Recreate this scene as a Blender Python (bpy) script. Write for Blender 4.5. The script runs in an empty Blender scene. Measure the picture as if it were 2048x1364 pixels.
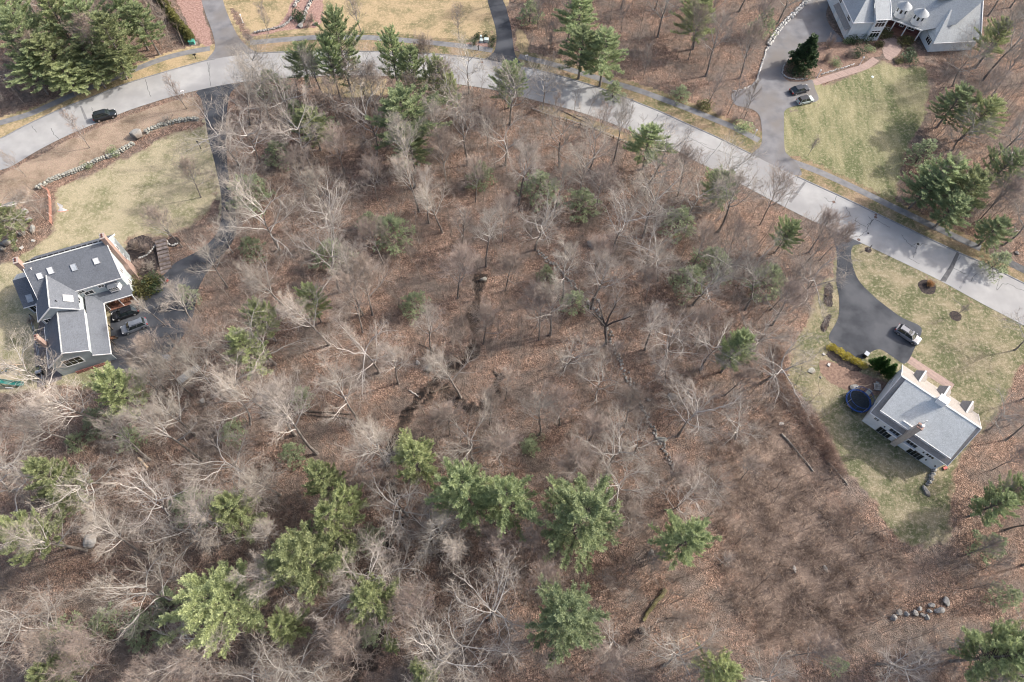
import bpy, bmesh, math, random
import numpy as np
from mathutils import Vector, Matrix
from mathutils.geometry import tessellate_polygon

SC = bpy.context.scene
COL = SC.collection
R = math.radians
rng = random.Random(7)

# ------------------------------------------------------------------ camera, sky, sun, exposure
CAM_H = 115.0
FPX = 1365.0                                   # focal length in pixels of a 2048 px wide frame
_dx, _dy = 1050.0 - 1024, 1385.0 - 682
TILT = math.atan(math.hypot(_dx, _dy) / FPX)
ROLL = -math.atan2(_dx, _dy)
CM = np.array((Matrix.Rotation(TILT, 3, 'X') @ Matrix.Rotation(-ROLL, 3, 'Z')))
cam_d = bpy.data.cameras.new('camera')
cam = bpy.data.objects.new('camera', cam_d)
COL.objects.link(cam)
cam.matrix_world = Matrix.Translation((0, 0, CAM_H)) @ (Matrix.Rotation(TILT, 4, 'X') @ Matrix.Rotation(-ROLL, 4, 'Z'))
cam_d.sensor_width = 36.0
cam_d.lens = 36.0 * FPX / 2048.0
cam_d.clip_end = 3000.0
SC.camera = cam

SUN_AZ = R(19.0)          # direction to the sun, measured from +x towards +y
SUN_EL = R(36.0)
world = bpy.data.worlds.new('World')
SC.world = world
world.use_nodes = True
wn = world.node_tree.nodes
sky = wn.new('ShaderNodeTexSky')
sky.sky_type = 'NISHITA'
sky.sun_disc = False
sky.sun_elevation = SUN_EL
sky.sun_rotation = R(90.0) - SUN_AZ
sky.air_density = 1.0
sky.dust_density = 5.0
sky.ozone_density = 0.4
wn['Background'].inputs['Strength'].default_value = 0.15
world.node_tree.links.new(sky.outputs[0], wn['Background'].inputs['Color'])
sun_d = bpy.data.lights.new('sun', 'SUN')
sun_d.energy = 2.75
sun_d.angle = R(1.6)
sun_d.color = (1.0, 0.955, 0.89)
sun = bpy.data.objects.new('sun', sun_d)
COL.objects.link(sun)
_sd = Vector((math.cos(SUN_EL) * math.cos(SUN_AZ), math.cos(SUN_EL) * math.sin(SUN_AZ), math.sin(SUN_EL)))
sun.rotation_euler = _sd.to_track_quat('Z', 'Y').to_euler()
SC.view_settings.view_transform = 'Standard'
SC.view_settings.look = 'None'
SC.view_settings.exposure = 0.9
SC.view_settings.gamma = 1.0
SC.view_settings.use_curve_mapping = False
SC.cycles.use_denoising = True
SC.cycles.filter_width = 1.1
SC.cycles.volume_bounces = 0
SC.cycles.max_bounces = 5
SC.cycles.diffuse_bounces = 3
SC.cycles.glossy_bounces = 2
SC.cycles.transmission_bounces = 3
SC.cycles.transparent_max_bounces = 6


def G(px, py, z=0.0):
    """point at height z seen at this place of the photograph (2048 x 1364)"""
    d = CM @ np.array([(px - 1024) / FPX, -(py - 682) / FPX, -1.0])
    t = (CAM_H - z) / -d[2]
    return Vector((d[0] * t, d[1] * t, z))


def PX(p):
    q = CM.T @ (np.array([p[0], p[1], p[2] - CAM_H], float))
    return (1024 + FPX * q[0] / -q[2], 682 - FPX * q[1] / -q[2])


# ------------------------------------------------------------------ naming helpers
def tag(o, label=None, cat=None, group=None, kind=None):
    if label: o['label'] = label
    if cat: o['category'] = cat
    if group: o['group'] = group
    if kind: o['kind'] = kind
    return o


def thing(name, label, cat, loc=(0, 0, 0), rz=0.0, group=None):
    o = bpy.data.objects.new(name, None)
    o.empty_display_size = 0.2
    COL.objects.link(o)
    o.location = loc
    o.rotation_euler = (0, 0, rz)
    return tag(o, label, cat, group)


def link(name, mesh, parent=None, loc=(0, 0, 0), rot=(0, 0, 0), sc=(1, 1, 1)):
    o = bpy.data.objects.new(name, mesh)
    COL.objects.link(o)
    if parent: o.parent = parent
    o.location = loc
    o.rotation_euler = rot
    o.scale = sc
    return o


def copy_tree(o, parent=None):
    c = o.copy()
    COL.objects.link(c)
    c.parent = parent
    for ch in o.children:
        copy_tree(ch, c)
    return c


# ------------------------------------------------------------------ materials
def _rgb(c): return (c[0], c[1], c[2], 1.0)


def pmat(name, c1, c2=None, scale=4.0, detail=5.0, rough=0.85, spec=0.3, bump=0.0, bscale=None, rnd=0.0,
         lo=0.35, hi=0.65, metal=0.0, trans=0.0, coat=0.0, stretch=None, c3=None, s3=0.3):
    m = bpy.data.materials.new(name)
    m.use_nodes = True
    nt = m.node_tree
    N, L = nt.nodes, nt.links
    b = N['Principled BSDF']
    b.inputs['Roughness'].default_value = rough
    b.inputs['Specular IOR Level'].default_value = spec
    b.inputs['Metallic'].default_value = metal
    b.inputs['Coat Weight'].default_value = coat
    b.inputs['Coat Roughness'].default_value = 0.08
    tc = N.new('ShaderNodeTexCoord')
    vec = tc.outputs['Object']
    if stretch:
        mp = N.new('ShaderNodeMapping')
        mp.inputs['Scale'].default_value = stretch
        L.new(vec, mp.inputs['Vector'])
        vec = mp.outputs['Vector']
    col = None
    if c2 is not None:
        nz = N.new('ShaderNodeTexNoise')
        nz.inputs['Scale'].default_value = scale
        nz.inputs['Detail'].default_value = detail
        L.new(vec, nz.inputs['Vector'])
        rp = N.new('ShaderNodeValToRGB')
        rp.color_ramp.elements[0].position = lo
        rp.color_ramp.elements[1].position = hi
        rp.color_ramp.elements[0].color = _rgb(c1)
        rp.color_ramp.elements[1].color = _rgb(c2)
        L.new(nz.outputs['Fac'], rp.inputs['Fac'])
        col = rp.outputs['Color']
        if c3 is not None:
            n3 = N.new('ShaderNodeTexNoise')
            n3.inputs['Scale'].default_value = s3
            n3.inputs['Detail'].default_value = 4
            L.new(vec, n3.inputs['Vector'])
            r3 = N.new('ShaderNodeValToRGB')
            r3.color_ramp.elements[0].position = 0.42
            r3.color_ramp.elements[1].position = 0.62
            L.new(n3.outputs['Fac'], r3.inputs['Fac'])
            mx = N.new('ShaderNodeMixRGB')
            L.new(r3.outputs['Color'], mx.inputs['Fac'])
            L.new(col, mx.inputs['Color1'])
            mx.inputs['Color2'].default_value = _rgb(c3)
            col = mx.outputs['Color']
    else:
        rg = N.new('ShaderNodeRGB')
        rg.outputs[0].default_value = _rgb(c1)
        col = rg.outputs[0]
    if rnd > 0:
        oi = N.new('ShaderNodeObjectInfo')
        hs = N.new('ShaderNodeHueSaturation')
        mr = N.new('ShaderNodeMapRange')
        mr.inputs['To Min'].default_value = 1.0 - rnd
        mr.inputs['To Max'].default_value = 1.0 + rnd
        L.new(oi.outputs['Random'], mr.inputs['Value'])
        L.new(mr.outputs['Result'], hs.inputs['Value'])
        m2 = N.new('ShaderNodeMapRange')
        m2.inputs['To Min'].default_value = 0.5 + rnd * 0.04
        m2.inputs['To Max'].default_value = 0.5 - rnd * 0.04
        mm = N.new('ShaderNodeMath'); mm.operation = 'MULTIPLY'; mm.inputs[1].default_value = 7.31
        mf = N.new('ShaderNodeMath'); mf.operation = 'FRACT'
        L.new(oi.outputs['Random'], mm.inputs[0]); L.new(mm.outputs[0], mf.inputs[0])
        L.new(mf.outputs[0], m2.inputs['Value'])
        L.new(m2.outputs['Result'], hs.inputs['Hue'])
        L.new(col, hs.inputs['Color'])
        col = hs.outputs['Color']
    L.new(col, b.inputs['Base Color'])
    if bump > 0:
        nb = N.new('ShaderNodeTexNoise')
        nb.inputs['Scale'].default_value = bscale or scale * 3
        nb.inputs['Detail'].default_value = 5
        L.new(vec, nb.inputs['Vector'])
        bp = N.new('ShaderNodeBump')
        bp.inputs['Strength'].default_value = bump
        bp.inputs['Distance'].default_value = 0.1
        L.new(nb.outputs['Fac'], bp.inputs['Height'])
        L.new(bp.outputs['Normal'], b.inputs['Normal'])
    if trans > 0:
        tr = N.new('ShaderNodeBsdfTranslucent')
        L.new(col, tr.inputs['Color'])
        ms = N.new('ShaderNodeMixShader')
        ms.inputs['Fac'].default_value = trans
        L.new(b.outputs[0], ms.inputs[1]); L.new(tr.outputs[0], ms.inputs[2])
        L.new(ms.outputs[0], N['Material Output'].inputs['Surface'])
    return m


def foliage_mat(name, dark, light, trans=0.25):
    """needles and leaves: every clump has its own tone, read from a face attribute"""
    m = bpy.data.materials.new(name)
    m.use_nodes = True
    N, L = m.node_tree.nodes, m.node_tree.links
    b = N['Principled BSDF']
    b.inputs['Roughness'].default_value = 0.55
    b.inputs['Specular IOR Level'].default_value = 0.35
    at = N.new('ShaderNodeAttribute'); at.attribute_name = 'tone'
    rp = N.new('ShaderNodeValToRGB')
    rp.color_ramp.elements[0].color = _rgb(dark)
    rp.color_ramp.elements[1].color = _rgb(light)
    L.new(at.outputs['Fac'], rp.inputs['Fac'])
    oi = N.new('ShaderNodeObjectInfo')
    hs = N.new('ShaderNodeHueSaturation')
    mr = N.new('ShaderNodeMapRange')
    mr.inputs['To Min'].default_value = 0.8; mr.inputs['To Max'].default_value = 1.2
    L.new(oi.outputs['Random'], mr.inputs['Value'])
    L.new(mr.outputs['Result'], hs.inputs['Value'])
    L.new(rp.outputs['Color'], hs.inputs['Color'])
    L.new(hs.outputs['Color'], b.inputs['Base Color'])
    tr = N.new('ShaderNodeBsdfTranslucent')
    L.new(hs.outputs['Color'], tr.inputs['Color'])
    ms = N.new('ShaderNodeMixShader'); ms.inputs['Fac'].default_value = trans
    L.new(b.outputs[0], ms.inputs[1]); L.new(tr.outputs[0], ms.inputs[2])
    L.new(ms.outputs[0], N['Material Output'].inputs['Surface'])
    return m


def litter_nodes(N, L, vec):
    """leaf litter colour: leaf-sized cells of several browns, greyer and darker patches"""
    vo = N.new('ShaderNodeTexVoronoi'); vo.inputs['Scale'].default_value = 6.0
    L.new(vec, vo.inputs['Vector'])
    sp = N.new('ShaderNodeSeparateColor'); L.new(vo.outputs['Color'], sp.inputs[0])
    rp = N.new('ShaderNodeValToRGB')
    e = rp.color_ramp.elements
    e[0].position = 0.0; e[0].color = (0.11, 0.078, 0.064, 1)
    e[1].position = 1.0; e[1].color = (0.44, 0.31, 0.238, 1)
    x = e.new(0.35); x.color = (0.19, 0.128, 0.097, 1)
    x = e.new(0.75); x.color = (0.285, 0.188, 0.143, 1)
    L.new(sp.outputs[0], rp.inputs['Fac'])
    n1 = N.new('ShaderNodeTexNoise'); n1.inputs['Scale'].default_value = 0.16; n1.inputs['Detail'].default_value = 7
    n1.inputs['Roughness'].default_value = 0.65
    L.new(vec, n1.inputs['Vector'])
    r1 = N.new('ShaderNodeValToRGB'); r1.color_ramp.elements[0].position = 0.42; r1.color_ramp.elements[1].position = 0.60
    L.new(n1.outputs['Fac'], r1.inputs['Fac'])
    mx = N.new('ShaderNodeMixRGB'); mx.inputs['Color2'].default_value = (0.168, 0.137, 0.118, 1)
    mu = N.new('ShaderNodeMath'); mu.operation = 'MULTIPLY'; mu.inputs[1].default_value = 0.95
    L.new(r1.outputs['Color'], mu.inputs[0])
    L.new(mu.outputs[0], mx.inputs['Fac']); L.new(rp.outputs['Color'], mx.inputs['Color1'])
    n2 = N.new('ShaderNodeTexNoise'); n2.inputs['Scale'].default_value = 1.1; n2.inputs['Detail'].default_value = 6
    n2.inputs['Roughness'].default_value = 0.7
    L.new(vec, n2.inputs['Vector'])
    m2 = N.new('ShaderNodeMapRange'); m2.inputs['From Min'].default_value = 0.3; m2.inputs['From Max'].default_value = 0.72
    m2.inputs['To Min'].default_value = 0.5; m2.inputs['To Max'].default_value = 1.36
    L.new(n2.outputs['Fac'], m2.inputs['Value'])
    hs = N.new('ShaderNodeHueSaturation'); hs.inputs['Saturation'].default_value = 1.0
    L.new(m2.outputs['Result'], hs.inputs['Value']); L.new(mx.outputs['Color'], hs.inputs['Color'])
    return hs.outputs['Color'], vo.outputs['Distance'], n2.outputs['Fac']


def litter_mat():
    m = bpy.data.materials.new('leaf_litter')
    m.use_nodes = True
    N, L = m.node_tree.nodes, m.node_tree.links
    b = N['Principled BSDF']; b.inputs['Roughness'].default_value = 0.95; b.inputs['Specular IOR Level'].default_value = 0.15
    tc = N.new('ShaderNodeTexCoord')
    col, dist, n2 = litter_nodes(N, L, tc.outputs['Object'])
    L.new(col, b.inputs['Base Color'])
    ad = N.new('ShaderNodeMath'); ad.operation = 'ADD'
    L.new(dist, ad.inputs[0]); L.new(n2, ad.inputs[1])
    bp = N.new('ShaderNodeBump'); bp.inputs['Strength'].default_value = 0.7; bp.inputs['Distance'].default_value = 0.25
    L.new(ad.outputs[0], bp.inputs['Height']); L.new(bp.outputs['Normal'], b.inputs['Normal'])
    return m


def turf_mat(name, green, tan, tan2, bias=0.5, streak=None):
    """winter lawn: green and straw-coloured patches, thinning into leaf litter at its rim (attribute edge)"""
    m = bpy.data.materials.new(name)
    m.use_nodes = True
    N, L = m.node_tree.nodes, m.node_tree.links
    b = N['Principled BSDF']; b.inputs['Roughness'].default_value = 0.95; b.inputs['Specular IOR Level'].default_value = 0.1
    tc = N.new('ShaderNodeTexCoord'); vec = tc.outputs['Object']
    v2 = vec
    if streak:
        mp = N.new('ShaderNodeMapping'); mp.inputs['Rotation'].default_value = (0, 0, streak); mp.inputs['Scale'].default_value = (1.0, 0.28, 1.0)
        L.new(vec, mp.inputs['Vector']); v2 = mp.outputs['Vector']
    n1 = N.new('ShaderNodeTexNoise'); n1.inputs['Scale'].default_value = 0.2; n1.inputs['Detail'].default_value = 9; n1.inputs['Roughness'].default_value = 0.68
    L.new(v2, n1.inputs['Vector'])
    r1 = N.new('ShaderNodeValToRGB'); r1.color_ramp.elements[0].position = bias - 0.09; r1.color_ramp.elements[1].position = bias + 0.10
    r1.color_ramp.elements[0].color = _rgb(green); r1.color_ramp.elements[1].color = _rgb(tan)
    L.new(n1.outputs['Fac'], r1.inputs['Fac'])
    n2 = N.new('ShaderNodeTexNoise'); n2.inputs['Scale'].default_value = 1.6; n2.inputs['Detail'].default_value = 6; n2.inputs['Roughness'].default_value = 0.7
    L.new(vec, n2.inputs['Vector'])
    r2 = N.new('ShaderNodeValToRGB'); r2.color_ramp.elements[0].position = 0.5; r2.color_ramp.elements[1].position = 0.7
    L.new(n2.outputs['Fac'], r2.inputs['Fac'])
    m1 = N.new('ShaderNodeMixRGB'); m1.inputs['Color2'].default_value = _rgb(tan2)
    L.new(r2.outputs['Color'], m1.inputs['Fac']); L.new(r1.outputs['Color'], m1.inputs['Color1'])
    n3 = N.new('ShaderNodeTexNoise'); n3.inputs['Scale'].default_value = 5.0; n3.inputs['Detail'].default_value = 4
    L.new(vec, n3.inputs['Vector'])
    mr = N.new('ShaderNodeMapRange'); mr.inputs['From Min'].default_value = 0.3; mr.inputs['From Max'].default_value = 0.7
    mr.inputs['To Min'].default_value = 0.72; mr.inputs['To Max'].default_value = 1.28
    L.new(n3.outputs['Fac'], mr.inputs['Value'])
    hs = N.new('ShaderNodeHueSaturation'); L.new(mr.outputs['Result'], hs.inputs['Value']); L.new(m1.outputs['Color'], hs.inputs['Color'])
    lc, ld, ln = litter_nodes(N, L, vec)
    at = N.new('ShaderNodeAttribute'); at.attribute_name = 'edge'
    n4 = N.new('ShaderNodeTexNoise'); n4.inputs['Scale'].default_value = 0.9; n4.inputs['Detail'].default_value = 6
    L.new(vec, n4.inputs['Vector'])
    sm = N.new('ShaderNodeMath'); sm.operation = 'ADD'; L.new(at.outputs['Fac'], sm.inputs[0]); L.new(n4.outputs['Fac'], sm.inputs[1])
    r4 = N.new('ShaderNodeMapRange'); r4.inputs['From Min'].default_value = 0.62; r4.inputs['From Max'].default_value = 1.05
    L.new(sm.outputs[0], r4.inputs['Value'])
    mf = N.new('ShaderNodeMixRGB'); L.new(r4.outputs['Result'], mf.inputs['Fac'])
    L.new(lc, mf.inputs['Color1']); L.new(hs.outputs['Color'], mf.inputs['Color2'])
    L.new(mf.outputs['Color'], b.inputs['Base Color'])
    bp = N.new('ShaderNodeBump'); bp.inputs['Strength'].default_value = 0.5; bp.inputs['Distance'].default_value = 0.12
    L.new(n3.outputs['Fac'], bp.inputs['Height']); L.new(bp.outputs['Normal'], b.inputs['Normal'])
    return m


def siding_mat(name, c, pitch=0.16):
    """clapboard: thin shadow lines every course, slight weathering"""
    m = pmat(name, tuple(x * 0.93 for x in c), tuple(min(1, x * 1.05) for x in c), scale=0.9, detail=6, rough=0.6, spec=0.35)
    N, L = m.node_tree.nodes, m.node_tree.links
    tc = N.new('ShaderNodeTexCoord')
    sx = N.new('ShaderNodeSeparateXYZ'); L.new(tc.outputs['Object'], sx.inputs[0])
    dv = N.new('ShaderNodeMath'); dv.operation = 'DIVIDE'; dv.inputs[1].default_value = pitch; L.new(sx.outputs['Z'], dv.inputs[0])
    fr = N.new('ShaderNodeMath'); fr.operation = 'FRACT'; L.new(dv.outputs[0], fr.inputs[0])
    bp = N.new('ShaderNodeBump'); bp.inputs['Strength'].default_value = 0.5; bp.inputs['Distance'].default_value = 0.02
    L.new(fr.outputs[0], bp.inputs['Height']); L.new(bp.outputs['Normal'], N['Principled BSDF'].inputs['Normal'])
    return m


def brick_mat(name, c1, c2, mortar, scale=1.0, w=0.22, h=0.075):
    m = bpy.data.materials.new(name); m.use_nodes = True
    N, L = m.node_tree.nodes, m.node_tree.links
    b = N['Principled BSDF']; b.inputs['Roughness'].default_value = 0.9
    tc = N.new('ShaderNodeTexCoord')
    sx = N.new('ShaderNodeSeparateXYZ'); L.new(tc.outputs['Object'], sx.inputs[0])
    ad = N.new('ShaderNodeMath'); ad.operation = 'ADD'; L.new(sx.outputs['X'], ad.inputs[0]); L.new(sx.outputs['Y'], ad.inputs[1])
    cb = N.new('ShaderNodeCombineXYZ'); L.new(ad.outputs[0], cb.inputs['X']); L.new(sx.outputs['Z'], cb.inputs['Y'])
    br = N.new('ShaderNodeTexBrick'); br.inputs['Scale'].default_value = scale
    br.inputs['Brick Width'].default_value = w; br.inputs['Row Height'].default_value = h; br.inputs['Mortar Size'].default_value = 0.008
    br.inputs['Color1'].default_value = _rgb(c1); br.inputs['Color2'].default_value = _rgb(c2); br.inputs['Mortar'].default_value = _rgb(mortar)
    L.new(cb.outputs[0], br.inputs['Vector'])
    nz = N.new('ShaderNodeTexNoise'); nz.inputs['Scale'].default_value = 2.0; nz.inputs['Detail'].default_value = 6
    L.new(tc.outputs['Object'], nz.inputs['Vector'])
    mr = N.new('ShaderNodeMapRange'); mr.inputs['To Min'].default_value = 0.7; mr.inputs['To Max'].default_value = 1.3
    L.new(nz.outputs['Fac'], mr.inputs['Value'])
    hs = N.new('ShaderNodeHueSaturation'); L.new(mr.outputs['Result'], hs.inputs['Value']); L.new(br.outputs['Color'], hs.inputs['Color'])
    L.new(hs.outputs['Color'], b.inputs['Base Color'])
    return m


def shingle_mat(name, c, var=0.25, rough=0.85):
    """asphalt shingles: tabs of slightly different tone in courses, faint streaks running down"""
    m = bpy.data.materials.new(name); m.use_nodes = True
    N, L = m.node_tree.nodes, m.node_tree.links
    b = N['Principled BSDF']; b.inputs['Roughness'].default_value = rough; b.inputs['Specular IOR Level'].default_value = 0.35
    tc = N.new('ShaderNodeTexCoord'); vec = tc.outputs['Object']
    vo = N.new('ShaderNodeTexVoronoi'); vo.inputs['Scale'].default_value = 8.0; L.new(vec, vo.inputs['Vector'])
    sp = N.new('ShaderNodeSeparateColor'); L.new(vo.outputs['Color'], sp.inputs[0])
    n1 = N.new('ShaderNodeTexNoise'); n1.inputs['Scale'].default_value = 0.5; n1.inputs['Detail'].default_value = 6; L.new(vec, n1.inputs['Vector'])
    ad = N.new('ShaderNodeMath'); ad.operation = 'ADD'; L.new(sp.outputs[0], ad.inputs[0]); L.new(n1.outputs['Fac'], ad.inputs[1])
    mr = N.new('ShaderNodeMapRange'); mr.inputs['From Min'].default_value = 0.3; mr.inputs['From Max'].default_value = 1.7
    mr.inputs['To Min'].default_value = 1 - var; mr.inputs['To Max'].default_value = 1 + var
    L.new(ad.outputs[0], mr.inputs['Value'])
    hs = N.new('ShaderNodeHueSaturation'); hs.inputs['Color'].default_value = _rgb(c); L.new(mr.outputs['Result'], hs.inputs['Value'])
    L.new(hs.outputs['Color'], b.inputs['Base Color'])
    sx = N.new('ShaderNodeSeparateXYZ'); L.new(vec, sx.inputs[0])
    dv = N.new('ShaderNodeMath'); dv.operation = 'DIVIDE'; dv.inputs[1].default_value = 0.11; L.new(sx.outputs['Z'], dv.inputs[0])
    fr = N.new('ShaderNodeMath'); fr.operation = 'FRACT'; L.new(dv.outputs[0], fr.inputs[0])
    bp = N.new('ShaderNodeBump'); bp.inputs['Strength'].default_value = 0.4; bp.inputs['Distance'].default_value = 0.02
    L.new(fr.outputs[0], bp.inputs['Height']); L.new(bp.outputs['Normal'], b.inputs['Normal'])
    return m


M = {}
M['litter'] = litter_mat()
M['road'] = pmat('old_asphalt', (0.28, 0.28, 0.28), (0.35, 0.35, 0.35), scale=0.35, detail=10, rough=0.9, bump=0.25, bscale=25, lo=0.3, hi=0.7, c3=(0.25, 0.25, 0.255), s3=0.12)
M['drive_dark'] = pmat('fresh_asphalt', (0.03, 0.034, 0.042), (0.058, 0.063, 0.074), scale=0.4, detail=9, rough=0.9, spec=0.2, bump=0.2, bscale=25, lo=0.3, hi=0.75, c3=(0.08, 0.085, 0.096), s3=0.16)
M['drive_mid'] = pmat('weathered_asphalt', (0.125, 0.125, 0.135), (0.20, 0.20, 0.21), scale=0.4, detail=8, rough=0.9, bump=0.2, bscale=25, lo=0.3, hi=0.7, c3=(0.16, 0.15, 0.145), s3=0.15)
M['sidewalk'] = pmat('path_asphalt', (0.14, 0.142, 0.15), (0.21, 0.21, 0.215), scale=0.8, detail=8, rough=0.9, bump=0.2, bscale=25, lo=0.3, hi=0.7)
M['tar'] = pmat('crack_tar', (0.035, 0.04, 0.045), (0.07, 0.075, 0.08), scale=2, rough=0.6)
M['patch'] = pmat('asphalt_patch', (0.07, 0.072, 0.078), (0.12, 0.12, 0.125), scale=1.2, detail=8, rough=0.9)
M['kerb'] = pmat('kerb_asphalt', (0.16, 0.165, 0.175), (0.24, 0.24, 0.25), scale=1.5, rough=0.9)
M['mulch'] = pmat('dark_mulch', (0.02, 0.018, 0.02), (0.065, 0.05, 0.045), scale=3, detail=8, rough=0.95, bump=0.8, bscale=9)
M['red_mulch'] = pmat('red_mulch', (0.20, 0.115, 0.097), (0.36, 0.245, 0.21), scale=2.5, detail=9, rough=0.95, bump=0.8, bscale=9)
M['brown_bed'] = pmat('leafy_bed', (0.13, 0.085, 0.07), (0.27, 0.185, 0.14), scale=2.2, detail=9, rough=0.95, bump=0.8, bscale=8, lo=0.3, hi=0.7)
M['wetmud'] = pmat('wet_black_mud', (0.018, 0.015, 0.014), (0.12, 0.08, 0.062), scale=0.9, detail=10, rough=0.7, spec=0.2, bump=0.6, bscale=4, lo=0.46, hi=0.76)
M['brickpath'] = brick_mat('brick_paving', (0.25, 0.18, 0.155), (0.33, 0.24, 0.21), (0.26, 0.22, 0.2), w=0.2, h=0.1)
M['paver'] = pmat('stone_paving', (0.12, 0.10, 0.095), (0.22, 0.19, 0.18), scale=1.5, detail=7, rough=0.9, bump=0.4)
M['granite'] = pmat('granite', (0.19, 0.185, 0.18), (0.38, 0.37, 0.355), scale=3.0, detail=8, rough=0.95, bump=0.6, rnd=0.22)
M['fieldstone'] = pmat('fieldstone', (0.17, 0.165, 0.155), (0.38, 0.365, 0.34), scale=3.0, detail=8, rough=0.9, bump=0.5, rnd=0.3)
M['lichenstone'] = pmat('lichen_stone', (0.20, 0.20, 0.18), (0.40, 0.405, 0.365), scale=2.2, detail=8, rough=0.95, bump=0.6, rnd=0.2, c3=(0.17, 0.145, 0.115), s3=0.8)
M['palestone'] = pmat('pale_kerbstone', (0.34, 0.335, 0.325), (0.50, 0.49, 0.475), scale=3.0, detail=6, rough=0.9, rnd=0.15)
M['bark_pale'] = pmat('pale_bark', (0.26, 0.24, 0.222), (0.50, 0.47, 0.435), scale=1.2, detail=7, rough=0.9, rnd=0.25, lo=0.3, hi=0.66)
M['bark_grey'] = pmat('grey_bark', (0.19, 0.175, 0.165), (0.38, 0.355, 0.335), scale=1.2, detail=7, rough=0.9, rnd=0.22, lo=0.3, hi=0.7)
M['bark_trunk'] = pmat('trunk_bark', (0.10, 0.088, 0.08), (0.26, 0.235, 0.215), scale=1.6, detail=8, rough=0.95, bump=0.7, bscale=5, rnd=0.2, stretch=(3, 3, 0.7))
M['bark_dark'] = pmat('dark_bark', (0.055, 0.048, 0.045), (0.13, 0.11, 0.10), scale=2.0, detail=8, rough=0.95, bump=0.7, bscale=5, stretch=(3, 3, 0.7))
M['twig'] = pmat('twigs', (0.25, 0.22, 0.192), (0.39, 0.352, 0.312), scale=0.5, rough=0.9, rnd=0.2)
M['twig_pink'] = pmat('reddish_twigs', (0.225, 0.178, 0.152), (0.34, 0.285, 0.25), scale=0.5, rough=0.9, rnd=0.2)
M['cane'] = pmat('bramble_canes', (0.15, 0.11, 0.088), (0.44, 0.35, 0.285), scale=0.5, detail=6, rough=0.9)
M['brushwood'] = pmat('brush_twigs', (0.17, 0.135, 0.112), (0.34, 0.292, 0.25), scale=0.25, detail=6, rough=0.9)
M['pine_y'] = foliage_mat('yellow_green_needles', (0.18, 0.225, 0.115), (0.50, 0.545, 0.285), 0.4)
M['pine_g'] = foliage_mat('green_needles', (0.165, 0.225, 0.125), (0.46, 0.525, 0.285), 0.4)
M['pine_b'] = foliage_mat('blue_green_needles', (0.14, 0.195, 0.12), (0.38, 0.44, 0.25), 0.4)
M['hemlock'] = foliage_mat('dull_green_needles', (0.17, 0.215, 0.125), (0.36, 0.41, 0.235), 0.4)
M['bush'] = foliage_mat('dark_evergreen_leaves', (0.022, 0.045, 0.02), (0.07, 0.11, 0.045), 0.12)
M['rhodo'] = foliage_mat('olive_leaves', (0.06, 0.055, 0.025), (0.15, 0.15, 0.05), 0.12)
M['gold'] = foliage_mat('golden_needles', (0.24, 0.20, 0.02), (0.5, 0.42, 0.05), 0.2)
M['emerald'] = foliage_mat('bright_green_sprays', (0.025, 0.075, 0.015), (0.075, 0.15, 0.03), 0.15)
M['straw'] = foliage_mat('straw_blades', (0.34, 0.20, 0.10), (0.55, 0.36, 0.2), 0.2)
M['yel_hedge'] = foliage_mat('yellowish_hedge_leaves', (0.11, 0.12, 0.04), (0.26, 0.25, 0.09), 0.2)
M['roof_blue'] = shingle_mat('dark_blue_grey_shingles', (0.118, 0.13, 0.152), 0.25)
M['roof_light'] = shingle_mat('pale_grey_shingles', (0.46, 0.475, 0.47), 0.22)  # pale tone on the shed roof includes sky reflection painted into the colour
M['roof_brown'] = shingle_mat('brown_grey_shingles', (0.27, 0.25, 0.235), 0.22)
M['roof_grey'] = shingle_mat('grey_shingles', (0.33, 0.35, 0.365), 0.22)
M['side_blue'] = siding_mat('blue_grey_clapboard', (0.42, 0.475, 0.495))
M['side_white'] = siding_mat('white_clapboard', (0.66, 0.69, 0.71))
M['side_pale'] = siding_mat('pale_grey_clapboard', (0.63, 0.68, 0.72))
M['white'] = pmat('white_trim_paint', (0.74, 0.74, 0.74), (0.82, 0.82, 0.82), scale=1.5, rough=0.5)
M['glass'] = pmat('window_glass', (0.012, 0.016, 0.018), (0.03, 0.036, 0.04), scale=0.8, rough=0.08, spec=0.6)
M['skyglass'] = pmat('skylight_glass', (0.30, 0.33, 0.36), (0.45, 0.48, 0.52), scale=0.8, rough=0.15, spec=0.6)
M['skywhite'] = pmat('skylight_blind', (0.70, 0.71, 0.70), (0.78, 0.78, 0.77), scale=0.8, rough=0.2, spec=0.6)
M['brick'] = brick_mat('red_brick', (0.26, 0.165, 0.135), (0.34, 0.225, 0.185), (0.33, 0.29, 0.265))
M['buffbrick'] = brick_mat('buff_brick', (0.40, 0.34, 0.29), (0.48, 0.42, 0.36), (0.42, 0.39, 0.36))
M['darkred'] = pmat('dark_red_interior', (0.075, 0.03, 0.028), (0.13, 0.055, 0.05), scale=1.2, rough=0.7)
M['deck'] = pmat('brown_deck_boards', (0.20, 0.095, 0.065), (0.30, 0.16, 0.115), scale=2.5, rough=0.7, stretch=(0.5, 5, 1))
M['chairwood'] = pmat('brown_chair_wood', (0.14, 0.065, 0.04), (0.24, 0.125, 0.08), scale=3, rough=0.6)
M['redpaint'] = pmat('dull_red_paint', (0.28, 0.10, 0.09), (0.38, 0.155, 0.14), scale=3, rough=0.6)
M['greywood'] = pmat('weathered_boards', (0.30, 0.30, 0.29), (0.46, 0.455, 0.44), scale=3, detail=7, rough=0.9, rnd=0.12, stretch=(0.6, 4, 1))
M['logwood'] = pmat('rotting_log_bark', (0.06, 0.05, 0.043), (0.17, 0.13, 0.105), scale=2.5, detail=8, rough=0.95, bump=0.6, rnd=0.25)
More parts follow.
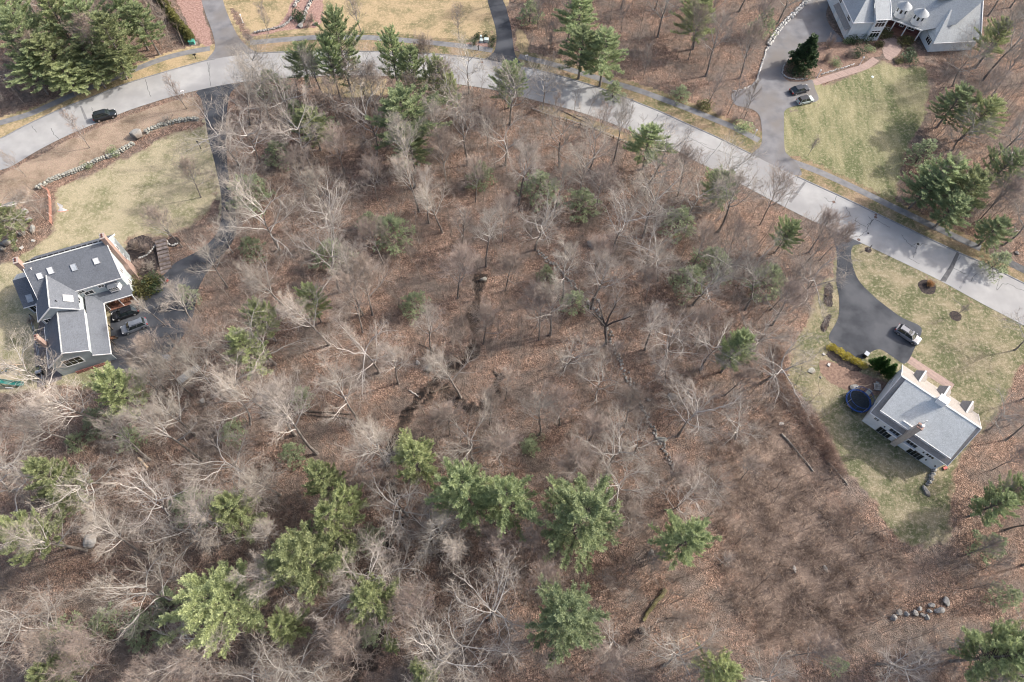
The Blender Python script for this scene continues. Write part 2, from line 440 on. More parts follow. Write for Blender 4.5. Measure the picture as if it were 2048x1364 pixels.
M['mosslog'] = pmat('mossy_bark', (0.075, 0.065, 0.04), (0.18, 0.165, 0.075), scale=1.5, detail=8, rough=0.95, bump=0.6)
M['cutwood'] = pmat('pale_cut_wood', (0.42, 0.30, 0.20), (0.55, 0.42, 0.30), scale=3, rough=0.9)
M['black'] = pmat('black_metal', (0.012, 0.012, 0.013), (0.03, 0.03, 0.032), scale=3, rough=0.5)
M['rubber'] = pmat('tyre_rubber', (0.012, 0.012, 0.012), (0.025, 0.025, 0.025), scale=5, rough=0.8)
M['alloy'] = pmat('alloy_rim', (0.45, 0.45, 0.46), (0.6, 0.6, 0.61), scale=5, rough=0.3, metal=0.7)
M['carglass'] = pmat('car_glass', (0.012, 0.018, 0.02), (0.03, 0.04, 0.042), scale=2, rough=0.05, spec=0.7)
M['lamp_red'] = pmat('tail_lamp_lens', (0.30, 0.02, 0.015), (0.42, 0.04, 0.03), scale=5, rough=0.2)
M['lamp_clear'] = pmat('head_lamp_lens', (0.6, 0.62, 0.64), (0.75, 0.76, 0.78), scale=5, rough=0.15)
M['steel'] = pmat('grey_steel', (0.35, 0.36, 0.37), (0.5, 0.5, 0.51), scale=4, rough=0.4, metal=0.6)
M['slate'] = pmat('bluestone_slab', (0.24, 0.27, 0.27), (0.34, 0.37, 0.36), scale=2.5, detail=6, rough=0.85)
M['blue_pad'] = pmat('blue_vinyl', (0.01, 0.035, 0.13), (0.02, 0.06, 0.20), scale=4, rough=0.7, spec=0.15)
M['net'] = pmat('black_mat_weave', (0.012, 0.017, 0.024), (0.028, 0.038, 0.05), scale=6, rough=0.9, spec=0.1)
M['slide_green'] = pmat('green_plastic', (0.012, 0.10, 0.085), (0.02, 0.16, 0.14), scale=2, rough=0.3, spec=0.5)
M['orange'] = pmat('orange_plastic_mesh', (0.55, 0.25, 0.18), (0.66, 0.34, 0.26), scale=4, rough=0.7)
M['whitecloth'] = pmat('white_netting', (0.72, 0.72, 0.74), (0.82, 0.82, 0.83), scale=4, rough=0.8)
M['green_box'] = pmat('green_enamel', (0.05, 0.22, 0.17), (0.08, 0.3, 0.24), scale=3, rough=0.5)
M['pale_green_box'] = pmat('pale_green_enamel', (0.52, 0.62, 0.58), (0.64, 0.73, 0.7), scale=3, rough=0.5)
M['redmetal'] = pmat('red_enamel', (0.30, 0.05, 0.04), (0.42, 0.09, 0.07), scale=3, rough=0.5)
M['bin_grey'] = pmat('grey_plastic', (0.28, 0.31, 0.36), (0.36, 0.39, 0.44), scale=3, rough=0.5)
M['tancloth'] = pmat('play_sand', (0.33, 0.28, 0.2), (0.44, 0.38, 0.28), scale=1.2, detail=8, rough=0.95)
M['hedgecane'] = pmat('tan_brush_stems', (0.24, 0.17, 0.135), (0.42, 0.32, 0.26), scale=0.3, detail=6, rough=0.9)
M['duff'] = pmat('bramble_floor', (0.10, 0.07, 0.058), (0.25, 0.18, 0.145), scale=0.6, detail=10, rough=0.95, bump=0.8, bscale=6, lo=0.33, hi=0.66, c3=(0.14, 0.115, 0.10), s3=0.12)
M['oldlog'] = pmat('old_grey_log', (0.13, 0.115, 0.10), (0.27, 0.25, 0.225), scale=2, detail=8, rough=0.95, bump=0.5)
M['rock'] = pmat('ledge_rock', (0.16, 0.16, 0.155), (0.36, 0.355, 0.34), scale=1.4, detail=9, rough=0.95, bump=0.8, c3=(0.15, 0.125, 0.105), s3=0.5)


# ------------------------------------------------------------------ mesh helpers
class MB:
    """collects polygons; build() links them as one mesh object"""

    def __init__(s):
        s.v, s.f, s.mi, s.tone = [], [], [], []

    def poly(s, pts, mi=0):
        b = len(s.v)
        s.v.extend([tuple(p) for p in pts])
        s.f.append(tuple(range(b, b + len(pts)))); s.mi.append(mi)

    def faces(s, vs, fs, mi=0):
        b = len(s.v)
        s.v.extend([tuple(p) for p in vs])
        for f in fs:
            s.f.append(tuple(i + b for i in f)); s.mi.append(mi)

    def box(s, lo, hi, mi=0, mat=None):
        x0, y0, z0 = lo; x1, y1, z1 = hi
        vs = [(x0, y0, z0), (x1, y0, z0), (x1, y1, z0), (x0, y1, z0), (x0, y0, z1), (x1, y0, z1), (x1, y1, z1), (x0, y1, z1)]
        if mat is not None: vs = [tuple(mat @ Vector(p)) for p in vs]
        s.faces(vs, [(3, 2, 1, 0), (4, 5, 6, 7), (0, 1, 5, 4), (1, 2, 6, 5), (2, 3, 7, 6), (3, 0, 4, 7)], mi)

    def bar(s, a, b, w, h=None, mi=0):
        """square bar between two points"""
        a, b = Vector(a), Vector(b); h = h or w
        d = (b - a); l = d.length; d.normalize()
        up = Vector((0, 0, 1)) if abs(d.z) < 0.95 else Vector((1, 0, 0))
        x = d.cross(up).normalized(); y = x.cross(d).normalized()
        vs = []
        for p in (a, b):
            for sx, sy in ((-1, -1), (1, -1), (1, 1), (-1, 1)):
                vs.append(p + x * (sx * w / 2) + y * (sy * h / 2))
        s.faces(vs, [(0, 1, 2, 3), (7, 6, 5, 4), (0, 4, 5, 1), (1, 5, 6, 2), (2, 6, 7, 3), (3, 7, 4, 0)], mi)

    def extrude(s, pts, vec, mi=0):
        """closed solid from a planar polygon swept along vec"""
        n = len(pts); vec = Vector(vec)
        a = [Vector(p) for p in pts]; c = [p + vec for p in a]
        s.faces(a + c, [tuple(range(n))[::-1], tuple(range(n, 2 * n))] + [(i, (i + 1) % n, n + (i + 1) % n, n + i) for i in range(n)], mi)

    def slab(s, pts, th, mi=0):
        p = [Vector(q) for q in pts]
        nrm = (p[1] - p[0]).cross(p[2] - p[0]).normalized()
        if nrm.z < 0: nrm = -nrm
        s.extrude(p, -nrm * th, mi)

    def tube(s, pts, rad, n=6, mi=0, cap=True):
        P = [Vector(p) for p in pts]
        rings = []
        up = Vector((0.31, 0.17, 0.93))
        b0 = len(s.v)
        for i, p in enumerate(P):
            d = (P[min(i + 1, len(P) - 1)] - P[max(i - 1, 0)]).normalized()
            x = d.cross(up)
            if x.length < 1e-3: x = d.cross(Vector((1, 0, 0)))
            x.normalize(); y = x.cross(d)
            for k in range(n):
                a = 2 * math.pi * k / n
                s.v.append(tuple(p + (x * math.cos(a) + y * math.sin(a)) * rad[i]))
        for i in range(len(P) - 1):
            for k in range(n):
                k2 = (k + 1) % n
                s.f.append((b0 + i * n + k, b0 + i * n + k2, b0 + (i + 1) * n + k2, b0 + (i + 1) * n + k)); s.mi.append(mi)
        if cap:
            s.f.append(tuple(b0 + k for k in range(n))[::-1]); s.mi.append(mi)
            s.f.append(tuple(b0 + (len(P) - 1) * n + k for k in range(n))); s.mi.append(mi)

    def cyl(s, c, r, z0, z1, n=16, mi=0):
        s.tube([(c[0], c[1], z0), (c[0], c[1], z1)], [r, r], n, mi)

    def mesh(s, name, mats, smooth=False):
        me = bpy.data.meshes.new(name)
        me.from_pydata(s.v, [], s.f)
        for m in (mats if isinstance(mats, (list, tuple)) else [mats]): me.materials.append(m)
        if any(s.mi): me.polygons.foreach_set('material_index', s.mi)
        if s.tone:
            at = me.attributes.new('tone', 'FLOAT', 'FACE'); at.data.foreach_set('value', s.tone)
        if smooth: me.polygons.foreach_set('use_smooth', [True] * len(me.polygons))
        me.update()
        return me

    def build(s, name, mats, parent=None, loc=(0, 0, 0), rot=(0, 0, 0), smooth=False):
        return link(name, s.mesh(name, mats, smooth), parent, loc, rot)


def catmull(pts, n=6, closed=False):
    P = [Vector((p[0], p[1], 0)) for p in pts]
    out = []
    m = len(P)
    for i in range(m if closed else m - 1):
        p0 = P[(i - 1) % m] if closed or i > 0 else P[i] * 2 - P[i + 1]
        p1, p2 = P[i], P[(i + 1) % m]
        p3 = P[(i + 2) % m] if closed or i + 2 < m else p2 * 2 - p1
        for k in range(n):
            t = k / n
            out.append(0.5 * ((2 * p1) + (p2 - p0) * t + (2 * p0 - 5 * p1 + 4 * p2 - p3) * t * t + (-p0 + 3 * p1 - 3 * p2 + p3) * t ** 3))
    if not closed: out.append(P[-1])
    return out


def gpts(px):
    return [G(x, y) for x, y in px]


def inside(poly, xy):
    """vectorised point in polygon"""
    x, y = xy[:, 0], xy[:, 1]
    r = np.zeros(len(xy), bool)
    p = np.array([(q[0], q[1]) for q in poly])
    j = len(p) - 1
    for i in range(len(p)):
        xi, yi, xj, yj = p[i, 0], p[i, 1], p[j, 0], p[j, 1]
        c = ((yi > y) != (yj > y)) & (x < (xj - xi) * (y - yi) / (yj - yi + 1e-12) + xi)
        r ^= c
        j = i
    return r


def edge_dist(poly, xy):
    p = np.array([(q[0], q[1]) for q in poly])
    d = np.full(len(xy), 1e9)
    for i in range(len(p)):
        a, b = p[i - 1], p[i]
        ab = b - a
        t = np.clip(((xy - a) @ ab) / (ab @ ab + 1e-12), 0, 1)
        q = a + t[:, None] * ab
        d = np.minimum(d, np.hypot(xy[:, 0] - q[:, 0], xy[:, 1] - q[:, 1]))
    return d


def wob(xy, s=1.0):
    x, y = xy[:, 0], xy[:, 1]
    return (np.sin(x * 0.9 * s + 1.3) * np.cos(y * 1.1 * s + 0.4) + 0.6 * np.sin(x * 2.3 * s - y * 1.7 * s) + 0.4 * np.sin(x * 4.9 * s + y * 4.1 * s + 2.0)) / 2.0


def hard_sheet(name, poly, z, mat, kind='structure', parent=None):
    """flat paved sheet with a clean edge"""
    tri = tessellate_polygon([[Vector((p[0], p[1], 0)) for p in poly]])
    me = bpy.data.meshes.new(name)
    me.from_pydata([(p[0], p[1], z) for p in poly], [], [t if ((poly[t[1]][0] - poly[t[0]][0]) * (poly[t[2]][1] - poly[t[0]][1]) - (poly[t[1]][1] - poly[t[0]][1]) * (poly[t[2]][0] - poly[t[0]][0])) > 0 else t[::-1] for t in tri])
    me.materials.append(mat)
    return tag(link(name, me, parent), kind=kind)


def soft_sheet(name, poly, z, mat, cell=0.4, fade=2.2, jit=0.5, holes=(), paved=None):
    """ground cover with a ragged rim; attribute edge runs 0 at the rim to 1 inside"""
    p = np.array([(q[0], q[1]) for q in poly])
    lo, hi = p.min(0) - 1, p.max(0) + 1
    nx, ny = [int(v) + 1 for v in np.ceil((hi - lo) / cell)]
    gx, gy = np.meshgrid(np.arange(nx + 1) * cell + lo[0], np.arange(ny + 1) * cell + lo[1])
    xy = np.stack([gx.ravel(), gy.ravel()], 1)
    sd = edge_dist(poly, xy) * np.where(inside(poly, xy), 1, -1) + wob(xy) * jit
    if paved is not None:      # where it meets asphalt the turf runs right up to the edge
        gi = np.clip(((xy - (GX0, GY0)) / GC).astype(int), 0, (GNX - 1, GNY - 1))
        sd = sd + 3.0 * paved[gi[:, 1], gi[:, 0]]
    sd = sd.reshape(ny + 1, nx + 1)
    ok = (sd[:-1, :-1] > 0) & (sd[1:, 1:] > 0) & (sd[1:, :-1] > 0) & (sd[:-1, 1:] > 0)
    for h in holes:
        c = np.stack([(gx[:-1, :-1] + cell / 2).ravel(), (gy[:-1, :-1] + cell / 2).ravel()], 1)
        ok &= ~inside(h, c).reshape(ok.shape)
    jj, ii = np.nonzero(ok)
    w = nx + 1
    quads = np.stack([jj * w + ii, jj * w + ii + 1, (jj + 1) * w + ii + 1, (jj + 1) * w + ii], 1)
    used, inv = np.unique(quads, return_inverse=True)
    quads = inv.reshape(quads.shape)
    vs = np.column_stack([xy[used], np.full(len(used), z)])
    me = bpy.data.meshes.new(name)
    me.from_pydata(vs.tolist(), [], quads.tolist())
    at = me.attributes.new('edge', 'FLOAT', 'POINT')
    at.data.foreach_set('value', np.clip(sd.ravel()[used] / fade, 0, 1).astype(np.float32))
    me.materials.append(mat)
    return tag(link(name, me), kind='structure')


def ribbon(pts, w):
    """left and right outline of a strip along a line of ground points"""
    L_, R_ = [], []
    for i, p in enumerate(pts):
        d = (pts[min(i + 1, len(pts) - 1)] - pts[max(i - 1, 0)]); d.z = 0; d.normalize()
        n = Vector((-d.y, d.x, 0))
        ww = w if not callable(w) else w(i / (len(pts) - 1))
        L_.append(p + n * ww / 2); R_.append(p - n * ww / 2)
    return L_ + R_[::-1]


GX0, GY0, GC = -170.0, -40.0, 0.6
GNX, GNY = 570, 420


def raster(polys):
    """coarse map of the ground that is covered by these outlines"""
    g = np.zeros((GNY, GNX), bool)
    for q in polys:
        p = np.array([(t[0], t[1]) for t in q])
        i0, j0 = np.maximum(np.floor((p.min(0) - (GX0, GY0)) / GC).astype(int) - 1, 0)
        i1, j1 = np.minimum(np.ceil((p.max(0) - (GX0, GY0)) / GC).astype(int) + 1, (GNX, GNY))
        if i1 <= i0 or j1 <= j0: continue
        gx, gy = np.meshgrid(GX0 + GC * np.arange(i0, i1), GY0 + GC * np.arange(j0, j1))
        g[j0:j1, i0:i1] |= inside(q, np.stack([gx.ravel(), gy.ravel()], 1)).reshape(gx.shape)
    return g


def grow(g, n):
    for k in range(n):
        h = g.copy()
        h[1:] |= g[:-1]; h[:-1] |= g[1:]; h[:, 1:] |= g[:, :-1]; h[:, :-1] |= g[:, 1:]
        g = h
    return g


# ------------------------------------------------------------------ ground, road, driveways, lawns
me = bpy.data.meshes.new('ground')
me.from_pydata([(-700, -700, 0), (700, -700, 0), (700, 900, 0), (-700, 900, 0)], [], [(0, 1, 2, 3)])
me.materials.append(M['litter'])
tag(link('ground', me), 'woodland floor covered with reddish brown fallen leaves', kind='structure')

UP = [(-120, 315), (-60, 297), (0, 278), (50, 252), (125, 217), (190, 192), (240, 172), (310, 150), (380, 130), (430, 118), (512, 107), (622, 103), (725, 103), (850, 107), (922, 113), (975, 120), (1056, 136), (1112, 150), (1174, 168), (1224, 185), (1274, 205), (1324, 225), (1374, 248), (1424, 270), (1474, 294), (1545, 330), (1611, 361), (1686, 395), (1761, 431), (1836, 467), (1921, 507), (1961, 524), (2046, 566), (2150, 618), (2260, 675)]
LO = [(-120, 385), (-60, 363), (0, 341), (25, 332), (75, 302), (125, 276), (175, 254), (250, 224), (300, 207), (350, 192), (400, 180), (460, 168), (540, 158), (647, 152), (720, 151), (800, 154), (870, 161), (924, 170), (987, 180), (1074, 202), (1106, 210), (1164, 226), (1249, 257), (1346, 298), (1386, 320), (1434, 343), (1474, 364), (1526, 392), (1598, 429), (1658, 457), (1716, 483), (1811, 528), (1881, 562), (1961, 606), (2011, 632), (2048, 652), (2150, 708), (2260, 770)]
road_up = catmull(gpts(UP), 4); road_lo = catmull(gpts(LO), 4)
road_poly = road_up + road_lo[::-1]
hard_sheet('road', road_poly, 0.060, M['road'])['label'] = 'pale grey asphalt road curving through the woods'
for side, pts, w in (('upper', road_up, 0.22),):
    kb = MB()
    off = ribbon(pts, 0.24)
    n = len(pts)
    A, B = off[:n], off[n:][::-1]
    for i in range(n - 1):
        m = (pts[i] + pts[i + 1]) / 2
        pxm = PX(m)
        if any(a < pxm[0] < b for a, b in ((424, 520), (968, 1048), (1500, 1592))): continue
        q = [A[i], A[i + 1], B[i + 1], B[i]]
        kb.extrude([(v.x, v.y, 0.0) for v in q], (0, 0, 0.14))
    tag(kb.build('kerb', M['kerb']), kind='structure')

WALK = [[(-120, 282), (-60, 265), (0, 246), (60, 228), (110, 206), (160, 184), (210, 164), (260, 143), (325, 118), (375, 105), (420, 97)],
        [(500, 86), (540, 82), (587, 78), (637, 75), (727, 75), (762, 77), (824, 82), (887, 88), (932, 93), (985, 101)],
        [(1038, 113), (1099, 127), (1149, 142), (1211, 161), (1274, 180), (1324, 198), (1374, 217), (1424, 237), (1474, 258), (1518, 281)],
        [(1580, 322), (1636, 343), (1711, 377), (1786, 414), (1836, 438), (1911, 474), (1961, 497)]]
walk_lines = [catmull(gpts(w), 4) for w in WALK]
for i, w in enumerate(walk_lines):
    hard_sheet('sidewalk', ribbon(w, 1.65), 0.045, M['sidewalk'])['label'] = 'grey asphalt footpath along the far side of the road'
hard_sheet('sidewalk', ribbon(catmull(gpts([(1998, 515), (2048, 540), (2130, 580)]), 4), 1.8), 0.045, M['patch'])['label'] = 'newly paved black stretch of footpath at the right edge'

D1 = [(400, -30), (403, 0), (412, 30), (424, 62), (430, 88), (428, 102), (416, 122), (470, 114), (515, 108), (500, 97), (478, 75), (458, 35), (446, 0), (442, -30)]
D2 = [(397, 181), (403, 198), (410, 235), (415, 265), (420, 290), (428, 320), (437, 360), (443, 400), (442, 440), (432, 470), (400, 500), (352, 525), (330, 548), (290, 570), (262, 592), (225, 606), (222, 690), (226, 738), (262, 745), (310, 722), (352, 690), (384, 640), (398, 575), (425, 530), (458, 495), (473, 460), (471, 420), (463, 380), (456, 340), (453, 300), (452, 260), (455, 215), (462, 185), (478, 167)]
D3 = [(972, -30), (975, 0), (984, 32), (992, 62), (992, 90), (985, 108), (968, 121), (1000, 128), (1046, 136), (1034, 116), (1028, 100), (1022, 55), (1012, 15), (1006, 0), (1002, -30)]
D4 = [(1545, 334), (1505, 310), (1521, 292), (1524, 270), (1520, 235), (1508, 221), (1490, 215), (1470, 209), (1464, 188), (1486, 180), (1508, 166), (1520, 140), (1528, 115), (1536, 92), (1548, 72), (1568, 50), (1590, 28), (1618, 0), (1640, -30), (1668, -30), (1660, 0), (1652, 30), (1662, 55), (1686, 82), (1650, 84), (1625, 88), (1598, 104), (1580, 118), (1568, 134), (1566, 152), (1580, 163), (1610, 163), (1624, 160), (1630, 178), (1637, 199), (1618, 207), (1590, 212), (1570, 221), (1568, 240), (1569, 296), (1578, 312), (1596, 330), (1600, 352)]
D5 = [(1655, 455), (1668, 480), (1674, 520), (1672, 561), (1678, 596), (1676, 636), (1658, 671), (1665, 687), (1686, 701), (1720, 718), (1735, 711), (1744, 703), (1761, 699), (1784, 713), (1805, 727), (1814, 724), (1820, 716), (1830, 694), (1837, 680), (1843, 664), (1838, 651), (1805, 636), (1786, 623), (1766, 608), (1748, 593), (1721, 566), (1708, 541), (1702, 511), (1706, 492), (1722, 484)]
drives = []
for px, mt, lab in ((D1, 'drive_mid', 'grey asphalt driveway entering at the top left'), (D2, 'drive_dark', 'black asphalt driveway leading to the blue-grey house'),
                    (D3, 'drive_dark', 'dark narrow driveway at the top centre'), (D4, 'drive_mid', 'grey driveway curving up to the house at top right'),
                    (D5, 'drive_dark', 'black driveway widening in front of the white house')):
    poly = catmull(gpts(px), 4, closed=True)
    drives.append(poly)
    hard_sheet('driveway', poly, 0.052, M[mt])['label'] = lab
hard_sheet('driveway_patch', gpts([(984, 106), (1026, 113), (1033, 124), (980, 117)]), 0.066, M['patch'])['label'] = 'dark asphalt strip across a driveway mouth'

PAVED = grow(raster([road_poly] + drives + [ribbon(w, 1.65) for w in walk_lines]), 2)
# lawns
T_OLIVE = turf_mat('olive_turf', (0.105, 0.112, 0.06), (0.245, 0.21, 0.142), (0.32, 0.28, 0.205), 0.51)
T_PALE = turf_mat('straw_turf', (0.175, 0.172, 0.098), (0.325, 0.285, 0.192), (0.385, 0.335, 0.24), 0.45)
T_STREAK = turf_mat('streaked_turf', (0.112, 0.125, 0.062), (0.275, 0.25, 0.15), (0.33, 0.30, 0.20), 0.51, streak=R(-28))
T_TAN = turf_mat('tan_turf', (0.165, 0.15, 0.085), (0.34, 0.265, 0.165), (0.40, 0.31, 0.20), 0.46)
T_VERGE = turf_mat('verge_turf', (0.115, 0.115, 0.06), (0.27, 0.20, 0.135), (0.33, 0.25, 0.17), 0.50)
LAWN1 = [(402, 250), (380, 256), (350, 262), (312, 279), (287, 297), (237, 319), (200, 337), (155, 358), (108, 378), (104, 450), (84, 475), (60, 492), (30, 512), (-30, 535), (-140, 560), (-160, 820), (-60, 800), (10, 790), (60, 790), (110, 775), (215, 790), (265, 790), (262, 745), (226, 738), (222, 600), (250, 560), (262, 480), (320, 480), (350, 470), (390, 450), (425, 420), (437, 380), (432, 340), (420, 290), (413, 250)]
LAWN2 = [(446, -40), (470, 25), (498, 70), (520, 78), (587, 72), (637, 69), (727, 69), (824, 76), (932, 87), (985, 96), (990, 60), (982, 30), (972, -40)]
LAWN4 = [(1570, 225), (1600, 213), (1636, 203), (1634, 180), (1640, 170), (1690, 152), (1745, 128), (1772, 122), (1800, 132), (1840, 130), (1858, 142), (1862, 175), (1858, 215), (1846, 255), (1822, 295), (1808, 335), (1800, 375), (1790, 402), (1750, 386), (1690, 358), (1636, 332), (1596, 316), (1574, 300), (1570, 260)]
LAWN5 = [(1714, 481), (1811, 527), (1923, 584), (2065, 660), (2120, 700), (2048, 735), (2023, 790), (1998, 832), (1964, 872), (1938, 905), (1918, 945), (1908, 1000), (1908, 1055), (1895, 1085), (1860, 1099), (1812, 1094), (1776, 1062), (1742, 1007), (1690, 946), (1660, 890), (1638, 842), (1604, 802), (1574, 770), (1570, 730), (1584, 690), (1604, 650), (1632, 580), (1654, 545), (1672, 555), (1690, 530), (1698, 500)]
lawn_polys = []
for nm, px, mt, lab in (('lawn', LAWN1, T_PALE, 'pale straw coloured lawn above the blue-grey house'), ('lawn', LAWN2, T_TAN, 'tan winter lawn at the top of the picture'),
                        ('lawn', LAWN4, T_STREAK, 'streaked green lawn below the house at top right'), ('lawn', LAWN5, T_OLIVE, 'olive lawn all round the white house')):
    poly = catmull(gpts(px), 3, closed=True)
    lawn_polys.append(poly)
    soft_sheet(nm, poly, 0.020, mt, 0.4, 2.0, 0.6, paved=PAVED)['label'] = lab
# verges between footpath and road
verge_polys = []
for line, a, b in ((walk_lines[0], -120, 424), (walk_lines[1], 500, 980), (walk_lines[2], 1040, 1512), (walk_lines[3], 1590, 2100)):
    ru = [p for p in road_up if a <= PX(p)[0] <= b]
    ln = list(line)
    if line is walk_lines[3]: ln += gpts([(2048, 540), (2120, 578)])
    poly = ln + ru[::-1]
    verge_polys.append(poly)
    soft_sheet('grass_verge', poly, 0.024, T_VERGE if line is not walk_lines[0] else T_TAN, 0.4, 0.5, 0.15, paved=PAVED)['label'] = 'strip of dry grass between footpath and road'
bank = [(-60, 372), (0, 348), (75, 310), (125, 284), (175, 261), (250, 231), (300, 214), (350, 199), (392, 191), (404, 225), (404, 244), (350, 250), (300, 268), (270, 285), (230, 310), (190, 330), (140, 348), (85, 372), (40, 420), (-20, 450)]
soft_sheet('grass_bank', gpts(bank), 0.022, turf_mat('leafy_bank', (0.19, 0.145, 0.11), (0.315, 0.24, 0.185), (0.25, 0.215, 0.155), 0.48), 0.4, 1.0, 0.4)['label'] = 'leaf strewn bank between road and stone wall'
verge_polys.append(gpts(bank))
b2 = [(1070, 206), (1106, 214), (1164, 230), (1249, 262), (1330, 296), (1310, 310), (1230, 280), (1150, 245), (1080, 228)]
soft_sheet('grass_bank', gpts(b2), 0.022, T_VERGE, 0.4, 1.0, 0.4)['label'] = 'strip of dry grass and leaves along the near side of the road'
b3 = [(630, 153), (700, 153), (776, 156), (780, 190), (700, 200), (640, 185)]
soft_sheet('grass_bank', gpts(b3), 0.022, T_TAN, 0.4, 1.2, 0.5)['label'] = 'patch of straw coloured grass beside the road bend'
b4 = [(1030, 52), (1050, 60), (1062, 90), (1056, 118), (1040, 108), (1028, 90)]
soft_sheet('grass_bank', gpts(b4), 0.022, T_TAN, 0.4, 1.0, 0.4)['label'] = 'small grass patch beside the dark driveway'

# mulch beds, paths
BEDS = [('mulch_bed', [(345, -30), (365, 30), (388, 72), (410, 92), (424, 90), (421, 62), (409, 30), (398, -30)], 'red_mulch', 'reddish mulch bed beside the top left driveway'),
        ('mulch_bed', [(500, 72), (508, 63), (535, 58), (560, 45), (575, 22), (590, -5), (640, -10), (648, 20), (640, 52), (600, 58), (560, 64), (530, 70)], 'red_mulch', 'reddish mulch bed with stones at the top'),
        ('mulch_bed', [(256, 482), (290, 470), (312, 484), (318, 520), (314, 546), (282, 554), (266, 540), (256, 510)], 'mulch', 'dark shrub bed beside the blue-grey house'),
        ('mulch_bed', [(1652, 704), (1664, 700), (1690, 716), (1722, 733), (1722, 745), (1700, 742), (1672, 728), (1655, 716)], 'mulch', 'black mulch bed below the golden shrubs'),
        ('mulch_bed', [(1646, 578), (1660, 562), (1667, 585), (1666, 612), (1650, 612)], 'mulch', 'narrow black mulch bed along the driveway'),
        ('mulch_bed', [(1645, 640), (1655, 629), (1665, 632), (1662, 645), (1652, 665), (1642, 662)], 'mulch', 'small black mulch bed at the bend of the driveway'),
        ('mulch_bed', [(1640, 718), (1690, 730), (1740, 752), (1770, 760), (1782, 775), (1745, 795), (1705, 785), (1665, 770), (1640, 745)], 'brown_bed', 'brown leafy bed between driveway and trampoline'),
        ('mulch_bed', [(1567, 137), (1598, 106), (1650, 88), (1690, 84), (1720, 98), (1760, 92), (1765, 112), (1738, 118), (1700, 136), (1668, 142), (1640, 148), (1622, 160), (1585, 162), (1570, 152)], 'brown_bed', 'shrub bed between drive and house at top right'),
        ('mulch_bed', [(1788, 112), (1810, 105), (1845, 100), (1850, 112), (1846, 128), (1800, 130)], 'brown_bed', 'shrub bed beside the brick patio'),
        ('mulch_bed', [(930, 85), (985, 80), (994, 92), (978, 97), (935, 90)], 'red_mulch', 'mulch bed round two white utility boxes')]
for nm, px, mt, lab in BEDS:
    soft_sheet(nm, catmull(gpts(px), 4, closed=True), 0.032 if mt != 'brown_bed' else 0.028, M[mt], 0.25, 1.0, 0.25)['label'] = lab
for (cx, cy, r, lab) in ((1854, 574, 1.75, 'round black mulch ring with ornamental grass'), (1911, 632, 1.15, 'round black mulch ring of a small tree'), (1736, 500, 0.7, 'small mulch ring at the mailbox'), (347, 484, 1.3, 'round mulch bed with a rim of stones')):
    c = G(cx, cy)
    hard_sheet('mulch_ring', [Vector((c.x + r * (1 + 0.06 * math.sin(5 * a + cx)) * math.cos(a), c.y + r * math.sin(a), 0)) for a in [k * math.pi / 14 for k in range(28)]], 0.034, M['mulch'])['label'] = lab
hard_sheet('brick_path', ribbon(catmull(gpts([(1627, 166), (1665, 154), (1700, 143), (1730, 133), (1752, 118)]), 5), 1.9), 0.036, M['brickpath'])['label'] = 'brick walk from the parked cars to the porch'
hard_sheet('brick_patio', catmull(gpts([(1764, 84), (1776, 76), (1792, 78), (1802, 92), (1800, 104), (1782, 120), (1768, 112)]), 4, closed=True), 0.040, M['brickpath'])['label'] = 'round brick patio in front of the porch'
hard_sheet('brick_path', ribbon(gpts([(1817, 718), (1850, 740), (1888, 764), (1905, 775)]), 1.7), 0.036, M['brickpath'])['label'] = 'brick walk in front of the white house'

soft_sheet('clearing_floor', catmull(gpts([(1430, 900), (1540, 800), (1620, 870), (1700, 985), (1770, 1075), (1840, 1120), (1810, 1200), (1700, 1300), (1560, 1330), (1450, 1200), (1425, 1020)]), 4, True), 0.010, turf_mat('bramble_floor', (0.105, 0.08, 0.067), (0.215, 0.165, 0.135), (0.28, 0.22, 0.178), 0.5), 0.45, 9.0, 2.4)['label'] = 'dark brown floor of the bramble clearing'
# stream and wet hollows
STREAM_N = [0]
T_MUD = turf_mat('wet_black_mud_and_leaves', (0.022, 0.019, 0.018), (0.06, 0.046, 0.038), (0.12, 0.082, 0.063), 0.5)
def stream(px, w, lab):
    STREAM_N[0] += 1
    pts = catmull(gpts(px), 5)
    L_ = ribbon(pts, lambda t: 1.45 * w * (0.75 + 0.5 * abs(math.sin(t * 17 + w)) + 0.25 * math.sin(t * 41)))
    soft_sheet('stream', L_, 0.006 + 0.002 * STREAM_N[0], T_MUD, 0.22, 1.1, 0.4)['label'] = lab
stream([(962, 545), (955, 590), (949, 620), (950, 665), (946, 700), (930, 722), (905, 735), (880, 757), (855, 790), (825, 815), (802, 850), (790, 885), (772, 930)], 1.7, 'narrow black stream winding through the woods')
stream([(772, 930), (782, 970), (795, 1005), (800, 1042)], 1.0, 'thin dark trickle above the lower pines')
stream([(1000, 742), (985, 790), (962, 815), (930, 812), (900, 790), (880, 772)], 1.9, 'wet black hollow beside the stream')
stream([(880, 757), (850, 780), (835, 800), (822, 815)], 1.6, 'muddy pool at the stream fork')
stream([(800, 1040), (775, 1090), (745, 1135), (705, 1180), (688, 1198), (672, 1215)], 1.3, 'black brook between the lower pines')
stream([(775, 1260), (752, 1290), (735, 1325), (710, 1345), (700, 1380)], 2.6, 'dark pool near the bottom edge')
stream([(1440, 720), (1500, 735), (1530, 760)], 1.2, 'damp gully above the brush')

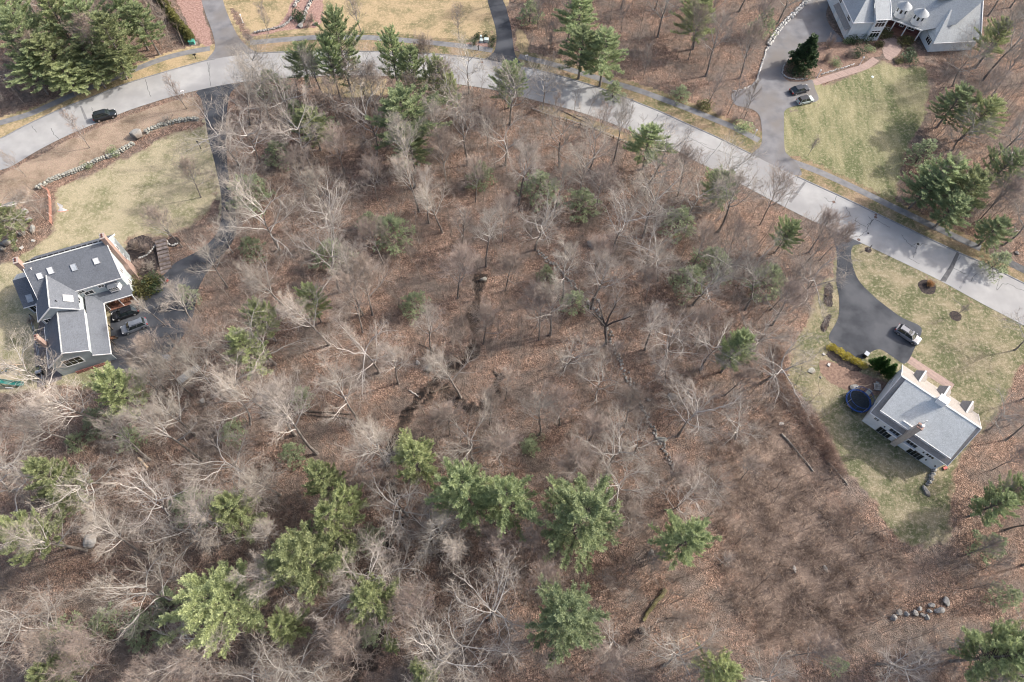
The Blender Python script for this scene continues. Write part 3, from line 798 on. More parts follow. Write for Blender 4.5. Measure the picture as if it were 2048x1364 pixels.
# road repairs: tar lines, patches, iron covers
def tar(px, w=0.09, name='crack_seal'):
    pts = [G(x, y) for x, y in px]
    fine = []
    for i in range(len(pts) - 1):
        for k in range(5):
            p = pts[i].lerp(pts[i + 1], k / 5.0)
            if k: p = p + Vector((rng.uniform(-.16, .16), rng.uniform(-.16, .16), 0))
            fine.append(p)
    fine.append(pts[-1])
    o = hard_sheet(name, ribbon(fine, lambda t: w * (0.6 + 0.5 * abs(math.sin(t * 23)))), 0.0655, M['tar'])
    return o
def c3(x, y): return (1024 + x / 4, y / 4)
def c8(x, y): return (1536 + x / 4, 341 + y / 4)
def c1(x, y): return (x / 4, y / 4)
for l in ([c1(1165, 635), c1(1180, 690), c1(1210, 775)], [c1(405, 1025), c1(430, 1070), c1(470, 1110)], [c1(255, 1005), c1(295, 1060)], [c1(735, 860), c1(740, 890)], [c1(1660, 500), c1(1672, 580)],
          [c3(1180, 905), c3(1130, 970), c3(1080, 1015)], [c3(1395, 1060), c3(1420, 1100), c3(1490, 1140), c3(1555, 1158)], [c3(1490, 1140), c3(1560, 1180), c3(1625, 1205)], [c3(1680, 1130), c3(1625, 1205), c3(1545, 1310)], [c3(1650, 1200), c3(1760, 1250), c3(1850, 1265), c3(1920, 1290)],
          [c3(835, 810), c3(890, 830), c3(935, 848)], [c3(1300, 1000), c3(1270, 1040)], [c3(800, 750), c3(780, 800)], [c3(530, 705), c3(420, 690)],
          [c8(550, 205), c8(520, 265), c8(490, 330)], [c8(450, 215), c8(480, 245), c8(545, 265)], [c8(620, 285), c8(660, 365)], [c8(680, 395), c8(780, 450)],
          [c8(850, 385), c8(800, 450), c8(785, 490), c8(730, 530)], [c8(800, 370), c8(840, 400), c8(790, 440)], [c8(850, 390), c8(920, 430), c8(975, 455)], [c8(830, 400), c8(815, 440)],
          [c8(1065, 515), c8(1110, 575), c8(1150, 600), c8(1190, 590)], [c8(1200, 580), c8(1190, 620), c8(1160, 700)], [c8(1140, 600), c8(1180, 625), c8(1240, 585), c8(1275, 590)], [c8(1125, 700), c8(1210, 745)],
          [c8(1540, 690), c8(1480, 750), c8(1470, 790)], [c8(1470, 780), c8(1590, 830)], [c8(1740, 825), c8(1790, 855), c8(1850, 880)], [c8(1860, 855), c8(1840, 900), c8(1830, 960), c8(1870, 910), c8(1920, 905), c8(2000, 950), c8(2048, 965)], [c8(1620, 890), c8(1660, 830), c8(1720, 825)],
          [(420, 125), (419, 150), (421, 172)], [(560, 115), (575, 135)], [(1905, 596), (1935, 622)]):
    tar(l)
hard_sheet('asphalt_patch', gpts([c8(1515, 640), c8(1535, 655), c8(1480, 790), c8(1420, 892), c8(1375, 882), c8(1450, 770)]), 0.068, M['patch'])['label'] = 'dark asphalt repair strip across the road'
hard_sheet('asphalt_patch', gpts([c8(1650, 730), c8(1665, 740), c8(1540, 950), c8(1525, 940)]), 0.0655, M['kerb'])['label'] = 'faint grey repair strip beside the dark one'
hard_sheet('asphalt_patch', gpts([c8(290, 85), c8(305, 95), c8(185, 260), c8(165, 250)]), 0.0655, M['sidewalk'])['label'] = 'narrow grey trench repair across the road'
hard_sheet('asphalt_patch', gpts([c1(640, 850), c1(655, 850), c1(700, 950), c1(680, 960)]), 0.0655, M['sidewalk'])['label'] = 'grey trench repair behind the black road car'
for (x, y), r in ((c8(525, 253), 0.34), (c8(862, 355), 0.3), (c8(860, 375), 0.34), (c8(725, 555), 0.34), (c8(800, 503), 0.2), ((964, 125), 0.34), (c8(1200, 590), 0.28)):
    b = MB(); c = G(x, y); b.cyl((c.x, c.y), r, 0.05, 0.078, 14)
    tag(b.build('drain_cover', M['rubber'] if r < 0.3 else pmat('rusty_iron', (0.09, 0.06, 0.05), (0.17, 0.11, 0.09), scale=6, rough=0.8) if 'rusty_iron' not in bpy.data.materials else bpy.data.materials['rusty_iron']), 'iron cover set in the road, %s' % ('near the dark repair strip' if x > 1800 else 'above the mailbox against the upper road edge' if x>1750 and y<432 else 'above the mailbox, just below another cover' if x>1745 and y<440 else 'at the black driveway mouth' if y>475 else 'small one in mid road near the mailbox' if y>460 else 'near the mailbox' if x > 1700 else 'at the top driveway mouth' if x < 1000 else 'in the straight stretch of road'), 'drain cover', 'iron covers in the road')


# ------------------------------------------------------------------ plants
class TB:
    """fast collector of tapered tubes and leaf triangles for plants"""

    def __init__(s, seed):
        s.r = random.Random(seed)
        s.v, s.f, s.mi, s.tone = [], [], [], []

    def tube(s, pts, rad, n, mi):
        b0 = len(s.v); m = len(pts)
        for i in range(m):
            a = pts[max(i - 1, 0)]; c = pts[min(i + 1, m - 1)]
            d = (c - a)
            if d.length < 1e-6: d = Vector((0, 0, 1))
            x = d.cross(Vector((0.37, 0.21, 0.9)))
            if x.length < 1e-4: x = Vector((1, 0, 0))
            x.normalize(); y = x.cross(d).normalized()
            p = pts[i]; r = rad[i]
            for k in range(n):
                t = 6.2832 * k / n
                q = p + x * (math.cos(t) * r) + y * (math.sin(t) * r)
                s.v.append((q.x, q.y, q.z))
        for i in range(m - 1):
            for k in range(n):
                k2 = (k + 1) % n
                s.f.append((b0 + i * n + k, b0 + i * n + k2, b0 + (i + 1) * n + k2, b0 + (i + 1) * n + k)); s.mi.append(mi); s.tone.append(0.5)

    def spike(s, p, q, r, mi):
        """three-sided pyramid twig"""
        d = q - p
        x = d.cross(Vector((0.37, 0.21, 0.9))).normalized() * r; y = x.cross(d).normalized() * r
        b = len(s.v)
        for w in (p + x, p - x * 0.5 + y * 0.87, p - x * 0.5 - y * 0.87, q):
            s.v.append((w.x, w.y, w.z))
        for f in ((0, 1, 3), (1, 2, 3), (2, 0, 3)):
            s.f.append((b + f[0], b + f[1], b + f[2])); s.mi.append(mi); s.tone.append(0.5)

    def blade(s, p, q, w, mi, tone):
        d = q - p
        x = d.cross(Vector((s.r.gauss(0, .55), s.r.gauss(0, .55), 1.0)))
        if x.length < 1e-5: return
        x = x.normalized() * w
        b = len(s.v)
        m = p.lerp(q, 0.6)
        for t in (p, m + x, q, m - x): s.v.append((t.x, t.y, t.z))
        s.f.append((b, b + 1, b + 2, b + 3)); s.mi.append(mi); s.tone.append(tone)

    def mesh(s, name, mats, tone=False):
        me = bpy.data.meshes.new(name)
        me.from_pydata(s.v, [], s.f)
        for m in mats: me.materials.append(m)
        me.polygons.foreach_set('material_index', s.mi)
        if tone:
            at = me.attributes.new('tone', 'FLOAT', 'FACE'); at.data.foreach_set('value', s.tone)
        me.update()
        return me

    def dirvar(s, d, ang, az=None):
        """direction turned away from d by ang"""
        d = d.normalized()
        x = d.cross(Vector((0, 0, 1)))
        if x.length < 1e-3: x = Vector((1, 0, 0))
        x.normalize(); y = d.cross(x)
        a = s.r.uniform(0, 6.2832) if az is None else az
        return (d * math.cos(ang) + (x * math.cos(a) + y * math.sin(a)) * math.sin(ang)).normalized()

    def path(s, p, d, length, n, wig, up):
        pts = [p.copy()]
        d = d.normalized()
        for i in range(n):
            d = (d + Vector((s.r.gauss(0, wig), s.r.gauss(0, wig), s.r.gauss(0, wig) + up))).normalized()
            pts.append(pts[-1] + d * (length / n))
        return pts


def along(pts, t):
    u = t * (len(pts) - 1); i = min(int(u), len(pts) - 2)
    return pts[i].lerp(pts[i + 1], u - i), (pts[i + 1] - pts[i]).normalized()


def bare_tree(seed, h, kind):
    """kind: tall, maple, oak, young -> (trunk mesh, crown mesh)"""
    T = TB(seed); C = TB(seed + 1000)
    r = T.r
    P = dict(tall=dict(tr=0.19, top=0.92, first=0.46, nl=13, ang=(30, 56), ll=0.35, up=0.085, wig=0.09, nb=10, nt=7, fine=3),
             maple=dict(tr=0.16, top=0.82, first=0.38, nl=14, ang=(27, 54), ll=0.38, up=0.085, wig=0.07, nb=9, nt=7, fine=3),
             oak=dict(tr=0.25, top=0.6, first=0.44, nl=10, ang=(38, 76), ll=0.46, up=0.04, wig=0.19, nb=10, nt=7, fine=3),
             young=dict(tr=0.07, top=0.95, first=0.22, nl=13, ang=(28, 50), ll=0.32, up=0.08, wig=0.06, nb=6, nt=5, fine=2))[kind]
    tr = P['tr'] * (0.8 + 0.4 * r.random()) * (h / 17.0 if kind != 'young' else 1)
    lean = Vector((r.gauss(0, 0.05), r.gauss(0, 0.05), 1)).normalized()
    tp = T.path(Vector((0, 0, -0.25)), lean, h * P['top'], 10, 0.035 if kind != 'oak' else 0.08, 0.06)
    rad = [tr * (1.35 if i == 0 else 1.0) * (1 - 0.85 * (i / 10) ** 1.2) for i in range(11)]
    cut = 11 if kind == 'oak' else 7
    T.tube(tp[:cut], rad[:cut], 8, 0)
    if cut < 11: C.tube(tp[cut - 1:], rad[cut - 1:], 6, 0)
    az = r.uniform(0, 6.28)
    limbs = []
    for i in range(P['nl']):
        t = P['first'] + (0.98 - P['first']) * ((i + r.random() * 0.6) / P['nl'])
        if kind == 'oak' and i >= P['nl'] - 4: t = 0.97
        p, d = along(tp, min(t, 0.99))
        az += 2.4 + r.uniform(-.5, .5)
        ang = R(r.uniform(*P['ang'])) * (1.1 - 0.45 * (t if kind != 'oak' else 0.4))
        dd = C.dirvar(d, ang, az)
        shape = (1.15 - 0.75 * max(0, (t - 0.45)) / 0.55) if kind != 'oak' else 1.0
        ln = h * P['ll'] * shape * r.uniform(0.75, 1.15)
        rr = max(0.05, rad[min(int(t * 10), 10)] * 0.62)
        if kind == 'oak': rr = tr * r.uniform(0.34, 0.5)
        limbs.append((p, dd, ln, rr, t))
    for (p, dd, ln, rr, t) in limbs:
        lp = C.path(p, dd, ln, 8, P['wig'], P['up'])
        C.tube(lp, [max(0.012, rr * (1 - 0.85 * k / 8)) for k in range(9)], 5, 0)
        for j in range(P['nb']):
            tb = 0.22 + 0.78 * (j + r.random()) / P['nb']
            bp, bd = along(lp, min(tb, 0.995))
            bl = ln * (0.62 - 0.36 * tb) * r.uniform(0.7, 1.2)
            br = max(0.022, rr * 0.45 * (1 - 0.6 * tb))
            bpts = C.path(bp, C.dirvar(bd, R(r.uniform(28, 58))), bl, 5, P['wig'] * 1.3, P['up'])
            C.tube(bpts, [max(0.008, br * (1 - 0.8 * k / 5)) for k in range(6)], 4, 0 if tb < 0.75 else 1)
            for q in range(P['nt']):
                tt = 0.2 + 0.8 * (q + r.random()) / P['nt']
                wp, wd = along(bpts, min(tt, 0.99))
                wl = bl * r.uniform(0.35, 0.62) * (1.15 - 0.5 * tt) + 0.15
                wpts = C.path(wp, C.dirvar(wd, R(r.uniform(25, 55))), wl, 2, P['wig'] * 1.5, P['up'] * 1.2)
                C.tube(wpts, [0.0135, 0.010, 0.006], 3, 1)
                for z in range(P['fine']):
                    fp, fd = along(wpts, r.uniform(0.15, 0.99))
                    C.spike(fp, fp + (C.dirvar(fd, R(r.uniform(25, 60))) + Vector((0, 0, 0.2))) * (wl * r.uniform(0.4, 0.75) + 0.1), 0.0085, 1)
    return T, C


BARK = {'tall': 'bark_pale', 'oak': 'bark_pale', 'maple': 'bark_grey', 'young': 'bark_grey'}
BARE = {}
for kind, hs in (('tall', (19, 21, 18, 20)), ('maple', (13, 15, 14, 12)), ('oak', (15.5, 17, 14, 16)), ('young', (9, 8, 10))):
    BARE[kind] = []
    for i, h in enumerate(hs):
        T, C = bare_tree(100 * len(kind) + 7 * i + ord(kind[0]), h, kind)
        tw = M['twig_pink'] if kind in ('maple', 'young') else M['twig']
        BARE[kind].append((h, T.mesh('trunk', [M['bark_trunk']]), C.mesh('crown', [M[BARK[kind]], tw])))


def conifer(seed, h, r0, kind):
    """white pine (tufted, lobed), sapling hemlock (thin, drooping), spire (dense yard conifer)"""
    T = TB(seed); C = TB(seed + 500); r = T.r
    tr = 0.017 * h if kind != 'hemlock' else 0.012 * h
    tp = T.path(Vector((0, 0, -0.2)), Vector((r.gauss(0, .02), r.gauss(0, .02), 1)), h, 8, 0.015, 0.03)
    T.tube(tp, [tr * (1 - 0.93 * k / 8) for k in range(9)], 7, 0)
    z0 = {'pine': 0.30, 'hemlock': 0.15, 'spire': 0.06}[kind]
    nw = int({'pine': 15, 'hemlock': 12, 'spire': 22}[kind])
    az = 0
    lobes = [r.uniform(0.72, 1.2) for _ in range(7)]
    for w in range(nw):
        t = z0 + (0.985 - z0) * (w + r.random() * 0.5) / nw
        s_ = (t - z0) / (1 - z0)
        if kind == 'pine': prof = 1.22 * (1 - s_) ** 0.48 * (0.6 + 0.4 * min(1, s_ * 4))
        else: prof = (1 - s_) ** 0.9
        nb = 5 if kind != 'spire' else 7
        for k in range(nb):
            az += 6.2832 / nb + r.uniform(-.3, .3)
            lb = lobes[int((az % 6.2832) / 6.2832 * 7) % 7] if kind == 'pine' else r.uniform(.85, 1.1)
            ln = max(0.35, r0 * prof * lb * r.uniform(0.72, 1.15))
            p, d = along(tp, t)
            el = {'pine': R(8 + 40 * s_ + r.uniform(-8, 12)), 'hemlock': R(5 + 25 * s_), 'spire': R(35)}[kind]
            dd = Vector((math.cos(az) * math.cos(el), math.sin(az) * math.cos(el), math.sin(el)))
            bp = C.path(p, dd, ln, 4, 0.06, 0.05 if kind == 'pine' else -0.03)
            C.tube(bp, [0.045 * (ln / 4 + .3) * (1 - 0.8 * q / 4) for q in range(5)], 3, 0)
            side = Vector((-math.sin(az), math.cos(az), 0))
            if kind == 'pine':      # white pine: plumes of needle tufts along side shoots
                for q in range(int(ln * 4.6) + 3):
                    tt = 0.26 + 0.74 * (q + r.random()) / (int(ln * 4.6) + 3)
                    cp, cd = along(bp, min(tt, .99))
                    sg = r.choice((-1, 1)); an = R(r.uniform(20, 62)) * (1.2 - .6 * tt)
                    sd_ = (cd * math.cos(an) + side * sg * math.sin(an) + Vector((0, 0, r.uniform(.05, .5)))).normalized()
                    sl = r.uniform(.45, 1.0) * (1.25 - .55 * tt)
                    tone = min(1, max(0, r.gauss(0.40, 0.24)))
                    for j in range(6):
                        f = (j + r.random() * .6) / 5.6
                        c2 = cp + sd_ * (sl * f) + Vector((0, 0, .12 * f * f))
                        for z in range(6):
                            dv = (sd_ * .55 + Vector((r.gauss(0, .55), r.gauss(0, .55), r.gauss(.3, .42)))).normalized()
                            C.blade(c2, c2 + dv * r.uniform(.2, .34), 0.030, 1, min(1, max(0, tone + .22 * f + r.gauss(0, .1))))
                continue
            nt = int(ln * {'hemlock': 5, 'spire': 22}[kind]) + 3
            for q in range(nt):
                tt = 0.28 + 0.72 * r.random() ** 0.75
                cp, cd = along(bp, min(tt, .99))
                off = r.uniform(-1, 1) * ln * 0.42 * (1.15 - tt)
                cp = cp + side * off + cd * abs(off) * 0.5 + Vector((0, 0, r.uniform(-.1, .22)))
                tone = min(1, max(0, r.gauss(0.45, 0.27)))
                L_ = r.uniform(0.25, 0.5) if kind == 'hemlock' else r.uniform(0.18, 0.34)
                out = (cd + side * r.uniform(-.8, .8)).normalized()
                for z in range(3):
                    dv = (out + Vector((r.gauss(0, .5), r.gauss(0, .5), r.gauss(0.15 if kind == 'spire' else 0, .3)))).normalized()
                    C.blade(cp, cp + dv * L_, 0.06, 1, min(1, max(0, tone + r.gauss(0, .12))))
    return T, C


PINE = {}
for key, mt in (('y', 'pine_y'), ('g', 'pine_g'), ('b', 'pine_b')):
    PINE[key] = []
    for i in range(2):
        T, C = conifer(31 + i * 17 + ord(key), 15, 4.6, 'pine')
        PINE[key].append((15.0, 4.6, T.mesh('trunk', [M['bark_trunk']]), C.mesh('crown', [M['bark_dark'], M[mt]], True)))
T, C = conifer(91, 15, 3.2, 'pine')
PINE['n'] = [(15.0, 3.2, T.mesh('trunk', [M['bark_trunk']]), C.mesh('crown', [M['bark_dark'], M['pine_g']], True))]
HEM = []
for i in range(3):
    T, C = conifer(211 + i * 13, 7, 2.6, 'hemlock')
    HEM.append((7.0, 2.6, T.mesh('trunk', [M['bark_dark']]), C.mesh('crown', [M['bark_dark'], M['hemlock']], True)))
SPIRE = {}
for key, mt in (('g', 'bush'), ('e', 'emerald'), ('y', 'yel_hedge')):
    T, C = conifer(301 + ord(key), 6, 2.0, 'spire')
    SPIRE[key] = (6.0, 2.0, T.mesh('trunk', [M['bark_dark']]), C.mesh('crown', [M['bark_dark'], M[mt]], True))


def leaf_bush(seed, mat, n=900, leaf=0.10, flat=0.8, kind='round'):
    """unit bush, radius 1: stems plus a cloud of leaves with an uneven outline"""
    S = TB(seed); C = TB(seed + 3); r = S.r
    lob = [(Vector((r.gauss(0, .38), r.gauss(0, .38), r.uniform(.25, .75) * flat)), r.uniform(.38, .62)) for _ in range(7)]
    for c, rr in lob:
        S.tube([Vector((0, 0, -0.05)), c * 0.5 + Vector((0, 0, .05)), c], [0.05, 0.035, 0.015], 4, 0)
    for i in range(n):
        c, rr = lob[i % 7]
        d = Vector((r.gauss(0, 1), r.gauss(0, 1), r.gauss(0.25, 1))).normalized()
        p = c + d * rr * r.uniform(.75, 1.05)
        p.z = max(0.02, p.z)
        q = p + (d + Vector((r.gauss(0, .7), r.gauss(0, .7), r.gauss(0.2, .6)))).normalized() * leaf * r.uniform(.8, 1.5)
        C.blade(p, q, leaf * 0.42, 0, min(1, max(0, r.gauss(.45, .25))))
    return S.mesh('stems', [M['bark_dark']]), C.mesh('leaves', [mat], True)


BUSH = {'dark': leaf_bush(1, M['bush']), 'rhodo': leaf_bush(5, M['rhodo'], 800, 0.13), 'gold': leaf_bush(9, M['gold'], 800, 0.11), 'green': leaf_bush(13, M['pine_g'], 800, 0.11), 'dull': leaf_bush(17, M['hemlock'], 700, 0.11)}


def twig_bush(seed, mat, n=26, kind='round'):
    S = TB(seed); C = TB(seed + 5); r = S.r
    for i in range(n):
        a = r.uniform(0, 6.28); sp = r.uniform(0.1, 0.85)
        d = Vector((math.cos(a) * sp, math.sin(a) * sp, 1)).normalized()
        p = S.path(Vector((r.gauss(0, .1), r.gauss(0, .1), -0.05)), d, r.uniform(.6, 1.1), 4, .14, .02)
        S.tube(p, [.022, .017, .013, .01, .006], 3, 0)
        for k in range(9):
            b, bd = along(p, r.uniform(.25, .98))
            e = b + (S.dirvar(bd, R(r.uniform(25, 60))) + Vector((0, 0, .15))) * r.uniform(.18, .42)
            C.spike(b, e, .008, 0)
            for z in range(3):
                g, gd = along([b, e], r.uniform(.2, .9))
                C.spike(g, g + C.dirvar(gd, R(40)) * r.uniform(.1, .22), .0055, 0)
    return S.mesh('stems', [mat]), C.mesh('twigs', [mat])


TWIGB = {'brown': twig_bush(41, M['twig_pink']), 'grey': twig_bush(43, M['twig']), 'cane': twig_bush(47, M['cane'])}

# clear ground where no tree grows
CLEAR = [[(p[0], p[1]) for p in q] for q in [road_poly] + drives + lawn_polys + verge_polys + [ribbon(w, 2.0) for w in walk_lines]]
HOUSE_PX = [[(30, 540), (200, 480), (285, 590), (260, 690), (235, 760), (140, 760), (70, 640)], [(1640, -40), (1960, -40), (1960, 100), (1850, 112), (1660, 88), (1645, 40)], [(1720, 840), (1800, 725), (1970, 840), (1880, 935)]]
CLEAR += [[(p.x, p.y) for p in gpts(h)] for h in HOUSE_PX]
CLEAR_TREE = CLEAR + [[(p.x, p.y) for p in gpts(q)] for q in (
    [(1420, 880), (1560, 780), (1640, 860), (1720, 1000), (1800, 1110), (1900, 1110), (1860, 1230), (1700, 1330), (1560, 1364), (1450, 1200), (1440, 1000)],
    [(250, 460), (330, 470), (330, 560), (255, 560)], [(1560, 100), (1690, 80), (1770, 80), (1775, 135), (1690, 150), (1560, 160)], [(500, -40), (660, -40), (650, 70), (500, 75)], [(1760, 60), (1870, 60), (1870, 140), (1760, 130)], [(330, -40), (420, -40), (430, 95), (380, 90)])]


MAP_BRUSH = grow(raster(CLEAR), 1)
MAP_TREE = grow(raster(CLEAR_TREE), 3)
MAP_SAP = grow(raster(CLEAR + CLEAR_TREE[len(CLEAR) + 1:]), 2)


def blocked(x, y, gmap):
    i, j = int((x - GX0) / GC), int((y - GY0) / GC)
    return 0 <= i < GNX and 0 <= j < GNY and bool(gmap[j, i])


# ------------------------------------------------------------------ labels that single out one plant
LANDMARKS = [('blue-grey house', 150, 620), ('green slide', 25, 768), ('white house', 1840, 830), ('blue trampoline', 1718, 805), ('turreted house', 1790, 30),
             ('road bend', 620, 128), ('black car on the road', 208, 230), ('roadside stone wall', 290, 282), ('old woodland stone wall', 1265, 790), ('upper end of woodland wall', 1120, 540),
             ('mossy fallen log', 1325, 1185), ('grey boardwalk', 375, 745), ('row of boulders', 1840, 1215), ('bramble clearing', 1600, 1120), ('roadside rail fence', 1150, 240),
             ('green utility box', 385, 83), ('white utility boxes', 965, 80), ('silver car', 1817, 668), ('dark crooked forked tree', 1210, 650), ('pair of grey boulders', 853, 735),
             ('narrow black stream', 948, 650), ('long straight fallen log', 650, 828), ('dark round stump', 1283, 1260), ('round mulch ring', 1854, 574), ('white mailbox post', 1738, 495),
             ('two parked dark cars', 1605, 188), ('pale granite kerb', 1505, 170), ('dark pool at the bottom', 735, 1325), ('brook between lower pines', 710, 1175), ('muddy stream fork', 840, 795),
             ('black driveway', 440, 300), ('orange mesh fence', 100, 405), ('upright ledge rock', 275, 268), ('dark asphalt repair strip', 1900, 535), ('timber steps', 325, 495),
             ('grey ledge boulder', 180, 1080), ('crossed fallen trunks', 285, 915), ('lawn tip', 1860, 1090), ('lichen boulder', 965, 560), ('red mulch bed', 600, 30)]
DIRS = ['right of', 'upper right of', 'above', 'upper left of', 'left of', 'lower left of', 'below', 'lower right of']
ORD = ['nearest', 'second nearest', 'third nearest', 'fourth nearest', 'fifth nearest', 'sixth nearest', 'seventh nearest', 'eighth nearest', 'ninth nearest', 'tenth nearest', 'eleventh nearest', 'twelfth nearest', 'thirteenth nearest', 'fourteenth nearest']
PENDING = []      # (object, description, crown centre in the photograph)


def settle_labels():
    buckets = {}
    for o, desc, (cx, cy) in PENDING:
        ds = sorted((math.hypot(cx - x, cy - y), i) for i, (n, x, y) in enumerate(LANDMARKS))
        d, i = ds[0]
        n, x, y = LANDMARKS[i]
        k = int(((math.degrees(math.atan2(-(cy - y), cx - x)) + 22.5) % 360) // 45)
        buckets.setdefault((desc, n, k), []).append((d, o))
    for (desc, n, k), lst in buckets.items():
        lst.sort(key=lambda t: t[0])
        for j, (d, o) in enumerate(lst):
            if len(lst) == 1: o['label'] = '%s, %s the %s' % (desc, DIRS[k], n)
            else: o['label'] = '%s %s the %s, %s' % (desc, DIRS[k], n, ORD[j] if j < len(lst) - 1 or j == 0 else 'farthest') 


def plant(name, desc, cat, group, meshes, names, base, scale, rz, crown_h, sx=1.0):
    o = thing(name, None, cat, base, rz, group)
    o.scale = (scale * sx, scale * sx, scale)
    for nm, me in zip(names, meshes): link(nm, me, o)
    PENDING.append((o, desc, PX((base[0], base[1], crown_h))))
    return o


# ---- pines and other evergreens: (crown centre x, y in the photograph, crown radius in pixels, tree height, tone)
PINES = [(455, 1195, 92, 19, 'y'), (618, 1120, 82, 20, 'y'), (655, 1040, 46, 17, 'y'), (750, 1197, 54, 17, 'y'), (562, 1258, 40, 13, 'y'), (648, 965, 44, 16, 'y'), (690, 1005, 32, 14, 'y'),
         (828, 912, 50, 18, 'y'), (460, 1020, 50, 16, 'y'), (110, 962, 50, 16, 'y'), (140, 1000, 26, 11, 'y'), (55, 1065, 50, 17, 'y'), (242, 790, 50, 16, 'y'), (492, 702, 44, 14, 'y'), (525, 640, 36, 12, 'y'), (620, 597, 30, 13, 'y'),
         (930, 985, 62, 19, 'g'), (1018, 1000, 58, 19, 'g'), (1165, 1038, 80, 19, 'g'), (1370, 1080, 52, 17, 'g'), (1140, 1245, 80, 21, 'b'), (1436, 1335, 42, 14, 'y'), (1476, 695, 32, 15, 'n'),
         (812, 228, 64, 17, 'g'), (822, 288, 36, 13, 'g'), (677, 78, 42, 21, 'g'), (660, 118, 28, 17, 'g'), (783, 105, 30, 17, 'g'), (822, 135, 32, 14, 'g'), (872, 150, 32, 14, 'y'), (905, 178, 24, 12, 'y'),
         (1158, 30, 42, 14, 'g'), (1165, 95, 40, 13, 'g'), (1210, 105, 46, 14, 'g'), (1405, 35, 42, 13, 'y'),
         (45, 70, 48, 17, 'g'), (110, 40, 46, 17, 'y'), (175, 40, 46, 16, 'g'), (215, 75, 44, 16, 'y'), (105, 110, 54, 12, 'y'), (165, 112, 46, 10, 'y'), (232, 122, 40, 7.5, 'y'), (125, 152, 44, 8, 'y'), (60, 140, 40, 10, 'g'), (190, 143, 36, 7, 'y'), (255, 25, 40, 15, 'g'), (20, 20, 44, 16, 'g'), (285, 45, 34, 13, 'g'),
         (1912, 205, 38, 11, 'g'), (1965, 225, 42, 12, 'y'), (1892, 350, 46, 12, 'g'), (1853, 375, 40, 10, 'g'), (1940, 385, 48, 12, 'y'), (1905, 415, 40, 10, 'g'), (1990, 460, 34, 8, 'g'), (2010, 330, 36, 12, 'g'), (1998, 75, 32, 12, 'y'),
         (1992, 1012, 36, 11, 'g'), (2032, 978, 30, 11, 'g'), (2000, 1315, 62, 17, 'g'), (2050, 1290, 50, 16, 'g'), (850, 1352, 34, 13, 'y'), (98, 1348, 40, 13, 'y'), (135, 1322, 26, 11, 'g'),
         (10, 432, 40, 9, 'y'), (1575, 465, 28, 10, 'g'), (1442, 372, 36, 9, 'g'), (1300, 285, 40, 12, 'g'), (1018, 160, 34, 12, 'g'), (625, 250, 38, 11, 'y'), (605, 120, 34, 11, 'g'), (780, 1287, 18, 8, 'y'), (2035, 630 - 20, 1, 0, 'g')]
PDESC = {'y': 'yellow-green tufted pine', 'g': 'mid-green tufted pine', 'b': 'dark blue-green pine', 'n': 'narrow upright green pine'}
for i, (cx, cy, rp, h, key) in enumerate(PINES):
    if h == 0: continue
    zc = h * 0.68
    c = G(cx, cy, zc)
    gsd = (PX(c + Vector((1, 0, 0)))[0] - PX(c)[0])
    rad = rp / gsd
    protos = PINE[key]
    h0, r0, tm, cm = protos[i % len(protos)]
    s = h / h0
    plant('pine_tree', PDESC[key], 'pine tree', 'pines in the woods', (tm, cm), ('trunk', 'crown'), (c.x, c.y, 0), s, rng.uniform(0, 6.28), zc, sx=rad * 1.2 / r0 / s)

HEMS = [(372, 585, 20, 6), (492, 372, 42, 8), (640, 245, 26, 6), (780, 455, 42, 7), (735, 440, 24, 5), (660, 500, 34, 7), (600, 790, 22, 6), (583, 905, 24, 6), (826, 602, 26, 6), (1094, 545, 18, 6), (1146, 600, 26, 5), (1380, 552, 34, 7), (1430, 520, 40, 7), 
        (1085, 370, 38, 7), (1165, 400, 34, 7), (960, 345, 28, 7), (280, 1262, 40, 6), (205, 1240, 30, 6), (110, 1275, 44, 7), (372, 1008, 42, 7), (188, 842, 32, 5), (1060, 890, 18, 4), (735, 1272, 20, 4), (500, 490, 24, 6), (1540, 555, 40, 7),
        (330, 1210, 30, 5), (255, 870, 26, 5), (145, 880, 20, 4), (1990, 1090, 30, 7), (2020, 1190, 26, 6), (1228, 178, 22, 5), (1365, 185, 18, 4), (1680, 1330, 18, 6), (540, 160, 30, 7), (590, 215, 26, 6), (550, 300, 26, 6), (690, 1090, 22, 5), (740, 1070, 26, 5), (460, 860, 24, 5), (1530, 40, 26, 8), (1060, 20, 24, 6), (2000, 520, 26, 6), (1850, 300, 30, 8), (1360, 440, 34, 7)]
for i, (cx, cy, rp, h) in enumerate(HEMS):
    zc = h * 0.55; c = G(cx, cy, zc)
    gsd = (PX(c + Vector((1, 0, 0)))[0] - PX(c)[0])
    h0, r0, tm, cm = HEM[i % 3]
    s = h / h0
    plant('young_evergreen', 'thin dull green young evergreen', 'evergreen tree', 'young evergreens under the bare trees', (tm, cm), ('trunk', 'crown'), (c.x, c.y, 0), s, rng.uniform(0, 6.28), zc, sx=rp / gsd * 1.25 / r0 / s)

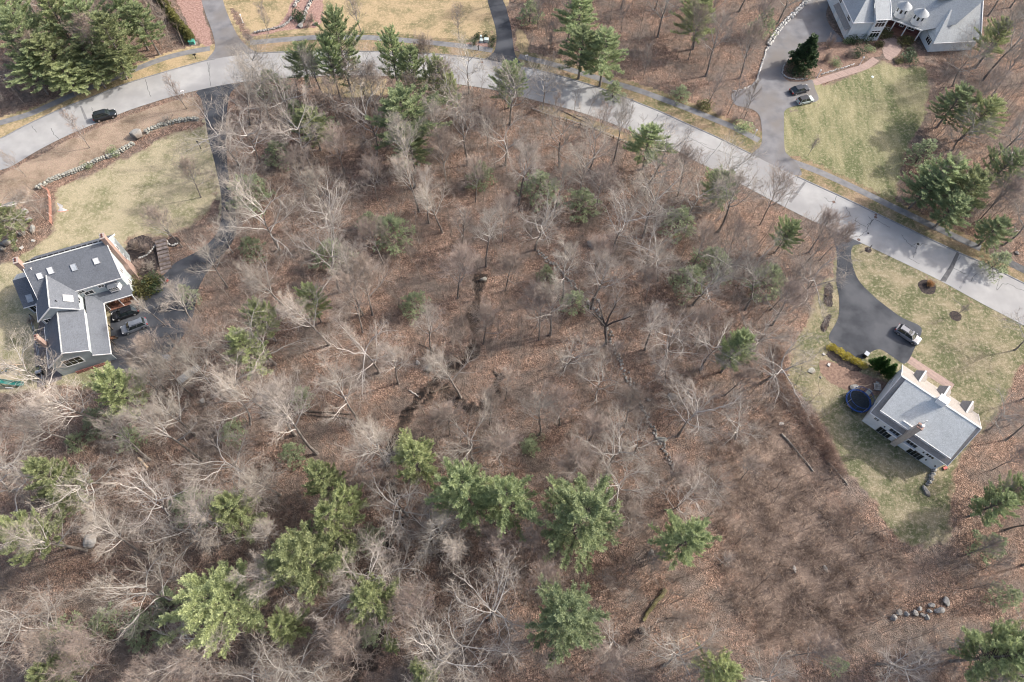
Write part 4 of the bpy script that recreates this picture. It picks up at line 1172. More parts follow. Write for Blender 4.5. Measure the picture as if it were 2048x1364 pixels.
# ---- bare trees placed where the photograph shows their foot: (foot x, y, height, kind)
FEET = [(180, 296, 10, 'young'), (374, 218, 10, 'young'), (52, 353, 8, 'young'), (402, 395, 12, 'maple'), (466, 505, 12, 'oak'), (455, 575, 12, 'tall'), (94, 440, 7, 'maple'),
        (722, 63, 11, 'young'), (918, 77, 10, 'young'), (1102, 105, 9, 'young'), (1077, 58, 11, 'young'), (538, 68, 9, 'young'), (1101, 271, 12, 'young'), (1200, 268, 10, 'young'), (1455, 230, 11, 'young'), (1489, 236, 11, 'young'), (1415, 210, 10, 'young'),
        (1616, 311, 5.5, 'young'), (1966, 160, 19, 'tall'), (1951, 136, 18, 'tall'), (1906, 300, 14, 'oak'), (1986, 410, 12, 'oak'), (1519, 450, 15, 'maple'), (1618, 505, 13, 'maple'), (1640, 520, 11, 'maple'), (1600, 540, 14, 'maple'), (1590, 600, 15, 'oak'), (1545, 650, 14, 'maple'),
        (1912, 632, 4.5, 'young'), (345, 80, 11, 'young'), (758, 745, 17, 'oak'), (797, 767, 14, 'tall'), (1316, 563, 14, 'oak'), (1213, 948, 16, 'oak'), (1230, 985, 13, 'oak'), (1356, 872, 15, 'oak'), (1470, 878, 13, 'oak'),
        (719, 847, 19, 'tall'), (634, 907, 21, 'tall'), (774, 930, 18, 'tall'), (772, 927, 14, 'oak'), (365, 1202, 20, 'oak'), (420, 1096, 18, 'oak'), (296, 1108, 19, 'tall'), (405, 920, 20, 'tall'), (300, 920, 17, 'tall'), (222, 855, 20, 'tall'), (155, 890, 17, 'tall'), (75, 930, 20, 'oak'), (70, 1005, 17, 'oak'),
        (490, 950, 18, 'oak'), (350, 1040, 17, 'oak'), (230, 970, 17, 'oak'), (520, 1000, 15, 'oak'), (560, 990, 14, 'tall'), (475, 1080, 16, 'tall'), (545, 1085, 13, 'tall'), (390, 870, 17, 'tall'), (455, 800, 17, 'tall'), (340, 805, 15, 'tall'), (500, 850, 15, 'oak'),
        (927, 486, 13, 'young'), (838, 423, 15, 'tall'), (858, 446, 14, 'tall'), (885, 465, 13, 'tall'), (560, 500, 17, 'oak'), (660, 438, 15, 'tall'), (668, 478, 15, 'oak'), (575, 620, 17, 'tall'), (680, 585, 18, 'oak'), (725, 630, 18, 'tall'), (745, 630, 16, 'maple'), (660, 690, 18, 'tall'), (725, 665, 17, 'maple'),
        (620, 330, 15, 'oak'), (580, 270, 15, 'oak'), (650, 200, 14, 'tall'), (710, 215, 15, 'young'), (735, 205, 13, 'oak'), (540, 240, 15, 'oak'), (500, 250, 15, 'oak'), (520, 330, 15, 'oak'), (480, 330, 14, 'oak'), (1020, 250, 15, 'oak'), (880, 300, 15, 'tall'), (935, 330, 15, 'tall'), (1010, 330, 14, 'oak'),
        (1070, 500, 15, 'oak'), (1078, 680, 16, 'maple'), (1100, 670, 15, 'tall'), (1190, 430, 14, 'maple'), (1160, 400, 14, 'oak'), (1290, 390, 15, 'oak'), (1310, 350, 13, 'oak'), (1370, 460, 15, 'oak'), (1385, 610, 13, 'oak'), (1490, 620, 16, 'oak'), (1540, 620, 14, 'maple'), (1290, 560, 14, 'oak'), (1190, 545, 12, 'maple'), (1290, 600, 11, 'maple'),
        (1130, 970, 13, 'maple'), (1140, 960, 14, 'maple'), (1080, 870, 14, 'tall'), (1330, 770, 11, 'oak'), (1330, 720, 13, 'oak'), (1220, 720, 9, 'young'), (1120, 850, 13, 'maple'), (980, 850, 12, 'maple'), (1000, 930, 14, 'maple'), (950, 930, 14, 'oak'), (925, 905, 13, 'young'), (880, 860, 10, 'young'), (1010, 800, 11, 'maple'), (900, 870, 11, 'maple'),
        (590, 870, 18, 'tall'), (545, 830, 15, 'tall'), (450, 720, 15, 'maple'), (400, 660, 14, 'tall'), (330, 780, 13, 'oak'), (355, 740, 14, 'maple'), (310, 760, 12, 'maple'), (385, 790, 14, 'tall'), (300, 700, 6, 'maple'), (330, 650, 9, 'tall'),
        (815, 1030, 15, 'oak'), (860, 1080, 12, 'oak'), (880, 1090, 14, 'tall'), (930, 1100, 13, 'tall'), (985, 1105, 13, 'maple'), (800, 1160, 14, 'oak'), (850, 1220, 14, 'maple'), (790, 1220, 16, 'oak'), (980, 1240, 17, 'oak'), (915, 1290, 15, 'oak'), (870, 1330, 16, 'oak'), (660, 1330, 16, 'oak'), (610, 1340, 15, 'oak'), (545, 1345, 14, 'oak'), (700, 1290, 14, 'maple'),
        (250, 1280, 17, 'maple'), (430, 1290, 16, 'oak'), (440, 1325, 14, 'maple'), (180, 1300, 15, 'maple'), (110, 1235, 18, 'oak'), (150, 1270, 15, 'oak'), (230, 1330, 15, 'maple'), (50, 1290, 16, 'maple'), (370, 1345, 15, 'maple'),
        (1100, 1330, 11, 'young'), (1200, 1330, 12, 'maple'), (1330, 1330, 13, 'oak'), (1250, 1200, 9, 'young'), (1200, 1160, 9, 'young'), (1060, 1100, 12, 'maple'), (1290, 1130, 10, 'young'), (1330, 1020, 12, 'oak'), (1440, 1130, 8, 'young'), (1590, 1310, 12, 'maple'), (1755, 1328, 12, 'oak'), (1990, 1258, 14, 'tall'), (1930, 1180, 10, 'young'), (1960, 1140, 9, 'young'), (2010, 1060, 15, 'tall'), (1340, 960, 10, 'maple'), (1380, 1000, 9, 'young')]
FEET += [(2030, 700, 12, 'oak'), (2042, 800, 13, 'maple'), (2012, 880, 13, 'tall'), (1985, 940, 12, 'maple'), (1962, 1005, 10, 'maple'), (2045, 1130, 13, 'oak'), (1930, 1110, 9, 'maple'), (1890, 1300, 11, 'oak'), (2040, 1010, 12, 'oak'), (1975, 860, 10, 'oak'),
         (1180, 880, 11, 'maple'), (1270, 905, 10, 'oak'), (1250, 1050, 10, 'maple'), (1340, 1235, 9, 'maple'), (1230, 1290, 9, 'oak'), (1395, 1315, 11, 'maple'), (1500, 1352, 12, 'oak'), (1420, 985, 9, 'oak'), (1480, 960, 9, 'maple'), (1190, 800, 12, 'oak'), (1400, 740, 13, 'oak'), (1450, 790, 12, 'maple'), (1390, 690, 12, 'maple'), (1500, 700, 12, 'oak'), (1290, 700, 12, 'tall'), (1250, 850, 12, 'maple')]
BDESC = {'tall': 'tall pale bare tree', 'maple': 'twiggy reddish-grey bare tree', 'oak': 'gnarled spreading bare tree', 'young': 'slender young bare tree'}
SPOTS = []
for (x, y, h, k) in FEET:
    p = G(x, y)
    if k != 'young' and 440 < x < 1660 and y > 180: h = h * 1.13
    SPOTS.append((p.x, p.y, h, k))
# the rest of the wood, spaced as closely as in the photograph
def free_spot(n=1):
    best = None
    for t in range(60):
        px, py = rng.uniform(-40, 2070), rng.uniform(-50, 1400)
        if 1380 < px < 2000 and py > 840 and rng.random() < 0.7: continue
        p = G(px, py)
        if blocked(p.x, p.y, MAP_TREE): continue
        d = min(math.hypot(p.x - a, p.y - b) for a, b, _, _ in SPOTS) * (1.0 if px > 900 or py < 500 else 0.7)
        if best is None or d > best[0]: best = (d, px, py, p)
    return best


while len(SPOTS) < 318:
    d, px, py, p = free_spot()
    if px < 900 and py > 600: k = rng.choice(['tall', 'oak', 'maple'])
    elif py < 330: k = rng.choice(['maple', 'maple', 'young', 'tall', 'oak'])
    elif px > 1500: k = rng.choice(['maple', 'oak', 'oak', 'tall'])
    else: k = rng.choice(['oak', 'maple', 'tall', 'maple'])
    h = {'tall': rng.uniform(16, 20), 'maple': rng.uniform(13, 16.5), 'oak': rng.uniform(15, 18), 'young': rng.uniform(8, 11)}[k]
    SPOTS.append((p.x, p.y, h, k))
for i, (x, y, h, k) in enumerate(SPOTS):
    h0, tm, cm = BARE[k][i % len(BARE[k])]
    plant('bare_tree', BDESC[k], 'bare tree', 'leafless trees of the wood', (tm, cm), ('trunk', 'crown'), (x, y, 0), h / h0, rng.uniform(0, 6.28), h * 0.68, sx=rng.uniform(0.85, 1.12))

# the dark crooked tree with two arms, in the middle of the wood
tb, cb = TB(77), TB(78)
base = G(1210, 690)
top = G(1211, 653, 3.4) - base
tb.tube([Vector((0, 0, -.2)), Vector((0.05, 0, 1.5)), top], [.34, .27, .25], 8, 0)
for (ex, ey, ez) in ((1185, 585, 9.5), (1262, 632, 8.0), (1160, 610, 9.0), (1235, 590, 10.0)):
    e = G(ex, ey, ez) - base
    pts = [top, top.lerp(e, .3) + Vector((0, 0, .5)), top.lerp(e, .65) + Vector((.3, -.2, .7)), e]
    tb.tube(pts, [.2, .16, .11, .06], 6, 0)
    for q in range(14):
        b, bd = along(pts, tb.r.uniform(.35, .99))
        bp = cb.path(b, cb.dirvar(bd, R(tb.r.uniform(30, 70))), tb.r.uniform(1.5, 3.2), 5, .16, .08)
        cb.tube(bp, [.05, .04, .03, .02, .014, .008], 4, 0)
        for w in range(8):
            c, cd = along(bp, tb.r.uniform(.2, .98))
            wp = cb.path(c, cb.dirvar(cd, R(45)), tb.r.uniform(.5, 1.1), 2, .15, .1)
            cb.tube(wp, [.012, .009, .005], 3, 1)
            for z in range(3):
                f, fd = along(wp, tb.r.random()); cb.spike(f, f + cb.dirvar(fd, R(40)) * .4, .007, 1)
ft = thing('bare_tree', 'dark crooked bare tree forking low into two thick arms', 'bare tree', base, 0, 'leafless trees of the wood')
link('trunk', tb.mesh('trunk', [M['bark_dark']]), ft); link('crown', cb.mesh('crown', [M['bark_grey'], M['twig']]), ft)


# ---- brush: saplings and canes nobody could count
def brush(name, seed, n, mat, hrange, test, label, stems=3, spread=0.35, fine=3, box=(-40, -40, 2090, 1400)):
    r = random.Random(seed)
    S = TB(seed)
    made = 0; t = 0
    while made < n and t < n * 30:
        t += 1
        px, py = r.uniform(box[0], box[2]), r.uniform(box[1], box[3])
        if not test(px, py, r): continue
        p = G(px, py)
        if name == 'woodland_brush' and blocked(p.x, p.y, MAP_SAP): continue
        made += 1
        h = r.uniform(*hrange)
        for s in range(stems):
            a = r.uniform(0, 6.28); sp = r.uniform(0, spread)
            d = Vector((math.cos(a) * sp, math.sin(a) * sp, 1)).normalized()
            q = S.path(Vector((p.x + r.gauss(0, .25), p.y + r.gauss(0, .25), -.05)), d, h * r.uniform(.6, 1.1), 3, .16, -0.02)
            S.tube(q, [.024, .020, .015, .008], 3, 0)
            for k in range(fine):
                b, bd = along(q, r.uniform(.3, .98))
                e = b + (S.dirvar(bd, R(r.uniform(25, 60))) + Vector((0, 0, .1))) * h * r.uniform(.16, .34)
                S.spike(b, e, .009, 0)
                g = b.lerp(e, .5)
                S.spike(g, g + S.dirvar(e - b, R(40)) * h * .12, .007, 0)
    o = link(name, S.mesh(name, [mat]))
    return tag(o, label, 'undergrowth', kind='stuff')


brush('woodland_brush', 5, 5200, M['brushwood'], (1.0, 3.6), lambda x, y, r: not (x > 1380 and y > 840 and r.random() < .4), 'bare saplings and twiggy undergrowth spread through the wood')
CLR = [(1420, 900), (1540, 800), (1620, 870), (1700, 985), (1770, 1075), (1830, 1110), (1800, 1190), (1700, 1300), (1560, 1330), (1450, 1200), (1430, 1020)]
def saplings(n, seed):
    r = random.Random(seed); S = TB(seed); made = 0
    while made < n:
        px, py = r.uniform(-40, 2080), r.uniform(-40, 1400)
        if px < 850 and py > 560 and r.random() < .6: continue
        if px > 1380 and py > 860 and r.random() < .8: continue
        p = G(px, py)
        if blocked(p.x, p.y, MAP_SAP): continue
        made += 1
        h = r.uniform(4.5, 10.5)
        tp = S.path(Vector((p.x, p.y, -.1)), Vector((r.gauss(0, .09), r.gauss(0, .09), 1)), h, 5, .05, .04)
        S.tube(tp, [.055, .05, .04, .03, .02, .01], 4, 0)
        for i in range(9):
            b, bd = along(tp, r.uniform(.3, .97))
            lp = S.path(b, S.dirvar(bd, R(r.uniform(28, 60))), h * r.uniform(.16, .30), 3, .09, .08)
            S.tube(lp, [.028, .022, .016, .008], 3, 0)
            for k in range(5):
                c, cd = along(lp, r.uniform(.2, .98))
                e = c + S.dirvar(cd, R(r.uniform(25, 55))) * h * r.uniform(.05, .10)
                S.spike(c, e, .012, 0)
                for z in range(2):
                    g = c.lerp(e, r.uniform(.2, .9)); S.spike(g, g + S.dirvar(e - c, R(42)) * h * r.uniform(.03, .06), .008, 0)
    tag(link('sapling_thicket', S.mesh('sapling_thicket', [M['brushwood']])), 'thin leafless saplings crowding between the larger trees', 'saplings', kind='stuff')


saplings(1200, 12)
brush('bramble_thicket', 6, 2300, M['cane'], (1.0, 2.6), lambda x, y, r: (math.sin(x * .045 + 1) * math.cos(y * .06) + .6 * math.sin(x * .11 - y * .09) > r.uniform(-1.1, .5)) and inside(CLR, np.array([[x, y]]))[0], 'brown tangle of bramble canes filling the open clearing', 4, 1.5, 3, box=(1410, 790, 1850, 1340))
HED = [(1545, 690), (1566, 690), (1574, 765), (1604, 803), (1640, 846), (1662, 893), (1692, 948), (1674, 956), (1630, 890), (1586, 828), (1552, 790), (1542, 740)]
brush('hedge_thicket', 8, 650, M['hedgecane'], (0.9, 2.2), lambda x, y, r: inside(HED, np.array([[x, y]]))[0], 'band of brown brush along the lawn edge', 4, .6, 4, box=(1530, 680, 1700, 960))


# ------------------------------------------------------------------ houses
def window(parent, c, ex, n, w, h, cols=2, rows=2, up=Vector((0, 0, 1)), trim=0.11, split=False, white=None, glass=None, name='window'):
    """framed window on a wall: frame with glazing bars, panes set behind them"""
    c, ex, n = Vector(c), Vector(ex).normalized(), Vector(n).normalized()
    up = n.cross(ex).normalized() if abs(up.dot(n)) > 0.3 else up
    if up.z < 0: up = -up
    def q(a, b, d): return c + ex * a + up * b + n * d
    m = MB()
    def bx(a0, a1, b0, b1, d0, d1):
        vs = [q(a, b, d) for d in (d0, d1) for b in (b0, b1) for a in (a0, a1)]
        m.faces(vs, [(0, 2, 3, 1), (4, 5, 7, 6), (0, 1, 5, 4), (2, 6, 7, 3), (0, 4, 6, 2), (1, 3, 7, 5)])
    W, H = w / 2, h / 2
    bx(-W - trim, W + trim, H, H + trim, -.02, .07); bx(-W - trim, W + trim, -H - trim, -H, -.02, .085)
    bx(-W - trim, -W, -H, H, -.02, .07); bx(W, W + trim, -H, H, -.02, .07)
    for k in range(1, cols): bx(-W + w * k / cols - .035, -W + w * k / cols + .035, -H, H, .0, .055)
    for k in range(1, rows): bx(-W, W, -H + h * k / rows - .025, -H + h * k / rows + .025, .0, .05)
    f = m.build(name, white or M['white'], parent)
    cells = [(-W + w * i / cols, -W + w * (i + 1) / cols, -H + h * j / rows, -H + h * (j + 1) / rows) for i in range(cols) for j in range(rows)] if split else [(-W, W, -H, H)]
    for (a0, a1, b0, b1) in cells:
        g = MB(); vs = [q(a, b, d) for d in (.005, .03) for b in (b0, b1) for a in (a0, a1)]
        g.faces(vs, [(0, 2, 3, 1), (4, 5, 7, 6), (0, 1, 5, 4), (2, 6, 7, 3), (0, 4, 6, 2), (1, 3, 7, 5)])
        g.build('pane', glass or M['glass'], f)
    return f


def skylight(parent, c, ex, n, w, h, mat):
    return window(parent, Vector(c) + Vector(n).normalized() * 0.08, ex, n, w, h, 1, 1, Vector((0, 0, 1)), 0.08, False, M['steel'], mat, 'skylight')


def trimline(parent, pts, w=0.2, t=0.06, name='trim', mat=None):
    m = MB()
    for a, b in zip(pts[:-1], pts[1:]): m.bar(a, b, t, w)
    return m.build(name, mat or M['white'], parent)


# ---- blue-grey house at the left
o1 = G(273, 590)
A1 = R(23.5)
H1 = thing('house', 'blue-grey clapboard house with dark shingle roofs and three brick chimneys', 'house', (o1.x, o1.y, 0), A1)
def w1(u, v, z=0.0): return Vector((o1.x + u * math.cos(A1) - v * math.sin(A1), o1.y + u * math.sin(A1) + v * math.cos(A1), z))
def prism_u(pts, u0, u1, name, mat, root):      # profile in (v, z) swept along u
    m = MB(); m.extrude([(u0, p[0], p[1]) for p in pts], (u1 - u0, 0, 0)); return m.build(name, mat, root)
def prism_v(pts, v0, v1, name, mat, root):      # profile in (u, z) swept along v
    m = MB(); m.extrude([(p[0], v0, p[1]) for p in pts], (0, v1 - v0, 0)); return m.build(name, mat, root)
def slab(root, pts, mat, th=0.16, name='roof'):
    m = MB(); m.slab(pts, th); return m.build(name, mat, root)
prism_u([(0, 0), (9.9, 0), (9.9, 6.75), (4.95, 11.05), (0, 6.75)], -13.9, 0, 'wall', M['side_blue'], H1)
slab(H1, [(-14.2, -.35, 6.62), (.28, -.35, 6.62), (.28, 4.95, 11.23), (-14.2, 4.95, 11.23)], M['roof_blue'])
slab(H1, [(-14.2, 10.25, 6.62), (.28, 10.25, 6.62), (.28, 4.96, 11.22), (-14.2, 4.96, 11.22)], M['roof_blue'])
trimline(H1, [(.30, -.37, 6.5), (.30, 4.95, 11.13)], .26, .07); trimline(H1, [(.30, 10.27, 6.5), (.30, 4.95, 11.13)], .26, .07)
trimline(H1, [(-14.22, -.37, 6.5), (-14.22, 4.95, 11.13)], .26, .07); trimline(H1, [(-8.0, -.40, 6.5), (.28, -.40, 6.5)], .26, .07, 'gutter')
m = MB()
m.box((-14.1, 4.83, 11.2), (.2, 5.07, 11.3)); m.build('ridge_vent', M['roof_light'], H1)
m = MB()
for k in range(14): m.box((-13.6 + k * .98, 5.3, 10.92), (-12.85 + k * .98, 5.5, 11.2))
tag(m.build('snow_guard', M['black'], H1))
nrm = Vector((0, -4.61, 5.3)).normalized()
for u, v, mt, hh in ((-12.2, 2.9, 'skywhite', 1.0), (-10.2, 3.2, 'skywhite', 1.1), (-6.4, 2.75, 'skyglass', 1.1), (-2.5, 2.75, 'skywhite', 1.0)):
    skylight(H1, (u, v, 6.62 + (v + .35) * .87), (1, 0, 0), nrm, .85, hh, M[mt])
m = MB(); m.tube([(-13.0, 4.0, 10.3), (-13.0, 4.0, 10.9), (-12.7, 3.8, 11.0)], [.06, .06, .06], 8); m.build('vent_pipe', M['white'], H1)
# front wall windows and bay
for u, z in ((-7.3, 5.75), (-3.85, 5.75), (-2.0, 5.75)): window(H1, (u, -.01, z), (1, 0, 0), (0, -1, 0), .95, 1.05, 2, 2)
window(H1, (-6.4, -.01, 4.75), (1, 0, 0), (0, -1, 0), 1.5, .9, 2, 1)
m = MB(); bay = [(-3.35, 0), (-2.9, -.85), (-1.25, -.85), (-.8, 0)]
m.extrude([(a, b, 3.9) for a, b in bay], (0, 0, 1.35)); bw = m.build('bay_window', M['white'], H1)
m = MB(); m.faces([(-3.45, 0, 5.25), (-2.95, -.95, 5.25), (-1.2, -.95, 5.25), (-.7, 0, 5.25), (-2.7, 0, 6.0), (-1.5, 0, 6.0)], [(0, 1, 4), (1, 2, 5, 4), (2, 3, 5), (3, 2, 1, 0)]); m.build('bay_roof', M['roof_blue'], bw)
m = MB(); m.box((-2.82, -.88, 4.25), (-1.33, -.86, 5.05)); m.build('pane', M['glass'], bw)
g = MB()
for k in range(1, 5): g.box((-2.82 + k * .298 - .03, -.91, 4.25), (-2.82 + k * .298 + .03, -.885, 5.05))
g.box((-2.82, -.91, 4.62), (-1.33, -.886, 4.68)); g.build('glazing_bar', M['white'], bw)
# gable end to the right
for v, z in ((2.2, 5.5), (7.4, 5.6), (1.6, 2.4), (7.6, 2.4)): window(H1, (.01, v, z), (0, 1, 0), (1, 0, 0), .9, 1.3, 2, 3)
def chimney(root, u0, u1, v0, v1, z, mat, base=None):
    m = MB(); m.box((u0, v0, 0), (u1, v1, z - .25))
    if base: m.box((u0, v0 - base, 0), (u1 + .12, v1 + base, 3.2)); m.extrude([(u0, v0 - base, 3.2), (u0, v1 + base, 3.2), (u0, v1, 4.3), (u0, v0, 4.3)], (u1 - u0 + .1, 0, 0))
    c = m.build('chimney', mat, root)
    k = MB(); k.box((u0 - .07, v0 - .07, z - .25), (u1 + .07, v1 + .07, z)); k.build('chimney_cap', mat, c)
    f = MB()
    for j in (.3, .7):
        f.box(((u0 + u1) / 2 - .14, v0 + (v1 - v0) * j - .14, z - .01), ((u0 + u1) / 2 + .14, v0 + (v1 - v0) * j + .14, z + .2))
    f.build('flue', M['darkred'], c)
    return c
chimney(H1, .03, .78, 4.35, 5.55, 12.75, M['brick'], .45)
chimney(H1, -14.68, -13.93, 4.35, 5.55, 12.75, M['brick'])
# cross wing
prism_v([(-14.5, 0), (-7.95, 0), (-7.95, 6.55), (-11.2, 9.15), (-14.5, 6.55)], -4.1, 2.0, 'wall', M['side_blue'], H1)
slab(H1, [(-7.62, -4.45, 6.42), (-11.2, -4.45, 9.33), (-11.2, 2.8, 9.33), (-7.62, -.35, 6.42)], M['roof_blue'])
slab(H1, [(-14.82, -4.45, 6.42), (-11.21, -4.45, 9.325), (-11.21, 2.8, 9.325), (-14.82, -.35, 6.42)], M['roof_blue'])
trimline(H1, [(-14.85, -4.48, 6.3), (-11.2, -4.48, 9.22), (-7.6, -4.48, 6.3)], .26, .07); trimline(H1, [(-11.2, -4.4, 9.36), (-11.2, 2.7, 9.36)], .1, .2, 'ridge_cap', M['roof_light'])
trimline(H1, [(-14.86, -4.45, 6.3), (-14.86, -.3, 6.3)], .2, .08, 'gutter')
n2 = Vector((2.91, 0, 3.58)).normalized()
skylight(H1, (-8.9, -2.2, 7.46), (0, 1, 0), n2, 1.35, 1.5, M['skywhite'])
m = MB(); m.cyl((-10.3, -3.0), .09, 8.4, 8.95, 8); m.build('vent_pipe', M['black'], H1)
window(H1, (-9.2, -4.11, 5.6), (1, 0, 0), (0, -1, 0), 1.1, .95, 2, 1); window(H1, (-13.5, -4.11, 5.5), (1, 0, 0), (0, -1, 0), 1.1, .95, 2, 1)
window(H1, (-7.94, -1.8, 5.6), (0, 1, 0), (1, 0, 0), 1.2, .9, 2, 1)
# garage wing with its long low side roof
prism_v([(-14.6, 0), (-7.5, 0), (-7.5, 5.7), (-11.0, 7.15), (-14.6, 4.35)], -12.8, -4.12, 'wall', M['side_blue'], H1)
slab(H1, [(-7.28, -13.1, 5.72), (-11.0, -13.1, 7.28), (-11.0, -4.14, 7.28), (-7.28, -4.14, 5.72)], M['roof_blue'])
slab(H1, [(-14.92, -13.1, 4.2), (-11.01, -13.1, 7.275), (-11.01, -4.14, 7.275), (-14.92, -4.14, 4.2)], M['roof_blue'])
trimline(H1, [(-14.95, -13.13, 4.1), (-11.0, -13.13, 7.18), (-7.25, -13.13, 5.6)], .26, .07)
trimline(H1, [(-14.96, -13.1, 4.1), (-14.96, -4.2, 4.1)], .2, .08, 'gutter'); trimline(H1, [(-7.22, -13.1, 5.58), (-7.22, -4.2, 5.58)], .24, .09)
trimline(H1, [(-11.0, -13.0, 7.31), (-11.0, -4.3, 7.31)], .1, .2, 'ridge_cap', M['roof_light'])
prism_v([(-7.49, 0), (-5.25, 0), (-5.25, 2.8), (-7.49, 4.05)], -12.79, -12.6, 'wall', M['side_blue'], H1)
for v in (-9.6, -6.2, -2.2):
    m = MB(); m.box((-5.2, v - .08, 0), (-5.04, v + .08, 2.85)); m.build('post', M['bark_dark'], H1)
slab(H1, [(-4.9, -13.3, 3.0), (-4.9, -1.95, 3.0), (-6.4, -.02, 3.75), (-7.48, -.02, 4.29), (-7.48, -13.3, 4.29)], M['roof_blue'])
slab(H1, [(-4.9, -1.952, 3.003), (.35, -1.952, 3.003), (.35, -.03, 3.76), (-6.4, -.03, 3.76)], M['roof_blue'])
trimline(H1, [(-7.48, -13.33, 4.18), (-4.87, -13.33, 2.9), (-4.87, -1.98, 2.9), (.36, -1.98, 2.9)], .24, .08, 'gutter')
for v in (-5.5, -9.2, -10.1): window(H1, (-7.49, v, 5.0), (0, 1, 0), (1, 0, 0), .6, .5, 2, 1)
for v in (-11.2, -8.0, -4.8):
    d = MB(); d.box((-7.49, v - 1.25, .05), (-7.44, v + 1.25, 2.4)); gd = d.build('garage_door', M['bin_grey'], H1)
gw = window(H1, (-11.1, -12.81, 3.5), (1, 0, 0), (0, -1, 0), 2.9, 1.9, 3, 2, trim=.16, split=True)
prism_u([(4.3, 0), (2, 0), (2, .1), (4.3, .1)], -14, -13.95, 'doorstep', M['paver'], H1)
chimney(H1, -15.15, -14.62, -8.75, -7.75, 7.4, M['brick'])
# sun room at the back left
prism_u([(2.75, 0), (9.3, 0), (9.3, 3.7), (7.1, 5.35), (2.75, 2.9)], -18.6, -14.02, 'wall', M['side_blue'], H1)
slab(H1, [(-18.9, 2.4, 2.85), (-14.05, 2.4, 2.85), (-14.05, 7.1, 5.5), (-19.0, 7.1, 5.5)], M['roof_blue'])
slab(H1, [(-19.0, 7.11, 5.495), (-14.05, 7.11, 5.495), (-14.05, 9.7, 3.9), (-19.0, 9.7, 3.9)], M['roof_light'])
trimline(H1, [(-18.92, 2.36, 2.75), (-14.6, 2.36, 2.75)], .2, .08, 'gutter')
skylight(H1, (-17.3, 3.6, 3.54), (1, 0, 0), Vector((0, -2.65, 4.7)), .9, 1.3, M['skyglass'])
for u in (-17.6, -15.9): window(H1, (u, 2.74, 1.4), (1, 0, 0), (0, -1, 0), 1.3, 2.0, 2, 1)
# porch deck, rail and posts
m = MB(); m.box((-5.15, -1.95, .02), (.2, -.02, .30)); m.build('porch_deck', M['deck'], H1)
for u in (.1, -2.4, -4.9):
    m = MB(); m.box((u - .07, -1.88, .3), (u + .07, -1.74, 2.85)); m.build('post', M['white'], H1)
window(H1, (-3.4, -.03, 1.7), (1, 0, 0), (0, -1, 0), 1.6, 1.3, 3, 2); m = MB(); m.box((-1.6, -.07, .3), (-.6, -.03, 2.4)); m.build('door', M['white'], H1)
# red picket strip along the garage gable
rf = thing('picket_fence', 'low dull red picket rail at the foot of the grey gable wall', 'fence', w1(-9.6, -13.3), A1)
m = MB(); m.bar((-2.6, 0, .75), (2.9, 0, .75), .08, .1); m.bar((-2.6, 0, .2), (2.9, 0, .2), .06, .08); m.build('rail', M['redpaint'], rf)
pk = MB(); pk.box((-.08, -.03, .05), (.08, .05, .9)); pm = pk.mesh('picket', M['redpaint'])
for k in range(19): link('picket', pm, rf, (-2.5 + k * .295, 0, 0))
# adirondack chairs on the porch
def porch_chair():
    t = thing('porch_chair', None, 'chair', (0, 0, 0), 0, 'brown chairs on the porch')
    m = MB(); m.extrude([(-.3, -.28, .36), (.3, -.28, .36), (.3, .28, .24), (-.3, .28, .24)], (0, 0, .05)); m.build('seat', M['chairwood'], t)
    m = MB()
    for k in range(5): m.extrude([(-.28 + k * .115, .26, .28), (-.18 + k * .115, .26, .28), (-.18 + k * .115, .52, 1.0 + .05 * (2 - abs(k - 2))), (-.28 + k * .115, .52, 1.0 + .05 * (2 - abs(k - 2)))], (0, .03, .01))
    m.build('backrest', M['chairwood'], t)
    for sx in (-1, 1):
        m = MB(); m.box((sx * .4 - .07, -.35, .55), (sx * .4 + .07, .4, .6)); m.build('armrest', M['chairwood'], t)
        m = MB(); m.box((sx * .36 - .04, -.32, 0), (sx * .36 + .04, -.24, .55)); m.build('leg', M['chairwood'], t)
        m = MB(); m.box((sx * .36 - .04, .3, 0), (sx * .36 + .04, .38, .55)); m.build('leg', M['chairwood'], t)
    return t
pc = porch_chair()
for i, u in enumerate((-4.2, -3.0, -1.75, -.65)):
    c = pc if i == 0 else copy_tree(pc)
    c.location = w1(u, -1.1, .30); c.rotation_euler = (0, 0, A1)
    c['label'] = 'brown wooden porch chair, ' + ['leftmost of the four on the porch', 'second from the left of four', 'third from the left of four', 'rightmost of the four on the porch'][i]
hard_sheet('patio', [w1(-19.2, -13.6), w1(-14.95, -13.4), w1(-14.6, -4.0), w1(-14.55, 2.3), w1(-17.2, 2.3), w1(-19.2, -4)], 0.030, M['paver'])['label'] = 'brown stone patio behind the blue-grey house'
kt = thing('outdoor_kitchen', 'dark-topped stone grill counter on the patio beside the small chimney', 'counter', w1(-17.3, -9.2), A1)
m = MB(); m.box((-1.3, -.5, 0), (1.3, .5, .9)); m.box((-1.3, .5, 0), (-.5, 1.5, .9)); m.build('base', M['brick'], kt)
m = MB(); m.box((-1.4, -.6, .9), (1.4, .55, .98)); m.box((-1.4, .551, .9), (-.4, 1.6, .979)); m.build('worktop', M['patch'], kt)
gr = thing('gas_grill', 'pale covered grill standing at the edge of the stone patio', 'grill', w1(-18.3, -10.9), A1)
m = MB(); m.box((-.5, -.3, .1), (.5, .3, .8)); m.build('cart', M['black'], gr)
m = MB(); m.tube([(-.5, 0, .85), (.5, 0, .85)], [.32, .32], 10); m.build('lid', M['steel'], gr)
fe = thing('garden_fence', 'thin dark rail fence along the outer edge of the patio', 'fence', (0, 0, 0))
pts = gpts([(65, 634), (72, 665), (77, 690), (82, 720), (88, 750), (91, 775)])
m = MB()
